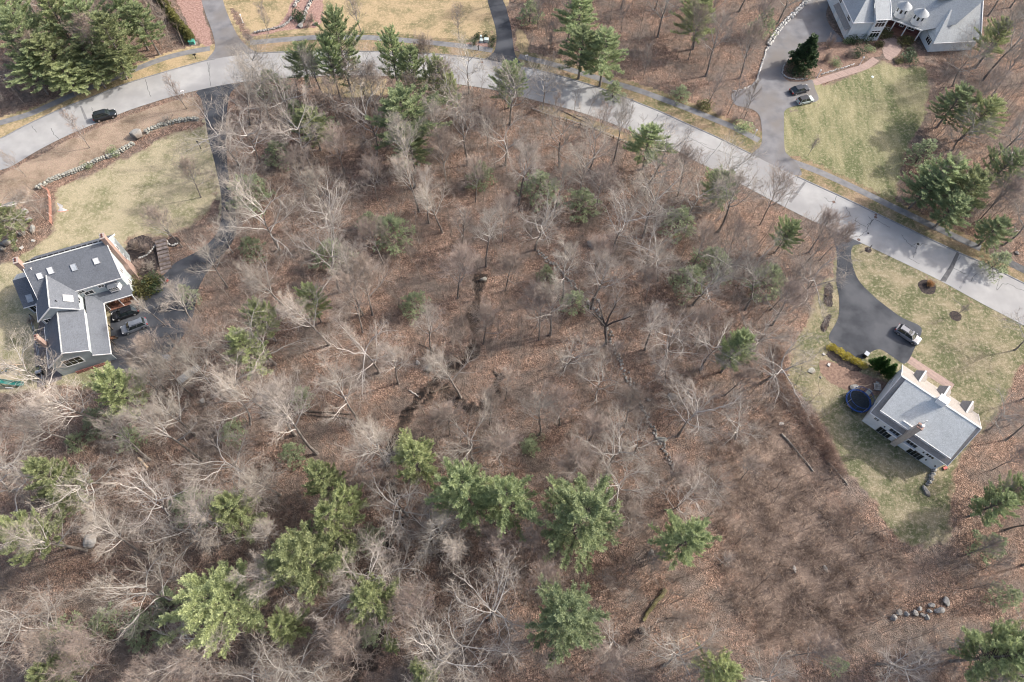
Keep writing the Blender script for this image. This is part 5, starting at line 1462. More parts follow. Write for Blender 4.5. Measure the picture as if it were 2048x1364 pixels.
for a, b in zip(pts[:-1], pts[1:]):
    for z in (.35, .9): m.bar(a + Vector((0, 0, z)), b + Vector((0, 0, z)), .06, .08)
m.build('rail', M['steel'], fe)
for p in pts:
    m = MB(); m.box((p.x - .06, p.y - .06, 0), (p.x + .06, p.y + .06, 1.05)); m.build('post', M['black'], fe)

# ---- white house with dormers at the right
o3 = G(1690 + 190 / 5.683, 700 + 805 / 5.683)
A3 = R(-39.3)
H3 = thing('house', 'white house with three front dormers and a wide pale shed roof', 'house', (o3.x, o3.y, 0), A3)
def w3(u, v, z=0.0): return Vector((o3.x + u * math.cos(A3) - v * math.sin(A3), o3.y + u * math.sin(A3) + v * math.cos(A3), z))
prism_u([(0, 0), (11.8, 0), (11.8, 4.25), (6.2, 8.72), (0, 4.25)], 0, 13.8, 'wall', M['side_white'], H3)
slab(H3, [(-.3, -.3, 4.15), (14.1, -.3, 4.15), (14.1, 6.2, 8.9), (-.3, 6.2, 8.9)], M['roof_brown'])
slab(H3, [(-.3, 12.1, 4.12), (14.1, 12.1, 4.12), (14.1, 6.21, 8.895), (-.3, 6.21, 8.895)], M['roof_brown'])
trimline(H3, [(-.33, -.32, 4.05), (-.33, 6.2, 8.78), (-.33, 12.1, 4.02)], .24, .07); trimline(H3, [(14.13, -.32, 4.05), (14.13, 6.2, 8.78), (14.13, 12.1, 4.02)], .24, .07)
trimline(H3, [(-.3, 6.2, 8.95), (14.1, 6.2, 8.95)], .12, .34, 'ridge_cap', M['roof_light'])
trimline(H3, [(-.3, -.34, 4.03), (14.1, -.34, 4.03)], .14, .1, 'gutter')
prism_u([(.45, 4.4), (6.0, 8.4), (.45, 5.75)], .75, 13.2, 'wall', M['side_white'], H3)
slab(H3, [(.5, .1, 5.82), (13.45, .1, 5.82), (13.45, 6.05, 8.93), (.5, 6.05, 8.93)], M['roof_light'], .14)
trimline(H3, [(.48, .06, 5.72), (13.47, .06, 5.72)], .2, .07)
for u in (2.3, 3.3, 7.9, 10.3, 11.35): window(H3, (u, .44, 5.22), (1, 0, 0), (0, -1, 0), .75, .62, 2, 2, trim=.06)
m = MB(); m.box((4.3, .6, 6.15), (6.2, .75, 6.3)); m.build('roof_rail', M['white'], H3)
# dormers on the front slope
for u in (2.9, 7.35, 11.65):
    d = MB(); d.extrude([(u - .85, 11.3, 4.6), (u + .85, 11.3, 4.6), (u + .85, 11.3, 5.5), (u, 11.3, 6.55), (u - .85, 11.3, 5.5)], (0, -2.2, 0))
    dm = d.build('dormer', M['side_white'], H3)
    for s in (-1, 1):
        r_ = MB(); r_.slab([(u + s * 1.1, 11.75, 5.35), (u + s * .005, 11.75, 6.72), (u + s * .005, 8.85, 6.72), (u + s * 1.1, 10.45, 5.35)], .1); r_.build('roof', M['roof_brown'], dm)
    r_ = MB(); r_.bar((u, 11.75, 6.75), (u, 8.9, 6.75), .3, .08); r_.build('ridge_cap', M['roof_light'], dm)
    window(dm, (u, 11.31, 5.3), (1, 0, 0), (0, 1, 0), .7, .9, 2, 2)
# white boxed chimney on the ridge and the tall chimney on the rear wall
m = MB(); m.box((6.15, 5.6, 8.0), (7.6, 6.75, 9.95)); wc = m.build('chimney', M['white'], H3)
m = MB(); m.box((6.05, 5.5, 9.95), (7.7, 6.85, 10.1)); m.build('chimney_cap', M['white'], wc)
m = MB(); m.box((5.85, -.6, 0), (6.75, .3, 8.7)); rc = m.build('chimney', M['buffbrick'], H3)
m = MB(); m.box((5.78, -.67, 8.7), (6.82, .37, 8.95)); m.build('chimney_cap', M['brick'], rc)
m = MB(); m.cyl((6.5, 0), .24, 8.95, 9.3, 12); m.build('flue', M['white'], rc)
m = MB(); m.cyl((6.0, -.2), .15, 8.95, 9.15, 12); m.build('flue', M['black'], rc)
m = MB(); m.cyl((6.9, 2.2), .08, 7.0, 7.9, 8); m.build('vent_pipe', M['white'], H3)
for u0, u1 in ((2.7, 5.0), (8.6, 11.0)):
    window(H3, ((u0 + u1) / 2, -.015, 1.05), (1, 0, 0), (0, -1, 0), u1 - u0, 1.9, 4, 1, trim=.05, white=M['steel'], name='sliding_door')
for u0, u1 in ((4.0, 5.6), (7.2, 8.9)):
    f = window(H3, ((u0 + u1) / 2, -.015, 3.2), (1, 0, 0), (0, -1, 0), u1 - u0, 1.25, 3, 1, trim=.05, white=M['steel'], name='french_door')
    m = MB(); m.box((u0 - .2, -.5, 2.35), (u1 + .2, -.01, 2.45)); m.box((u0 - .2, -.5, 2.45), (u1 + .2, -.44, 2.62)); m.build('balcony', M['white'], H3)
window(H3, (1.3, -.015, 3.2), (1, 0, 0), (0, -1, 0), .8, .7, 2, 2, trim=.06); window(H3, (11.4, -.015, 3.1), (1, 0, 0), (0, -1, 0), 1.3, .7, 3, 1, trim=.06)
for u, z in ((3.1, 2.5), (10.3, 2.8), (11.6, 1.4), (13.3, 1.4)):
    m = MB(); m.box((u - .09, -.16, z), (u + .09, -.005, z + .28)); m.build('wall_lamp', M['black'], H3)
for v, z in ((3, 2.6), (8.7, 2.6), (6.2, 5.6)): window(H3, (-.01, v, z), (0, -1, 0), (-1, 0, 0), .9, 1.3, 2, 2)
for u in (2.9, 7.35, 11.65): window(H3, (u, 11.81, 2.2), (1, 0, 0), (0, 1, 0), 1.0, 1.4, 2, 3)
m = MB(); m.box((8.4, 11.8, .1), (9.4, 11.86, 2.2)); m.build('door', M['darkred'], H3)

# ---- turreted house at the top right, local frame turned 7 degrees
o2 = G(1630 + 380 / 6.206, 495 / 6.206)
A2 = R(7.0)
H2 = thing('house', 'pale grey house with round turret dormers and a recessed porch, top right', 'house', (o2.x, o2.y, 0), A2)
def l2(px, py, z):
    p = G(px, py, z); dx, dy = p.x - o2.x, p.y - o2.y
    return Vector((dx * math.cos(A2) + dy * math.sin(A2), -dx * math.sin(A2) + dy * math.cos(A2), z))
# garage block with pent roof over its doors
m = MB(); m.extrude([(-.2, 0, 0), (7.9, 0, 0), (7.9, 15, 0), (-.2, 15, 0)], (0, 0, 5.2)); m.build('wall', M['side_pale'], H2)
slab(H2, [(-.55, -.4, 5.15), (4.55, -.4, 5.15), (4.55, 5.2, 9.2), (3.6, 5.2, 9.2)], M['roof_grey'])
slab(H2, [(-.56, -.4, 5.145), (-.56, 15, 5.145), (3.6, 15, 9.19), (3.6, 5.2, 9.19)], M['roof_grey'])
slab(H2, [(3.61, 5.0, 9.185), (3.61, 15, 9.185), (8.4, 15, 5.2), (8.4, 5.0, 5.2)], M['roof_grey'])
trimline(H2, [(-.6, 15, 5.05), (-.6, -.44, 5.05), (4.5, -.44, 5.05)], .22, .08, 'gutter')
slab(H2, [(-1.3, .3, 2.55), (-.2, .3, 3.35), (-.2, 9.6, 3.35), (-1.3, 9.6, 2.55)], M['roof_brown'], .12, 'pent_roof')
for v in (2.0, 5.0, 8.0):
    m = MB(); m.box((-.27, v - 1.2, .05), (-.205, v + 1.2, 2.3)); m.build('garage_door', M['white'], H2)
window(H2, (-.21, 2.6, 4.2), (0, -1, 0), (-1, 0, 0), 1.6, 1.0, 3, 2, split=True); window(H2, (-.21, 9.2, 4.2), (0, -1, 0), (-1, 0, 0), 1.2, 1.0, 2, 1)
# tall stair bay with its own gable
m = MB(); m.extrude([(4.6, -.7, 0), (7.8, -.7, 0), (7.8, -.7, 6.3), (4.6, -.7, 6.3)], (0, 6, 0)); m.build('wall', M['side_pale'], H2)
slab(H2, [(4.3, -1.05, 6.25), (8.15, -1.05, 6.25), (8.15, 4.4, 9.1), (4.3, 4.4, 9.1)], M['roof_grey'])
trimline(H2, [(8.2, -1.08, 6.15), (8.2, 4.5, 9.05)], .3, .14); trimline(H2, [(4.3, -1.1, 6.15), (8.15, -1.1, 6.15)], .2, .08)
for z in (1.7, 4.6):
    window(H2, (6.2, -.715, z), (1, 0, 0), (0, -1, 0), 2.2, 1.15, 3, 1, split=True)
    window(H2, (6.2, -.715, z + 1.0), (1, 0, 0), (0, -1, 0), 2.2, .38, 3, 1, split=True)
# gabled window block on the garage side
m = MB(); m.extrude([(-.75, 10.2, 5.0), (-.75, 12.6, 5.0), (-.75, 12.6, 6.7), (-.75, 11.4, 7.7), (-.75, 10.2, 6.7)], (3.5, 0, 0)); m.build('wall', M['side_pale'], H2)
# centre block: big roof over the porch, eave running down to the right
A = l2(1630 + 860 / 6.206, 203 / 6.206, 3.6); B = l2(1630 + 1335 / 6.206, 378 / 6.206, 3.6)
ev = (B - A).normalized(); bv = Vector((-ev.y, ev.x, 0))
if bv.y < 0: bv = -bv
T1 = A + bv * 9 + Vector((0, 0, 6.6)) - ev * 2; T2 = B + bv * 9 + Vector((0, 0, 6.6)) + ev * 3
slab(H2, [A, B, B + bv * 3 + Vector((0, 0, 2.2)) + ev * 6, T2 + ev * 6, T1], M['roof_grey'], .18)
A_, B_ = A + bv * 2.6, B + bv * 2.6
m = MB(); m.extrude([(p.x, p.y, 0) for p in (A_, B_, B + bv * 12, A + bv * 12)], (0, 0, 4.9)); m.build('wall', M['darkred'], H2)
slab(H2, [T1 + Vector((0, 0, -.005)), T2 + Vector((0, 0, -.005)), T2 + ev * 6 + bv * 9 - Vector((0, 0, 6)), T1 + bv * 9 - Vector((0, 0, 6))], M['roof_grey'], .18)
trimline(H2, [A + Vector((0, 0, -.1)), B + Vector((0, 0, -.1))], .3, .12, 'beam')
m = MB(); pl = [A + bv * .1, B + bv * .1, B_, A_]; m.extrude([(p.x, p.y, .02) for p in pl], (0, 0, .32)); m.build('porch_deck', M['deck'], H2)
for t in (.01, .31, .62, .97):
    p = A.lerp(B, t) + bv * .25
    m = MB(); m.box((p.x - .1, p.y - .1, .34), (p.x + .1, p.y + .1, 3.45)); m.build('post', M['white'], H2)
m = MB()
for t0, t1 in ((.03, .3),):
    a, b = A.lerp(B, t0) + bv * .25, A.lerp(B, t1) + bv * .25
    m.bar((a.x, a.y, 1.2), (b.x, b.y, 1.2), .08); m.bar((a.x, a.y, .6), (b.x, b.y, .6), .06)
    for k in range(9):
        q = a.lerp(b, (k + .5) / 9); m.box((q.x - .025, q.y - .025, .35), (q.x + .025, q.y + .025, 1.2))
m.build('porch_railing', M['white'], H2)
for t, wd in ((.5, .9), (.75, 1.4)):
    p = A_.lerp(B_, t); window(H2, (p.x, p.y, 2.0), ev, -bv, wd, 1.7, 2, 2, white=M['white'])
# round turret dormers
for cx, cy in ((1098, 100), (1308, 188)):
    p = l2(1630 + cx / 6.206, cy / 6.206, 6.6)
    d = MB(); ring = [(p.x + 1.4 * math.cos(k * math.pi / 4 + .39 + A2), p.y + 1.4 * math.sin(k * math.pi / 4 + .39 + A2)) for k in range(8)]
    d.extrude([(a, b, 4.6) for a, b in ring], (0, 0, 2.6)); dm = d.build('dormer', M['white'], H2)
    c = MB(); r2_ = [(p.x + 1.85 * math.cos(k * math.pi / 8), p.y + 1.85 * math.sin(k * math.pi / 8), 7.15) for k in range(16)]
    apex = (p.x, p.y, 8.5)
    for k in range(16): c.poly([r2_[k], r2_[(k + 1) % 16], apex])
    c.poly(r2_[::-1]); c.build('roof', M['roof_grey'], dm)
    fin = MB(); fin.tube([(p.x, p.y, 8.4), (p.x, p.y, 8.8)], [.05, .02], 6); fin.build('finial', M['steel'], dm)
    for k in range(8):
        a, b = Vector((*ring[k], 0)), Vector((*ring[(k + 1) % 8], 0)); mid = (a + b) / 2; nn = Vector((mid.x - p.x, mid.y - p.y, 0)).normalized()
        if nn.y > .35: continue
        window(dm, (mid.x, mid.y, 6.35), (b - a), nn, .5, .95, 1, 1, trim=.07)
# right wing: low eave in front, roof rising to the back
C0 = l2(1630 + 1395 / 6.206, 645 / 6.206, 0); C1 = l2(1630 + 1890 / 6.206, 570 / 6.206, 0)
W0, W1 = Vector((C0.x, C0.y, 0)), Vector((C1.x + .4, C0.y, 0))
m = MB(); m.extrude([(W0.x, W0.y, 0), (W1.x, W0.y, 0), (W1.x, W0.y + 13, 0), (W0.x, W0.y + 13, 0)], (0, 0, 2.95)); m.build('wall', M['side_pale'], H2)
slab(H2, [(W0.x - .35, W0.y - .45, 2.95), (W1.x + .3, W0.y - .45, 2.95), (W1.x + .3, W0.y + 7.4, 8.9), (W0.x + 3.6, W0.y + 5.4, 7.4)], M['roof_grey'])
slab(H2, [(W0.x - .35, W0.y - .44, 2.945), (W0.x + 3.6, W0.y + 5.4, 7.39), (W0.x + 2.2, W0.y + 8, 7.3), (W0.x - .35, W0.y + 4.3, 2.945)], M['roof_light'])
slab(H2, [(W0.x + 1.0, W0.y + 7.41, 8.88), (W1.x + .3, W0.y + 7.41, 8.88), (W1.x + .3, W0.y + 15, 3.4), (W0.x + 1, W0.y + 15, 3.4)], M['roof_grey'])
m = MB(); m.extrude([(W1.x - .2, W0.y, 2.9), (W1.x - .2, W0.y + 13, 2.9), (W1.x - .2, W0.y + 7.4, 8.5)], (.19, 0, 0)); m.build('wall', M['side_pale'], H2)
trimline(H2, [(W1.x + .36, W0.y - .45, 2.9), (W1.x + .36, W0.y + 7.4, 8.85)], .4, .2); trimline(H2, [(W0.x - .35, W0.y - .5, 2.85), (W1.x + .3, W0.y - .5, 2.85)], .2, .08, 'gutter')
window(H2, (W0.x - .012, W0.y + 1.9, 1.75), (0, -1, 0), (-1, 0, 0), 2.2, 1.1, 3, 1, split=True); window(H2, (W0.x - .012, W0.y + 1.9, 2.55), (0, -1, 0), (-1, 0, 0), 2.2, .3, 3, 1, trim=.06)
m = MB()
for k in range(12): m.box((W0.x + 4.2 + k * .28, W0.y - .06, .1), (W0.x + 4.36 + k * .28, W0.y - .02, .55))
m.build('vent_lattice', M['white'], H2)


# ------------------------------------------------------------------ cars
def car(name, label, cat, px, head, L_, W_, Hh, paint, hood=.27, tail=.05, roofpaint=None, slope=.10, rails=True, sunroof=False, group='parked and moving cars'):
    """body shell, cabin glass, roof, wheels (> rim), lamps, mirrors"""
    c = G(px[0], px[1], .75)
    a, b = G(*head[0], .75), G(*head[1], .75)
    t = thing(name, label, cat, (c.x, c.y, .06), math.atan2(b.y - a.y, b.x - a.x), group)
    hl, hw = L_ / 2, W_ / 2
    belt = Hh * .58
    st = [(-1, .80, .86), (-.93, .95, .97), (-.6, 1, 1), (0, 1, 1), (.5, 1, .985), (.80, .97, .93), (.94, .86, .86), (1, .66, .74)]
    m = MB(); vs = []
    for x, wf, hf in st:
        X = x * hl; z1 = belt * (1.0 if x < (1 - 2 * hood) else hf)
        for y, z in ((-1, .22), (-1.0, belt * .55), (-.97, z1 - .12), (-.86, z1), (0, z1 + .04), (.86, z1), (.97, z1 - .12), (1.0, belt * .55), (1, .22)):
            vs.append((X, y * hw * wf, z))
    n = 9; fs = []
    for i in range(len(st) - 1):
        for k in range(n - 1): fs.append((i * n + k, (i + 1) * n + k, (i + 1) * n + k + 1, i * n + k + 1))
        fs.append((i * n + n - 1, (i + 1) * n + n - 1, (i + 1) * n, i * n))
    fs.append(tuple(range(n))); e = (len(st) - 1) * n; fs.append(tuple(range(e, e + n))[::-1])
    m.faces(vs, fs); m.build('body', paint, t, smooth=False)
    xw = hl * (1 - 2 * hood); xr0 = xw - L_ * .15; xb = -hl * (1 - 2 * tail); xr1 = xb + L_ * slope
    lo = [(xw, .84), (xb, .84)]; hi = [(xr0, .66), (xr1, .66)]
    g = MB()
    vs = [(xw, -hw * .90, belt - .01), (xw + .1, 0, belt + .02), (xw, hw * .90, belt - .01), (xb, hw * .90, belt - .01), (xb, -hw * .90, belt - .01),
          (xr0, -hw * .70, Hh - .05), (xr0 + .07, 0, Hh - .03), (xr0, hw * .70, Hh - .05), (xr1, hw * .68, Hh - .07), (xr1, -hw * .68, Hh - .07)]
    g.faces(vs, [(0, 1, 6, 5), (1, 2, 7, 6), (2, 3, 8, 7), (3, 4, 9, 8), (4, 0, 5, 9), (5, 6, 7, 8, 9)]); g.build('window', M['carglass'], t)
    r = MB(); rp = [(xr0 + .03, -hw * .55), (xr0 + .10, 0), (xr0 + .03, hw * .55), (xr0 - .15, hw * .72), (xr1 + .12, hw * .70), (xr1 - .03, hw * .52), (xr1 - .03, -hw * .52), (xr1 + .12, -hw * .70), (xr0 - .15, -hw * .72)]
    r.extrude([(x, y, Hh - .06) for x, y in rp], (0, 0, .06)); r.build('roof', roofpaint or paint, t)
    p = MB()
    for s in (-1, 1):
        for (u0, u1) in ((0, 0), (.52, .5), (1, 1)):
            xa = xw + (xb - xw) * u0; xz = xr0 + (xr1 - xr0) * u1
            p.bar((xa, s * hw * .905, belt), (xz, s * hw * .71, Hh - .04), .08, .05)
    p.build('pillar', paint, t)
    if rails:
        for s in (-1, 1):
            q = MB(); q.bar((xr0 - .3, s * hw * .6, Hh + .05), (xr1 + .25, s * hw * .6, Hh + .05), .05, .05); q.build('roof_rail', M['black'] if not rails == 'steel' else M['steel'], t)
    if sunroof:
        q = MB(); q.box((xr0 - .85, -hw * .4, Hh - .002), (xr0 - .2, hw * .4, Hh + .012)); q.build('sunroof', M['carglass'], t)
    wm = MB(); wm.tube([(0, -.11, 0), (0, .11, 0)], [.34, .34], 16); tyre = wm.mesh('wheel', M['rubber'])
    rm = MB(); rm.tube([(0, -.03, 0), (0, .03, 0)], [.23, .21], 12); rim = rm.mesh('rim', M['alloy'])
    for x in (hl * .62, -hl * .60):
        for s in (-1, 1):
            w_ = link('wheel', tyre, t, (x, s * (hw - .08), .34)); link('rim', rim, w_, (0, s * .105, 0))
    for s in (-1, 1):
        q = MB(); q.box((hl * .86, s * hw * .70 - .17, belt * .72), (hl * .965, s * hw * .70 + .17, belt * .86)); q.build('headlight', M['lamp_clear'], t)
        q = MB(); q.box((-hl * 1.005, s * hw * .72 - .14, belt * .62), (-hl * .93, s * hw * .72 + .14, belt * 1.0)); q.build('taillight', M['lamp_red'], t)
        q = MB(); q.box((xw - .22, s * (hw + .08) - .1, belt), (xw - .08, s * (hw + .08) + .1, belt + .16)); q.build('mirror', paint, t)
    return t


def paint(name, c, rough=.25): return pmat(name, c, tuple(x * 1.15 for x in c), scale=1, rough=rough, spec=.5, coat=.25)
CP = dict(black=paint('black_paint', (.012, .013, .016)), grey=paint('grey_paint', (.15, .165, .19)), silver=paint('silver_paint', (.14, .15, .18)), navy=paint('dark_paint', (.018, .023, .032)), sage=paint('pale_sage_paint', (.42, .48, .46)), char=paint('charcoal_paint', (.016, .02, .024)))
car('car', 'black estate car driving along the pale road', 'car', (209, 230), ((190, 236), (230, 225)), 4.95, 1.95, 1.75, CP['char'], hood=.255, slope=.07)
car('car', 'black car parked close against the porch of the blue-grey house', 'car', (250, 625), ((272, 618), (230, 633)), 4.85, 1.92, 1.62, CP['black'], hood=.255, slope=.15)
car('car', 'grey car with dark glass parked in front of the garage', 'car', (268, 652), ((292, 644), (248, 661)), 4.7, 1.9, 1.7, CP['grey'], hood=.245, slope=.06)
car('car', 'silver car with roof window parked on the black driveway', 'car', (1817, 669), ((1797, 657), (1838, 684)), 4.85, 1.88, 1.65, CP['silver'], hood=.245, slope=.07, sunroof=True)
car('car', 'dark sedan parked nearest the brick walk of the turreted house', 'car', (1600, 178), ((1578, 184), (1622, 172)), 4.8, 1.88, 1.45, CP['navy'], hood=.27, slope=.2, rails=False)
car('car', 'small pale hatchback with black roof parked beside the dark sedan', 'car', (1611, 199), ((1594, 203), (1632, 194)), 3.9, 1.75, 1.5, CP['sage'], hood=.235, roofpaint=CP['black'], slope=.06, rails=False)


# ------------------------------------------------------------------ stones, walls, rocks
def stone_mesh(seed, mat, n=14):
    r = random.Random(seed)
    bm = bmesh.new()
    bmesh.ops.create_icosphere(bm, subdivisions=1, radius=0.5)
    ax = [(Vector((r.gauss(0, 1), r.gauss(0, 1), r.gauss(0, 1))).normalized(), r.uniform(.26, .42)) for _ in range(5)]
    for v in bm.verts:
        for a, d in ax:
            k = v.co.dot(a)
            if k > d: v.co -= a * (k - d)
        v.co *= r.uniform(.94, 1.06)
    me = bpy.data.meshes.new('stone'); bm.to_mesh(me); bm.free()
    me.materials.append(mat); return me


STONE = {k: [stone_mesh(i * 7 + 1, M[k]) for i in range(6)] for k in ('fieldstone', 'lichenstone', 'granite', 'palestone')}
BIG = {k: [] for k in ('rock', 'granite', 'lichenstone')}
for k in BIG:
    for i in range(4):
        r = random.Random(i * 31 + 5); bm = bmesh.new(); bmesh.ops.create_icosphere(bm, subdivisions=2, radius=.5)
        ax = [(Vector((r.gauss(0, 1), r.gauss(0, 1), r.gauss(0, 1))).normalized(), r.uniform(.16, .40)) for _ in range(8)]
        for v in bm.verts:
            for a, d in ax:
                q = v.co.dot(a)
                if q > d: v.co -= a * (q - d)
        me = bpy.data.meshes.new('boulder'); bm.to_mesh(me); bm.free(); me.materials.append(M[k]); BIG[k].append(me)


def stone_wall(name, label, cat, px, width, height, size, mat, layers=2, rows=2, group=None, z0=0, scat=.05, gap=1.0):
    pts = catmull(gpts(px), 6)
    mid = pts[len(pts) // 2]
    t = thing(name, label, cat, (mid.x, mid.y, 0), 0, group)
    d = [0]
    for a, b in zip(pts[:-1], pts[1:]): d.append(d[-1] + (b - a).length)
    cnt = 0
    for lay in range(layers):
        for row in range(rows):
            s = rng.uniform(0, size)
            while s < d[-1] and cnt < 298:
                i = max(k for k in range(len(d)) if d[k] <= s); i = min(i, len(pts) - 2)
                f = (s - d[i]) / max(1e-6, d[i + 1] - d[i]); p = pts[i].lerp(pts[i + 1], f)
                tg = (pts[i + 1] - pts[i]).normalized(); nn = Vector((-tg.y, tg.x, 0))
                off = ((row + .5) / rows - .5) * width * (1 - .2 * lay) + rng.gauss(0, scat)
                sz = size * rng.uniform(.7, 1.35)
                hz = height / layers * rng.uniform(.95, 1.35)
                q = p + nn * off - mid
                link('stone', rng.choice(STONE[mat]), t, (q.x, q.y, z0 + height * (lay + .45) / layers), (rng.gauss(0, .2), rng.gauss(0, .2), math.atan2(tg.y, tg.x) + rng.gauss(0, .35)), (sz * 1.35, width / rows * 1.35 * rng.uniform(.8, 1.15), hz * 1.25))
                cnt += 1
                s += sz * gap * rng.uniform(.92, 1.15)
    return t


stone_wall('stone_wall', 'grey dry stone wall along the bank, between black driveway and ledge rock', 'stone wall', [(400, 240), (382, 240), (360, 243), (335, 249), (312, 256), (292, 266)], .9, .8, .55, 'lichenstone', 2, 2)
stone_wall('stone_wall', 'mossy grey dry stone wall below the ledge rock, curving to the orange mesh', 'stone wall', [(268, 288), (248, 300), (225, 312), (196, 322), (160, 340), (128, 352), (100, 363), (76, 378)], .95, .8, .55, 'lichenstone', 2, 2)
stone_wall('stone_wall', 'old tumbled stone wall running diagonally through the middle of the wood', 'stone wall', [(1074, 501), (1100, 525), (1131, 551), (1164, 591), (1199, 630), (1226, 689), (1244, 732), (1261, 769), (1274, 794), (1289, 824), (1299, 847), (1316, 874), (1339, 919), (1349, 950)], .75, .34, .45, 'fieldstone', 1, 2, scat=.24, gap=1.35)
stone_wall('stone_wall', 'short stone wall jutting from the corner of the white house', 'stone wall', [(1871, 926), (1866, 942), (1860, 958), (1855, 970)], .7, .8, .6, 'fieldstone', 2, 1)
stone_wall('stone_wall', 'low pale granite kerb wall along the grey drive', 'stone wall', [(1535, 94), (1527, 118), (1519, 142), (1513, 160), (1505, 170), (1492, 177), (1478, 181), (1466, 183)], .4, .35, .75, 'palestone', 1, 1)
stone_wall('stone_wall', 'rough boulder edge on the left side of the drive at the top right', 'stone wall', [(1537, 90), (1548, 72), (1560, 56), (1580, 36), (1600, 16), (1618, -3)], 1.3, .6, .85, 'palestone', 1, 2)
stone_wall('stone_wall', 'low stone edging of the reddish bed, left one of two at the top', 'stone wall', [(510, 66), (530, 62), (548, 58), (564, 54), (576, 46), (585, 36)], .6, .5, .6, 'granite', 1, 2)
stone_wall('stone_wall', 'stone edging climbing from grey slab to the top edge in the reddish bed', 'stone wall', [(602, 50), (610, 36), (612, 24), (620, 8), (626, -8)], .7, .6, .7, 'granite', 1, 2)
stone_wall('stone_wall', 'short stone edging beside the dark round shrub in the reddish bed', 'stone wall', [(588, 16), (594, 6), (602, -6)], .7, .6, .7, 'granite', 1, 2)
stone_wall('stone_edging', 'line of small pale stones round the tip of the holly bed', 'stone edging', [(1568, 130), (1565, 146), (1572, 154), (1584, 158), (1600, 159), (1614, 157)], .3, .25, .45, 'palestone', 1, 1)
stone_wall('stone_edging', 'broken line of pale stones along the brick walk', 'stone edging', [(1640, 150), (1655, 145), (1668, 141), (1690, 135), (1708, 128)], .3, .25, .6, 'palestone', 1, 1)
stone_wall('stone_edging', 'pale stones round the small bed at the timber steps', 'stone edging', [(335, 480), (337, 488), (345, 491), (356, 487)], .35, .3, .45, 'palestone', 1, 1)
stone_wall('stone_edging', 'pale stones holding the dark shrub bed beside the timber steps', 'stone edging', [(277, 517), (292, 511), (305, 500), (314, 488), (319, 500), (322, 510)], .4, .35, .45, 'palestone', 1, 1)


def boulder(px, w, l, h, ang, mat, label, group=None, cat='boulder', sink=.25):
    c = G(*px)
    o = link('boulder', rng.choice(BIG[mat]), None, (c.x, c.y, h * (.5 - sink)), (rng.gauss(0, .1), rng.gauss(0, .1), ang), (w * 1.3, l * 1.3, h * 1.3))
    return tag(o, label, cat, group)


ROW = [((1785, 1236), 1.0, 1.1), ((1797, 1226), .9, 1.0), ((1812, 1228), .7, .6), ((1829, 1227), .9, .9), ((1838, 1218), .6, .7), ((1845, 1230), .7, .7), ((1853, 1234), .9, .8), ((1858, 1222), .6, .6), ((1862, 1210), 1.0, .9), ((1876, 1221), 1.7, 1.1), ((1890, 1203), 1.1, 1.3)]
ORDN = ['first', 'second', 'third', 'fourth', 'fifth', 'sixth', 'seventh', 'eighth', 'ninth', 'tenth', 'eleventh']
for i, (p, w, l) in enumerate(ROW):
    boulder(p, w, l, .8, rng.uniform(0, 3), 'granite', 'grey boulder, %s from the left in the row at the lower right' % ORDN[i], 'row of grey boulders')
for p, w, l, h, a, mt, lab in (((836, 726), 1.1, .8, .7, .2, 'granite', 'smaller pale grey boulder of the pair near the brown pool'), ((856, 738), 1.3, 1.9, 1.0, .2, 'lichenstone', 'larger flat-topped boulder of the pair near the stream'),
    ((965, 560), 1.5, 1.2, 1.0, .1, 'lichenstone', 'pale lichen covered boulder at the head of the black stream'), ((181, 1082), 1.8, 2.3, 1.2, .3, 'granite', 'big pale grey boulder under the lower left branches'), ((1185, 490), 1.6, 2.2, 1.2, .6, 'rock', 'dark grey split ledge boulder in the upper middle wood'),
    ((1301, 1106), 1.0, 1.2, .8, .4, 'granite', 'pale pinkish boulder left of the lower right pine'), ((1587, 1139), .6, 1.1, .7, .1, 'granite', 'small pale upright stone in the bramble clearing'), ((1649, 1138), .8, 1.0, .6, .5, 'granite', 'dull grey stone beside the tangled brambles'),
    ((1297, 800), .6, .6, .6, .1, 'granite', 'small pale square stone right of the woodland wall'), ((1622, 742), 1.5, 1.1, .35, .3, 'lichenstone', 'flat grey-green slab stone on the lawn'), ((2033, 507), 1.2, .7, .7, -.6, 'rock', 'pointed grey rock at the right edge above the road'),
    ((275, 273), 2.6, 2.0, 2.3, .5, 'rock', 'upright pale ledge rock standing between two stone walls'), ((1852, 982), 1.3, 1.7, .8, .3, 'rock', 'grey boulder at the end of the short stone wall'), ((1345, 795), 2.6, 1.5, 1.2, .5, 'rock', 'dark mossy boulder under branches right of the woodland wall'),
    ((405, 802), .9, .8, .6, .2, 'granite', 'small pale boulder below the grey boardwalk'), ((1320, 878), 2.2, 1.2, .7, -.3, 'lichenstone', 'heap of pale rock where the woodland wall breaks'), ((1196, 602), .8, .7, .5, 0, 'granite', 'small grey stone right of the woodland wall top'), ((1576, 750), .5, .4, .4, .2, 'granite', 'small pale stone at the lawn rim by the brush band'),
    ((601, 53), 1.5, 1.2, .9, .3, 'granite', 'grey slab rock at the foot of the reddish bed'), ((630, 50), 1.6, .8, .7, .1, 'granite', 'pale rock at the right end of the reddish bed'), ((1641, 755), .4, .4, .35, 0, 'granite', 'white stone at the edge of the brown leafy bed'), ((1709, 776), 1.6, 1.3, .7, .4, 'rock', 'grey rock heap beside the trampoline'),
    ((353, 1043), .7, .6, .5, .3, 'granite', 'small pale rock between the lower left branches'), ((727, 762), .4, .35, .3, .3, 'granite', 'little pale rock on the leaf litter left of the pool'), ((690, 1212), 1.2, .9, .5, .3, 'rock', 'dark rock in the brook between the pines')):
    boulder(p, w, l, h, a, mt, lab)
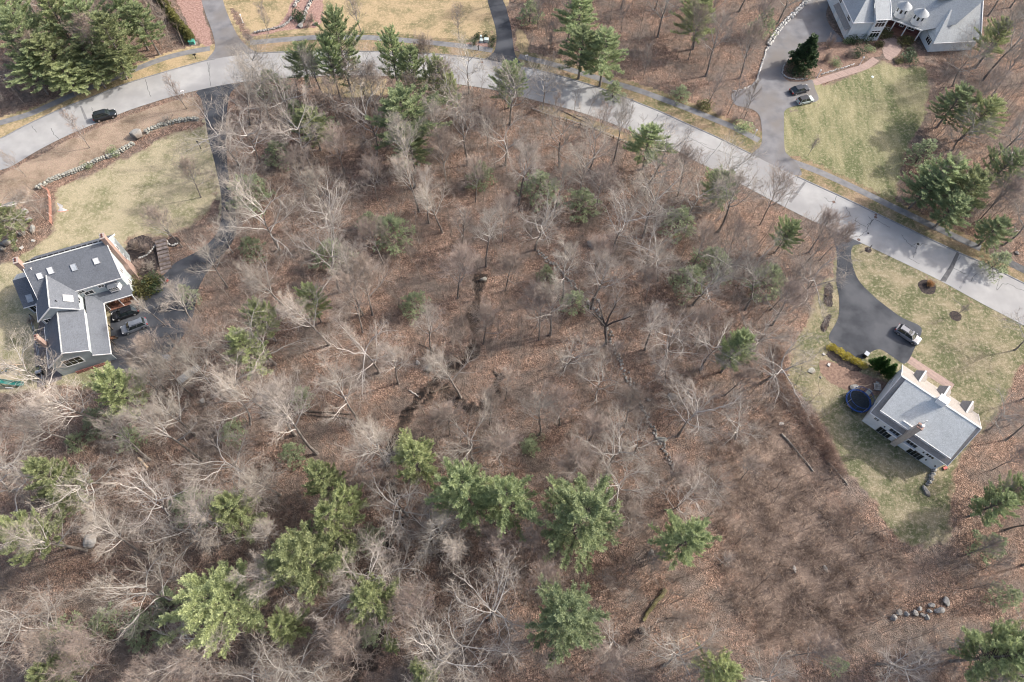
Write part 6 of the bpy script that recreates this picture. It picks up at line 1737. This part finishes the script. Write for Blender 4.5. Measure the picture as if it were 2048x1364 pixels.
for i, (p, w, l, h, a) in enumerate((((22, 412), 3.0, 1.3, .9, .1), ((50, 425), 2.0, 1.2, 1.0, -.5), ((58, 442), 1.4, 1.3, 1.0, .3), ((66, 460), 1.2, 1.8, .8, .2), ((45, 468), 1.6, 1.0, .9, .5), ((14, 488), 2.2, 1.3, 1.2, .3), ((30, 482), 1.0, .9, .7, 0), ((5, 498), 1.3, 1.1, .9, 0))):
    boulder(p, w, l, h, a, 'rock', 'ledge rock at the left edge, ' + ['long flat one on top', 'bluish block behind the bare tree', 'middle block below the bare tree', 'lowest block next to the lawn', 'brown-stained block', 'pale slab at the corner of the lawn', 'small block beside the corner slab', 'outermost at the picture edge'][i], 'ledge rocks at the left edge')


# ------------------------------------------------------------------ logs, stump, fence, steps
def log(px0, px1, r0, r1, mat, label, z=0.0, group='fallen logs and trunks'):
    a, b = G(*px0), G(*px1)
    t = thing('fallen_log', label, 'log', (a.x, a.y, 0), 0, group)
    d = b - a
    pts = [Vector((0, 0, r0 * .8 + z))]
    for k in range(1, 6): pts.append(d * (k / 5) + Vector((rng.gauss(0, .12), rng.gauss(0, .12), (r0 + (r1 - r0) * k / 5) * .8 + z)))
    m = MB(); m.tube(pts, [r0 + (r1 - r0) * k / 5 for k in range(6)], 9); m.build('trunk', M[mat], t)
    m = MB(); dn = d.normalized(); m.tube([pts[0] - dn * .02, pts[0]], [r0 * .85, r0 * .85], 9); m.build('cut_face', M['cutwood'] if mat == 'logwood' else M['logwood'], t)
    for k in range(3):
        s = MB(); p = pts[0].lerp(pts[-1], rng.uniform(.3, .95)); s.tube([p, p + Vector((rng.gauss(0, .5), rng.gauss(0, .5), rng.uniform(.2, .7)))], [.05, .015], 4); s.build('branch_stub', M[mat], t)
    return t


log((532, 817), (703, 828), .24, .15, 'logwood', 'long straight fallen log left of the lower wood, upper of two'); log((560, 823), (706, 838), .2, .14, 'logwood', 'long fallen log lying just below its twin')
log((862, 785), (902, 773), .2, .14, 'logwood', 'reddish broken log lying across the muddy stream fork'); log((838, 688), (913, 727), .12, .06, 'logwood', 'thin dark fallen stem above the pair of boulders')
log((957, 707), (908, 718), .13, .07, 'logwood', 'pale-ended log beside the black stream'); log((818, 781), (836, 793), .14, .08, 'bark_pale', 'bent pale fallen branch at the muddy pool')
log((1329, 1179), (1286, 1243), .42, .26, 'mosslog', 'thick mossy fallen log on the leaf litter, lower right wood'); log((1269, 1277), (1226, 1346), .3, .18, 'logwood', 'greyish fallen log below the dark round stump')
log((1240, 1064), (1267, 1072), .12, .09, 'logwood', 'short brown log right of the middle bottom pine'); log((245, 880), (296, 920), .3, .2, 'logwood', 'broken grey trunk lying above another, lower left wood')
log((277, 917), (296, 935), .22, .16, 'cutwood', 'short pale broken trunk below a longer one'); log((1562, 868), (1627, 942), .2, .14, 'oldlog', 'long weathered grey trunk along the brush band')
log((1655, 926), (1696, 972), .2, .15, 'oldlog', 'grey trunk lying at the lower left lawn edge'); log((846, 1108), (902, 1107), .12, .08, 'logwood', 'thin reddish log between the lower pines, lying level')
log((1118, 219), (1177, 248), .16, .09, 'logwood', 'dark pole lying on the bank by the rail fence'); log((1153, 231), (1190, 243), .12, .07, 'logwood', 'short dark pole near the road edge'); log((1380, 1272), (1338, 1287), .1, .05, 'cutwood', 'thin pale stick on bare leaves, bottom right')
log((1340, 1184), (1380, 1195), .1, .04, 'logwood', 'thin dark branch right of the mossy log'); log((700, 1040), (640, 1075), .1, .05, 'bark_pale', 'pale fallen branch under the lower left pines'); log((1090, 800), (1140, 770), .12, .05, 'logwood', 'dark fallen stem in the middle wood left of the stone wall')
c = G(1283, 1261); m = MB(); m.tube([(0, 0, -.1), (0, 0, .25), (0, 0, .42)], [.62, .5, .46], 12)
st = tag(m.build('stump', M['bark_dark'], None, (c.x, c.y, 0)), 'dark round rotten stump on the leaf litter', 'stump')
m = MB(); m.tube([(0, 0, .42), (0, 0, .45)], [.36, .3], 12); m.build('rotten_core', M['mulch'], st)

fp = gpts([(1062, 222), (1092, 233), (1119, 240), (1133, 244), (1160, 253), (1174, 258), (1188, 262), (1226, 278), (1258, 292)])
fe = thing('rail_fence', 'dark wooden rail fence along the near side of the road', 'fence', (fp[4].x, fp[4].y, 0))
for p in fp:
    q = p - fp[4]; m = MB(); m.box((q.x - .08, q.y - .08, -.05), (q.x + .08, q.y + .08, 1.1)); m.build('post', M['bark_dark'], fe)
for a, b in zip(fp[:-1], fp[1:]):
    for z in (.45, .92):
        a_, b_ = a - fp[4] + Vector((0, 0, z)), b - fp[4] + Vector((0, 0, z + rng.gauss(0, .03))); m = MB(); m.bar(a_, b_, .09, .11); m.build('rail', M['logwood'] if z < .9 else M['greywood'], fe)

a, b = G(324, 482), G(333, 545)
d = (b - a).normalized(); nrm = Vector((-d.y, d.x, 0))
sp = thing('timber_steps', 'dark timber garden steps climbing from driveway to lawn', 'steps', (a.x, a.y, 0))
for k in range(9):
    p = d * (k * (b - a).length / 9); z = .9 - k * .1
    m = MB(); m.extrude([p + nrm * 1.1 + Vector((0, 0, 0)), p - nrm * 1.1, p - nrm * 1.1 + d * .22, p + nrm * 1.1 + d * .22], (0, 0, z)); m.build('riser_beam', M['logwood'], sp)
    m = MB(); q = p + d * .22; L_ = (b - a).length / 9 - .22; m.extrude([q + nrm * 1.05, q - nrm * 1.05, q - nrm * 1.05 + d * L_, q + nrm * 1.05 + d * L_], (0, 0, z - .06)); m.build('tread', M['paver'], sp)

a, b = G(357, 765), G(401, 731); d = (b - a).normalized(); nrm = Vector((-d.y, d.x, 0))
bw = thing('boardwalk', 'grey weathered boardwalk of planks under bare branches', 'boardwalk', (a.x, a.y, 0), math.atan2(d.y, d.x)); ln = (b - a).length
m = MB(); m.box((0, -.6, 0), (ln, -.45, .2)); m.box((0, .45, 0), (ln, .6, .2)); m.build('bearer', M['logwood'], bw)
pm = MB(); pm.box((0, -.75, .2), (.26, .75, .25)); pm = pm.mesh('plank', M['greywood'])
for k in range(int(ln / .28)): link('plank', pm, bw, (k * .28, rng.gauss(0, .02), rng.gauss(0, .006)))

# ------------------------------------------------------------------ yard things
c = G(1715, 803, .5)
tr = thing('trampoline', 'round trampoline with blue rim standing beside the white house', 'trampoline', (c.x, c.y, 0))
def ring(r_, z, w, h, n=32, t=None):
    m = MB()
    for k in range(n):
        a0, a1 = 6.2832 * k / n, 6.2832 * (k + 1) / n
        q = [(rr * math.cos(a), rr * math.sin(a)) for a, rr in ((a0, r_ - w / 2), (a1, r_ - w / 2), (a1, r_ + w / 2), (a0, r_ + w / 2))]
        m.extrude([(x, y, z) for x, y in q], (0, 0, h))
    return m
R_T = 2.15
ring(R_T, .82, .30, .1).build('safety_pad', M['blue_pad'], tr)
m = MB(); m.cyl((0, 0), R_T - .2, .84, .86, 32); m.build('jumping_mat', M['net'], tr)
ring(R_T - .05, 2.35, .07, .07).build('net_hoop', M['blue_pad'], tr)
for k in range(8):
    a = k * .7854 + .2; m = MB(); m.tube([(R_T * math.cos(a), R_T * math.sin(a), 0), (R_T * math.cos(a), R_T * math.sin(a), 2.4)], [.045, .045], 8); m.build('pole', M['blue_pad'] if k % 2 else M['steel'], tr)
bn = G(1753, 775); t = thing('slatted_bench', 'grey slatted bench between trampoline and white house', 'bench', (bn.x, bn.y, 0), R(-8))
for sy in (-.6, .6):
    m = MB(); m.box((-.65, sy - .05, 0), (.65, sy + .05, .42)); m.build('frame', M['steel'], t)
sl = MB(); sl.box((-.06, -.6, .42), (.06, .6, .46)); sm = sl.mesh('slat', M['greywood'])
for k in range(6): link('slat', sm, t, (-.55 + k * .22, 0, 0))
def plank_thing(name, label, cat, p0, p1, w, h, mat):
    a, b = G(*p0), G(*p1); m = MB(); m.bar((0, 0, h / 2 + .02), b - a + Vector((0, 0, h / 2 + .02)), w, h)
    return tag(m.build(name, M[mat], None, (a.x, a.y, 0)), label, cat)
plank_thing('stone_slab', 'grey-green flat slab leaning at the trampoline', 'slab', (1731, 791), (1741, 780), .8, .12, 'slate')
plank_thing('garden_slab', 'pointed grey slab above the slatted bench', 'slab', (1751, 765), (1757, 768), .5, .15, 'slate')
plank_thing('lumber', 'pale long stick lying beside the trampoline', 'stick', (1722, 777), (1742, 768), .12, .1, 'cutwood')
plank_thing('lumber', 'second pale stick lying on the brown bed', 'stick', (1716, 772), (1736, 771), .1, .08, 'cutwood')
c = G(1729, 712); t = thing('storage_bin', 'grey lidded bin at the lower edge of the black driveway', 'bin', (c.x, c.y, .05), R(-40))
m = MB(); m.box((-.35, -.4, 0), (.35, .4, .95)); m.build('body', M['black'], t); m = MB(); m.box((-.4, -.45, .95), (.4, .45, 1.05)); m.build('lid', M['bin_grey'], t)
c = G(1888, 937); t = thing('garden_tool', 'small bright red-orange garden machine at the corner of the white house', 'machine', (c.x, c.y, 0), .4)
m = MB(); m.box((-.35, -.22, .15), (.35, .22, .45)); m.build('body', M['redmetal'], t); m = MB(); m.bar((-.3, 0, .4), (-1.0, 0, .95), .05); m.build('handle', M['black'], t)
for x in (-.25, .25):
    m = MB(); m.tube([(x, -.3, .15), (x, .3, .15)], [.15, .15], 10); m.build('wheel', M['rubber'], t)
c = G(334, 562); t = thing('lawn_mower', 'red push mower standing below the olive shrubs', 'mower', (c.x, c.y, .05), 2.6)
m = MB(); m.box((-.4, -.3, .12), (.4, .3, .35)); m.build('deck', M['redmetal'], t); m = MB(); m.box((-.18, -.16, .35), (.18, .16, .6)); m.build('engine', M['black'], t)
m = MB()
for y in (-.22, .22): m.bar((-.38, y, .3), (-1.15, y, .95), .04)
m.bar((-1.15, -.22, .95), (-1.15, .22, .95), .04); m.build('handle', M['black'], t)
for x in (-.35, .35):
    for y in (-.33, .33):
        m = MB(); m.tube([(x, y - .03, .13), (x, y + .03, .13)], [.13, .13], 10); m.build('wheel', M['rubber'], t)
c = G(229, 678); t = thing('wheelbarrow', 'rusty brown wheelbarrow beside the garage of the blue-grey house', 'wheelbarrow', (c.x, c.y, .05), .3)
m = MB(); m.faces([(-.5, -.35, .55), (.45, -.3, .55), (.45, .3, .55), (-.5, .35, .55), (-.3, -.2, .25), (.25, -.18, .25), (.25, .18, .25), (-.3, .2, .25)], [(4, 5, 6, 7), (0, 1, 5, 4), (1, 2, 6, 5), (2, 3, 7, 6), (3, 0, 4, 7)]); m.build('tray', M['chairwood'], t)
m = MB()
for y in (-.25, .25): m.bar((.5, y * .4, .2), (-1.1, y, .55), .045)
m.build('handle', M['cutwood'], t); m = MB(); m.tube([(.6, -.05, .2), (.6, .05, .2)], [.2, .2], 12); m.build('wheel', M['rubber'], t)

# play things at the left edge
c = G(26, 767, .6); t = thing('slide', 'glossy green plastic play slide with a white ladder at its foot', 'slide', (c.x, c.y, 0), R(2))
m = MB()
prof = [(-1.75, 1.5), (-1.0, 1.25), (-.2, .75), (.6, .5), (1.3, .32), (1.75, .3)]
for i in range(len(prof) - 1):
    (x0, z0), (x1, z1) = prof[i], prof[i + 1]
    cs = [(-.36, .26), (-.28, .03), (0, -.04), (.28, .03), (.36, .26)]
    for k in range(4):
        m.poly([(x0, cs[k][0], z0 + cs[k][1]), (x1, cs[k][0], z1 + cs[k][1]), (x1, cs[k + 1][0], z1 + cs[k + 1][1]), (x0, cs[k + 1][0], z0 + cs[k + 1][1])])
    for s in (-1, 1): m.bar((x0, s * .38, z0 + .26), (x1, s * .38, z1 + .26), .1, .08)
m.build('chute', M['slide_green'], t)
m = MB(); m.box((-1.8, -.4, 0), (-1.7, -.3, 1.5)); m.box((-1.8, .3, 0), (-1.7, .4, 1.5)); m.box((.5, -.3, 0), (.6, .3, .45)); m.build('support', M['slide_green'], t)
c = G(20, 777); lt = thing('picket_edging', 'five short white pickets beside the green slide', 'fence', (c.x, c.y, 0))
m = MB(); m.bar((-.6, 0, .3), (.7, 0, .3), .04, .06); m.build('rail', M['white'], lt)
pk = MB(); pk.box((-.07, -.03, 0), (.07, .03, .55)); pk = pk.mesh('picket', M['white'])
for k in range(5): link('picket', pk, lt, (-.5 + k * .27, 0, 0))
a, b = G(-14, 728, 2.2), G(31, 729, 2.2); t = thing('swing_set', 'wooden swing set beam at the left edge above the green slide', 'swing set', (0, 0, 0))
m = MB(); m.bar(a, b, .16); m.build('top_beam', M['cutwood'], t)
for e in (a, b):
    for s in (-1, 1):
        m = MB(); m.bar(e, (e.x, e.y + s * 1.1, 0), .11); m.build('leg', M['cutwood'], t)
for f, mt in ((.35, 'slide_green'), (.7, 'gold')):
    p = a.lerp(b, f); m = MB()
    for s in (-.22, .22): m.bar((p.x + s, p.y, 2.15), (p.x + s, p.y, .5), .025)
    sw = m.build('swing_rope', M['steel'], t); m = MB(); m.box((p.x - .28, p.y - .12, .45), (p.x + .28, p.y + .12, .5)); m.build('swing_seat', M['slide_green'], t)
c = G(9, 743); t = thing('sandbox_toy', 'little green and yellow ride-on toy in the sand patch', 'toy', (c.x, c.y, .03), .5)
m = MB(); m.box((-.45, -.2, .12), (.45, .2, .4)); m.build('body', M['slide_green'], t); m = MB(); m.box((-.25, -.18, .4), (.3, .18, .55)); m.build('seat', M['gold'], t)
for x in (-.3, .3):
    m = MB(); m.tube([(x, -.25, .13), (x, .25, .13)], [.13, .13], 10); m.build('wheel', M['blue_pad'], t)
hard_sheet('sand_patch', catmull(gpts([(-30, 735), (10, 725), (31, 722), (32, 755), (14, 762), (-30, 775)]), 3, True), .031, M['tancloth'])['label'] = 'sandy play patch under the swing set'

# orange mesh fence and the white goal on the lawn
fp = gpts([(86, 376), (99, 383), (102, 397), (103, 415), (103, 432), (104, 449)])
t = thing('mesh_fence', 'sagging orange mesh fence along the left rim of the lawn', 'fence', (fp[2].x, fp[2].y, 0))
for i, p in enumerate(fp):
    q = p - fp[2]; m = MB(); m.tube([(q.x, q.y, 0), (q.x + rng.gauss(0, .08), q.y + rng.gauss(0, .08), 1.25)], [.03, .03], 6); m.build('stake', M['orange'] if i % 2 else M['whitecloth'], t)
m = MB()
for a, b in zip(fp[:-1], fp[1:]):
    a, b = a - fp[2], b - fp[2]
    for k in range(4):
        z = .12 + k * .27; mid = (a + b) / 2
        m.bar((a.x, a.y, z), (mid.x, mid.y, z - .1), .02, .05); m.bar((mid.x, mid.y, z - .1), (b.x, b.y, z), .02, .05)
    for k in range(5):
        q = a.lerp(b, k / 5); m.bar((q.x, q.y, .08), (q.x, q.y, 1.0), .03, .02)
m.build('mesh', M['orange'], t)
c = G(126, 421); t = thing('goal_net', 'small white pop-up goal with an orange rim on the lawn', 'goal', (c.x, c.y, 0), R(10))
ap = Vector((-.25, .5, 2.0)); rimp = [Vector((-1.1, -.15, .05)), Vector((-.5, -.3, .05)), Vector((.2, -.32, .05)), Vector((1.1, -.12, .05))]
m = MB(); m.tube(rimp, [.07] * 4, 8); m.tube([rimp[0], ap], [.03, .02], 6); m.build('rim', M['orange'], t)
m = MB(); wst = [Vector((-.3, .1, .7)), Vector((.25, .1, .75)), Vector((.55, .35, 1.1))]
m.faces([rimp[0], rimp[1], rimp[2], rimp[3], wst[0], wst[1], wst[2], ap], [(0, 1, 4), (1, 2, 5, 4), (2, 3, 5), (4, 5, 6), (4, 6, 7)]); m.faces([v + Vector((0, .03, 0)) for v in (wst[0], wst[1], wst[2], ap)], [(2, 1, 0), (3, 2, 0)]); m.build('net', M['whitecloth'], t)

# posts, lamps, boxes
def lamp_post(label, p, h, mat, head='white'):
    c = G(*p); t = thing('lamp_post', label, 'lamp post', (c.x, c.y, 0))
    m = MB(); m.tube([(0, 0, 0), (0, 0, .25), (0, 0, h)], [.12, .075, .065], 8); m.build('post', M[mat], t)
    m = MB(); m.extrude([(-.13, -.13, h), (.13, -.13, h), (.13, .13, h), (-.13, .13, h)], (0, 0, .32)); m.build('lantern', M['lamp_clear'] if head == 'white' else M['black'], t)
    m = MB(); m.faces([(-.18, -.18, h + .32), (.18, -.18, h + .32), (.18, .18, h + .32), (-.18, .18, h + .32), (0, 0, h + .5)], [(0, 1, 4), (1, 2, 4), (2, 3, 4), (3, 0, 4), (3, 2, 1, 0)]); m.build('cap', M[mat], t)
lamp_post('white lamp post on the brick walk, nearer the porch', (1719, 130), 2.0, 'white'); lamp_post('white lamp post on the brick walk, nearer the parked cars', (1634, 155), 1.9, 'white')
lamp_post('white lamp post at the drive entrance above the footpath', (1507, 274), 1.9, 'white'); lamp_post('black lamp post on the lawn beside the black driveway', (402, 297), 1.9, 'black', 'black'); lamp_post('black lamp post at the top of the timber steps', (341, 474), 1.9, 'black', 'black')
lamp_post('plain white post on the top lawn beside the grey driveway', (486, 45), 1.9, 'white')
def mailbox(label, p, mat, rz, post='white', h=1.05):
    c = G(*p); t = thing('mailbox', label, 'mailbox', (c.x, c.y, 0), rz)
    m = MB(); m.box((-.07, -.07, 0), (.07, .07, h)); m.build('post', M[post], t)
    m = MB(); m.extrude([(-.35, -.12, h), (-.35, .12, h), (-.35, .12, h + .16), (-.35, .06, h + .25), (-.35, -.06, h + .25), (-.35, -.12, h + .16)], (.7, 0, 0)); m.build('box', M[mat], t)
mailbox('white mailbox post with black box at the road beside the black driveway', (1736, 500), 'black', .9); mailbox('black mailbox at the verge near the top left driveway', (392, 117), 'black', .4, 'black'); mailbox('white mailbox at the road end of the leafy bank', (368, 190), 'white', .5)
mailbox('dark mailbox in front of the two white utility boxes', (957, 100), 'black', 1.2, 'black'); mailbox('small white mailbox right of the dark top driveway', (1053, 119), 'white', .3)
c = G(1958, 100)
def cabinet(label, p, sx, sy, h, mat, rz):
    c = G(*p); t = thing('utility_box', label, 'utility box', (c.x, c.y, .02), rz)
    m = MB(); m.box((-sx / 2, -sy / 2, 0), (sx / 2, sy / 2, h)); m.build('body', M[mat], t); m = MB(); m.extrude([(-sx / 2 - .04, -sy / 2 - .04, h), (sx / 2 + .04, -sy / 2 - .04, h), (sx / 2 + .04, sy / 2 + .04, h + .08), (-sx / 2 - .04, sy / 2 + .04, h + .08)], (0, 0, .06)); m.build('lid', M[mat], t)
    m = MB(); m.box((-sx / 2 - .2, -sy / 2 - .2, -.02), (sx / 2 + .2, sy / 2 + .2, .05)); m.build('pad', M['kerb'], t)
cabinet('green utility box on the bed left of the top driveway', (385, 87), 1.3, .9, .8, 'green_box', .1); cabinet('wider pale green utility box among the round shrubs', (973, 83), 1.0, .7, .75, 'pale_green_box', -.1)
cabinet('smaller pale green utility box, lower left of its wider neighbour', (963, 84), .75, .6, .6, 'pale_green_box', -.1); cabinet('narrow pale box behind the other two among round shrubs', (962, 77), .4, .4, .7, 'pale_green_box', -.1)
cabinet('grey box under the bare branches below the garage drive', (334, 717), 1.0, .8, .6, 'steel', .2)
c = G(290, 712); m = MB(); m.cyl((0, 0), .55, 0, .22, 18); tag(m.build('well_cap', M['steel'], None, (c.x, c.y, 0)), 'round pale well cap in the brush below the garage', 'well cap')
c = G(1745, 154); m = MB(); m.cyl((0, 0), .32, 0, .1, 16); tag(m.build('valve_cover', M['pale_green_box'], None, (c.x, c.y, .02)), 'round pale turquoise cover lying on the streaked lawn', 'cover')
c = G(175, 826); t = thing('fire_pit', 'round stone fire pit with rusty bowl at the wood edge', 'fire pit', (c.x, c.y, 0))
for k in range(11): link('stone', STONE['fieldstone'][k % 6], t, (.75 * math.cos(k * .571), .75 * math.sin(k * .571), .15), (0, 0, k * .571), (.4, .45, .4))
m = MB(); m.tube([(0, 0, .02), (0, 0, .3)], [.4, .55], 14); m.build('bowl', M['chairwood'], t)
for p, lab in (((1601, 848), 'lower'), ((1562, 848), 'left'), ):
    pass
for i, (p, s) in enumerate((((1562, 848), .45), ((1657, 730), .35), ((1647, 709), .3), ((67, 482), .35), ((44, 496), .4))):
    c = G(*p); m = MB(); m.extrude([(-s, -s * .7, 0), (s, -s * .6, 0), (s * .8, s * .7, 0), (-s * .7, s * .6, 0)], (0, 0, .2))
    tag(m.build('pale_stone', M['palestone'], None, (c.x, c.y, .02), (0, 0, i)), ['white block in the brush left of the lawn', 'white stone in the brown leafy bed, lower one', 'white stone in the brown leafy bed, upper one', 'white stone near the ledge, upper one', 'white stone near the ledge, lower one'][i], 'stone')

# ------------------------------------------------------------------ shrubs
def shrub(kind, p, r_, h, label, group=None, cat='shrub', nm='shrub'):
    c = G(p[0], p[1], h * .45); sm, lm = BUSH[kind]
    t = thing(nm, label, cat, (c.x, c.y, 0), rng.uniform(0, 6.28), group); t.scale = (r_, r_, h / 1.25)
    link('stems', sm, t); link('leaves', lm, t); return t
def bare_shrub(kind, p, r_, h, label, group=None):
    c = G(p[0], p[1], h * .5); sm, lm = TWIGB[kind]
    t = thing('bare_shrub', label, 'shrub', (c.x, c.y, 0), rng.uniform(0, 6.28), group); t.scale = (r_, r_, h)
    link('stems', sm, t); link('twigs', lm, t); return t
def spire(key, p, r_, h, label, group=None, cat='evergreen tree'):
    c = G(p[0], p[1], h * .45); h0, r0, tm, cm = SPIRE[key]
    t = thing('conifer', label, cat, (c.x, c.y, 0), rng.uniform(0, 6.28), group); t.scale = (r_ / r0, r_ / r0, h / h0)
    link('trunk', tm, t); link('crown', cm, t); return t
spire('g', (1612, 108), 4.0, 9.0, 'big dense dark green conifer beside the drive of the turreted house'); shrub('dark', (1588, 138), 2.6, 3.0, 'low dark green shrub at the foot of the big conifer'); shrub('dark', (1612, 142), 1.8, 2.4, 'dark green shrub between big conifer and brick walk')
for i, p in enumerate(((1755, 724), (1768, 732), (1781, 742))):
    spire('e', p, 1.35, 4.4, 'bright green pointed conifer by the white house, ' + ['leftmost of three', 'middle of three', 'rightmost of three'][i], 'three bright green conifers')
for i, p in enumerate(((1664, 693), (1673, 699), (1684, 705), (1694, 711), (1704, 716), (1715, 722), (1725, 729))):
    shrub('gold', p, .95, 1.1, 'golden yellow shrub along the black driveway, %s from the left' % ORDN[i], 'row of golden shrubs')
for i, (p, r_) in enumerate((((952, 72), .9), ((972, 67), 1.1), ((987, 75), 1.1), ((947, 86), .95), ((981, 89), 1.1), ((958, 68), .7))):
    shrub('dark', p, r_, 1.5, 'round dark clipped shrub by the utility boxes, ' + ['left of the back row', 'largest of the back row', 'rightmost next to the driveway', 'front left one', 'front right one', 'small one between two others'][i], 'clipped shrubs round the utility boxes')
for i, (p, r_, h, k) in enumerate((((272, 575), 2.3, 2.4, 'rhodo'), ((284, 588), 1.9, 2.2, 'rhodo'), ((298, 567), 2.2, 2.5, 'rhodo'), ((313, 558), 2.2, 2.4, 'dark'), ((306, 577), 1.8, 2.1, 'dark'))):
    shrub(k, p, r_, h, ('olive green broadleaf shrub beside the blue-grey house, ' if k == 'rhodo' else 'dark green broadleaf shrub beside the blue-grey house, ') + ['nearest the wall', 'lowest, at the driveway', 'middle of the clump', 'upper right of the clump', 'lower right of the clump'][i], 'evergreen shrubs at the driveway')
for i, (p, r_, h, k, lab) in enumerate((((1712, 80), 1.9, 2.0, 'dark', 'dark round shrub under the pale wall, left of two'), ((1736, 75), 2.4, 2.2, 'dark', 'dark round shrub under the stair bay, right of two'), ((1675, 124), 1.6, 1.6, 'green', 'small bright green shrub beside the brick walk bed'), ((1722, 105), 1.9, 2.0, 'dark', 'dark shrub behind the right white lamp post'),
     ((1697, 82), 1.3, 1.3, 'green', 'green shrub at the corner of the pale wall'), ((1742, 96), 1.3, 1.1, 'green', 'low green shrub left of the round brick patio'), ((1773, 66), 2.4, 1.8, 'rhodo', 'olive shrub below the porch, left of two'), ((1812, 78), 2.2, 1.7, 'rhodo', 'olive shrub below the porch, right of two'),
     ((1760, 86), 1.3, 1.2, 'rhodo', 'small olive shrub at the patio edge'), ((1822, 100), 1.7, 1.6, 'dark', 'dark shrub right of the brick patio, upper one'), ((1826, 118), 2.4, 1.9, 'dark', 'dark spreading shrub right of the brick patio, lower one'), ((1800, 122), 1.3, .9, 'rhodo', 'low brownish shrub below the brick patio'),
     ((228, 302), 1.5, 1.6, 'green', 'green shrub growing over the roadside stone wall'), ((176, 330), 1.2, 1.0, 'dull', 'dull green creeper on the mossy stone wall'), ((32, 497), .7, .7, 'dull', 'small green plant at the corner of the lawn rocks'), ((73, 734), 1.2, 1.1, 'dull', 'dark green planter shrub beside the patio'),
     ((1490, 250), 2.1, 1.9, 'green', 'yellowish green round shrub at the drive entrance'), ((1408, 212), 2.0, 1.8, 'rhodo', 'olive shrub beside the footpath'), ((592, 26), 2.0, 2.2, 'dark', 'dark green shrub in the reddish bed, upper one'), ((598, 36), 1.5, 1.4, 'dark', 'dark green shrub in the reddish bed, lower one'), ((1063, 884), 1.4, 1.2, 'dull', 'single low green bush in the middle of the lower wood'))):
    shrub(k, p, r_, h, lab)
for i, (p, r_, h, k, lab) in enumerate((((1662, 84), 2.2, 3.6, 'brown', 'pinkish bare shrub left of the garage wall'), ((1655, 112), 2.0, 2.8, 'brown', 'pinkish bare shrub below its taller twin'), ((1700, 105), 2.4, 2.0, 'brown', 'round purplish bare shrub under the pale wall'), ((622, 35), 2.1, 2.0, 'brown', 'brown bare shrub in the reddish bed, right side'), ((615, 48), 1.6, 1.4, 'brown', 'low brown bare shrub at the reddish bed edge'),
     ((268, 490), 2.4, 2.2, 'brown', 'brown bare shrub behind the chimney wall, top one'), ((292, 497), 2.2, 1.9, 'brown', 'brown bare shrub in the dark bed, nearest the lawn'), ((278, 528), 2.3, 2.0, 'brown', 'brown bare shrub in the dark bed, middle'), ((300, 530), 2.2, 1.8, 'grey', 'grey twiggy shrub in the dark bed near the steps'), ((268, 545), 2.0, 1.7, 'brown', 'brown bare shrub at the foot of the brick chimney'),
     ((330, 238), 2.4, 1.8, 'grey', 'grey bare shrub on the bank above the stone wall'), ((1762, 745), 1.0, .8, 'brown', 'dark bare shrub below the pointed conifers'), ((1655, 590), .7, .6, 'cane', 'dry plant clump in the narrow mulch bed, upper'), ((1652, 604), .7, .6, 'cane', 'dry plant clump in the narrow mulch bed, lower'), ((1650, 655), .8, .6, 'cane', 'dry plant clump in the small mulch bed at the bend'),
     ((42, 385), 2.6, 2.2, 'brown', 'reddish bare shrub on the bank at the left edge'), ((1440, 225), 2.0, 1.8, 'brown', 'reddish bare shrub at the drive corner'), ((1470, 240), 2.0, 1.6, 'brown', 'bare shrub between two slender trees at the drive'), ((60, 640), 1.6, 1.5, 'brown', 'bare shrub under the sun room corner'), ((45, 565), 1.6, 1.8, 'grey', 'grey bare shrub at the left brick chimney'))):
    bare_shrub(k, p, r_, h, lab)
for i in range(10):
    t_ = i / 9; p = (314 + 62 * t_ + 2 * math.sin(i), -12 + 84 * t_)
    spire('y', p, 1.6, 3.6 - .8 * t_, 'yellowish hedge conifer beside the reddish bed, %s from the top' % (ORDN[i]), 'yellowish hedge at the top left')
# ornamental grass in its mulch ring
T = TB(611)
for k in range(420):
    a = T.r.uniform(0, 6.28); sp_ = T.r.uniform(.05, .8)
    p = Vector((T.r.gauss(0, .22), T.r.gauss(0, .22), 0)); q = p + Vector((math.cos(a) * sp_, math.sin(a) * sp_, T.r.uniform(.5, 1.2)))
    T.blade(p, q, .03, 0, T.r.random())
c = G(1858, 570); tag(link('ornamental_grass', T.mesh('ornamental_grass', [M['straw']], True), None, (c.x, c.y, .03)), 'clump of straw coloured ornamental grass in the round mulch ring', 'grass clump')

settle_labels()
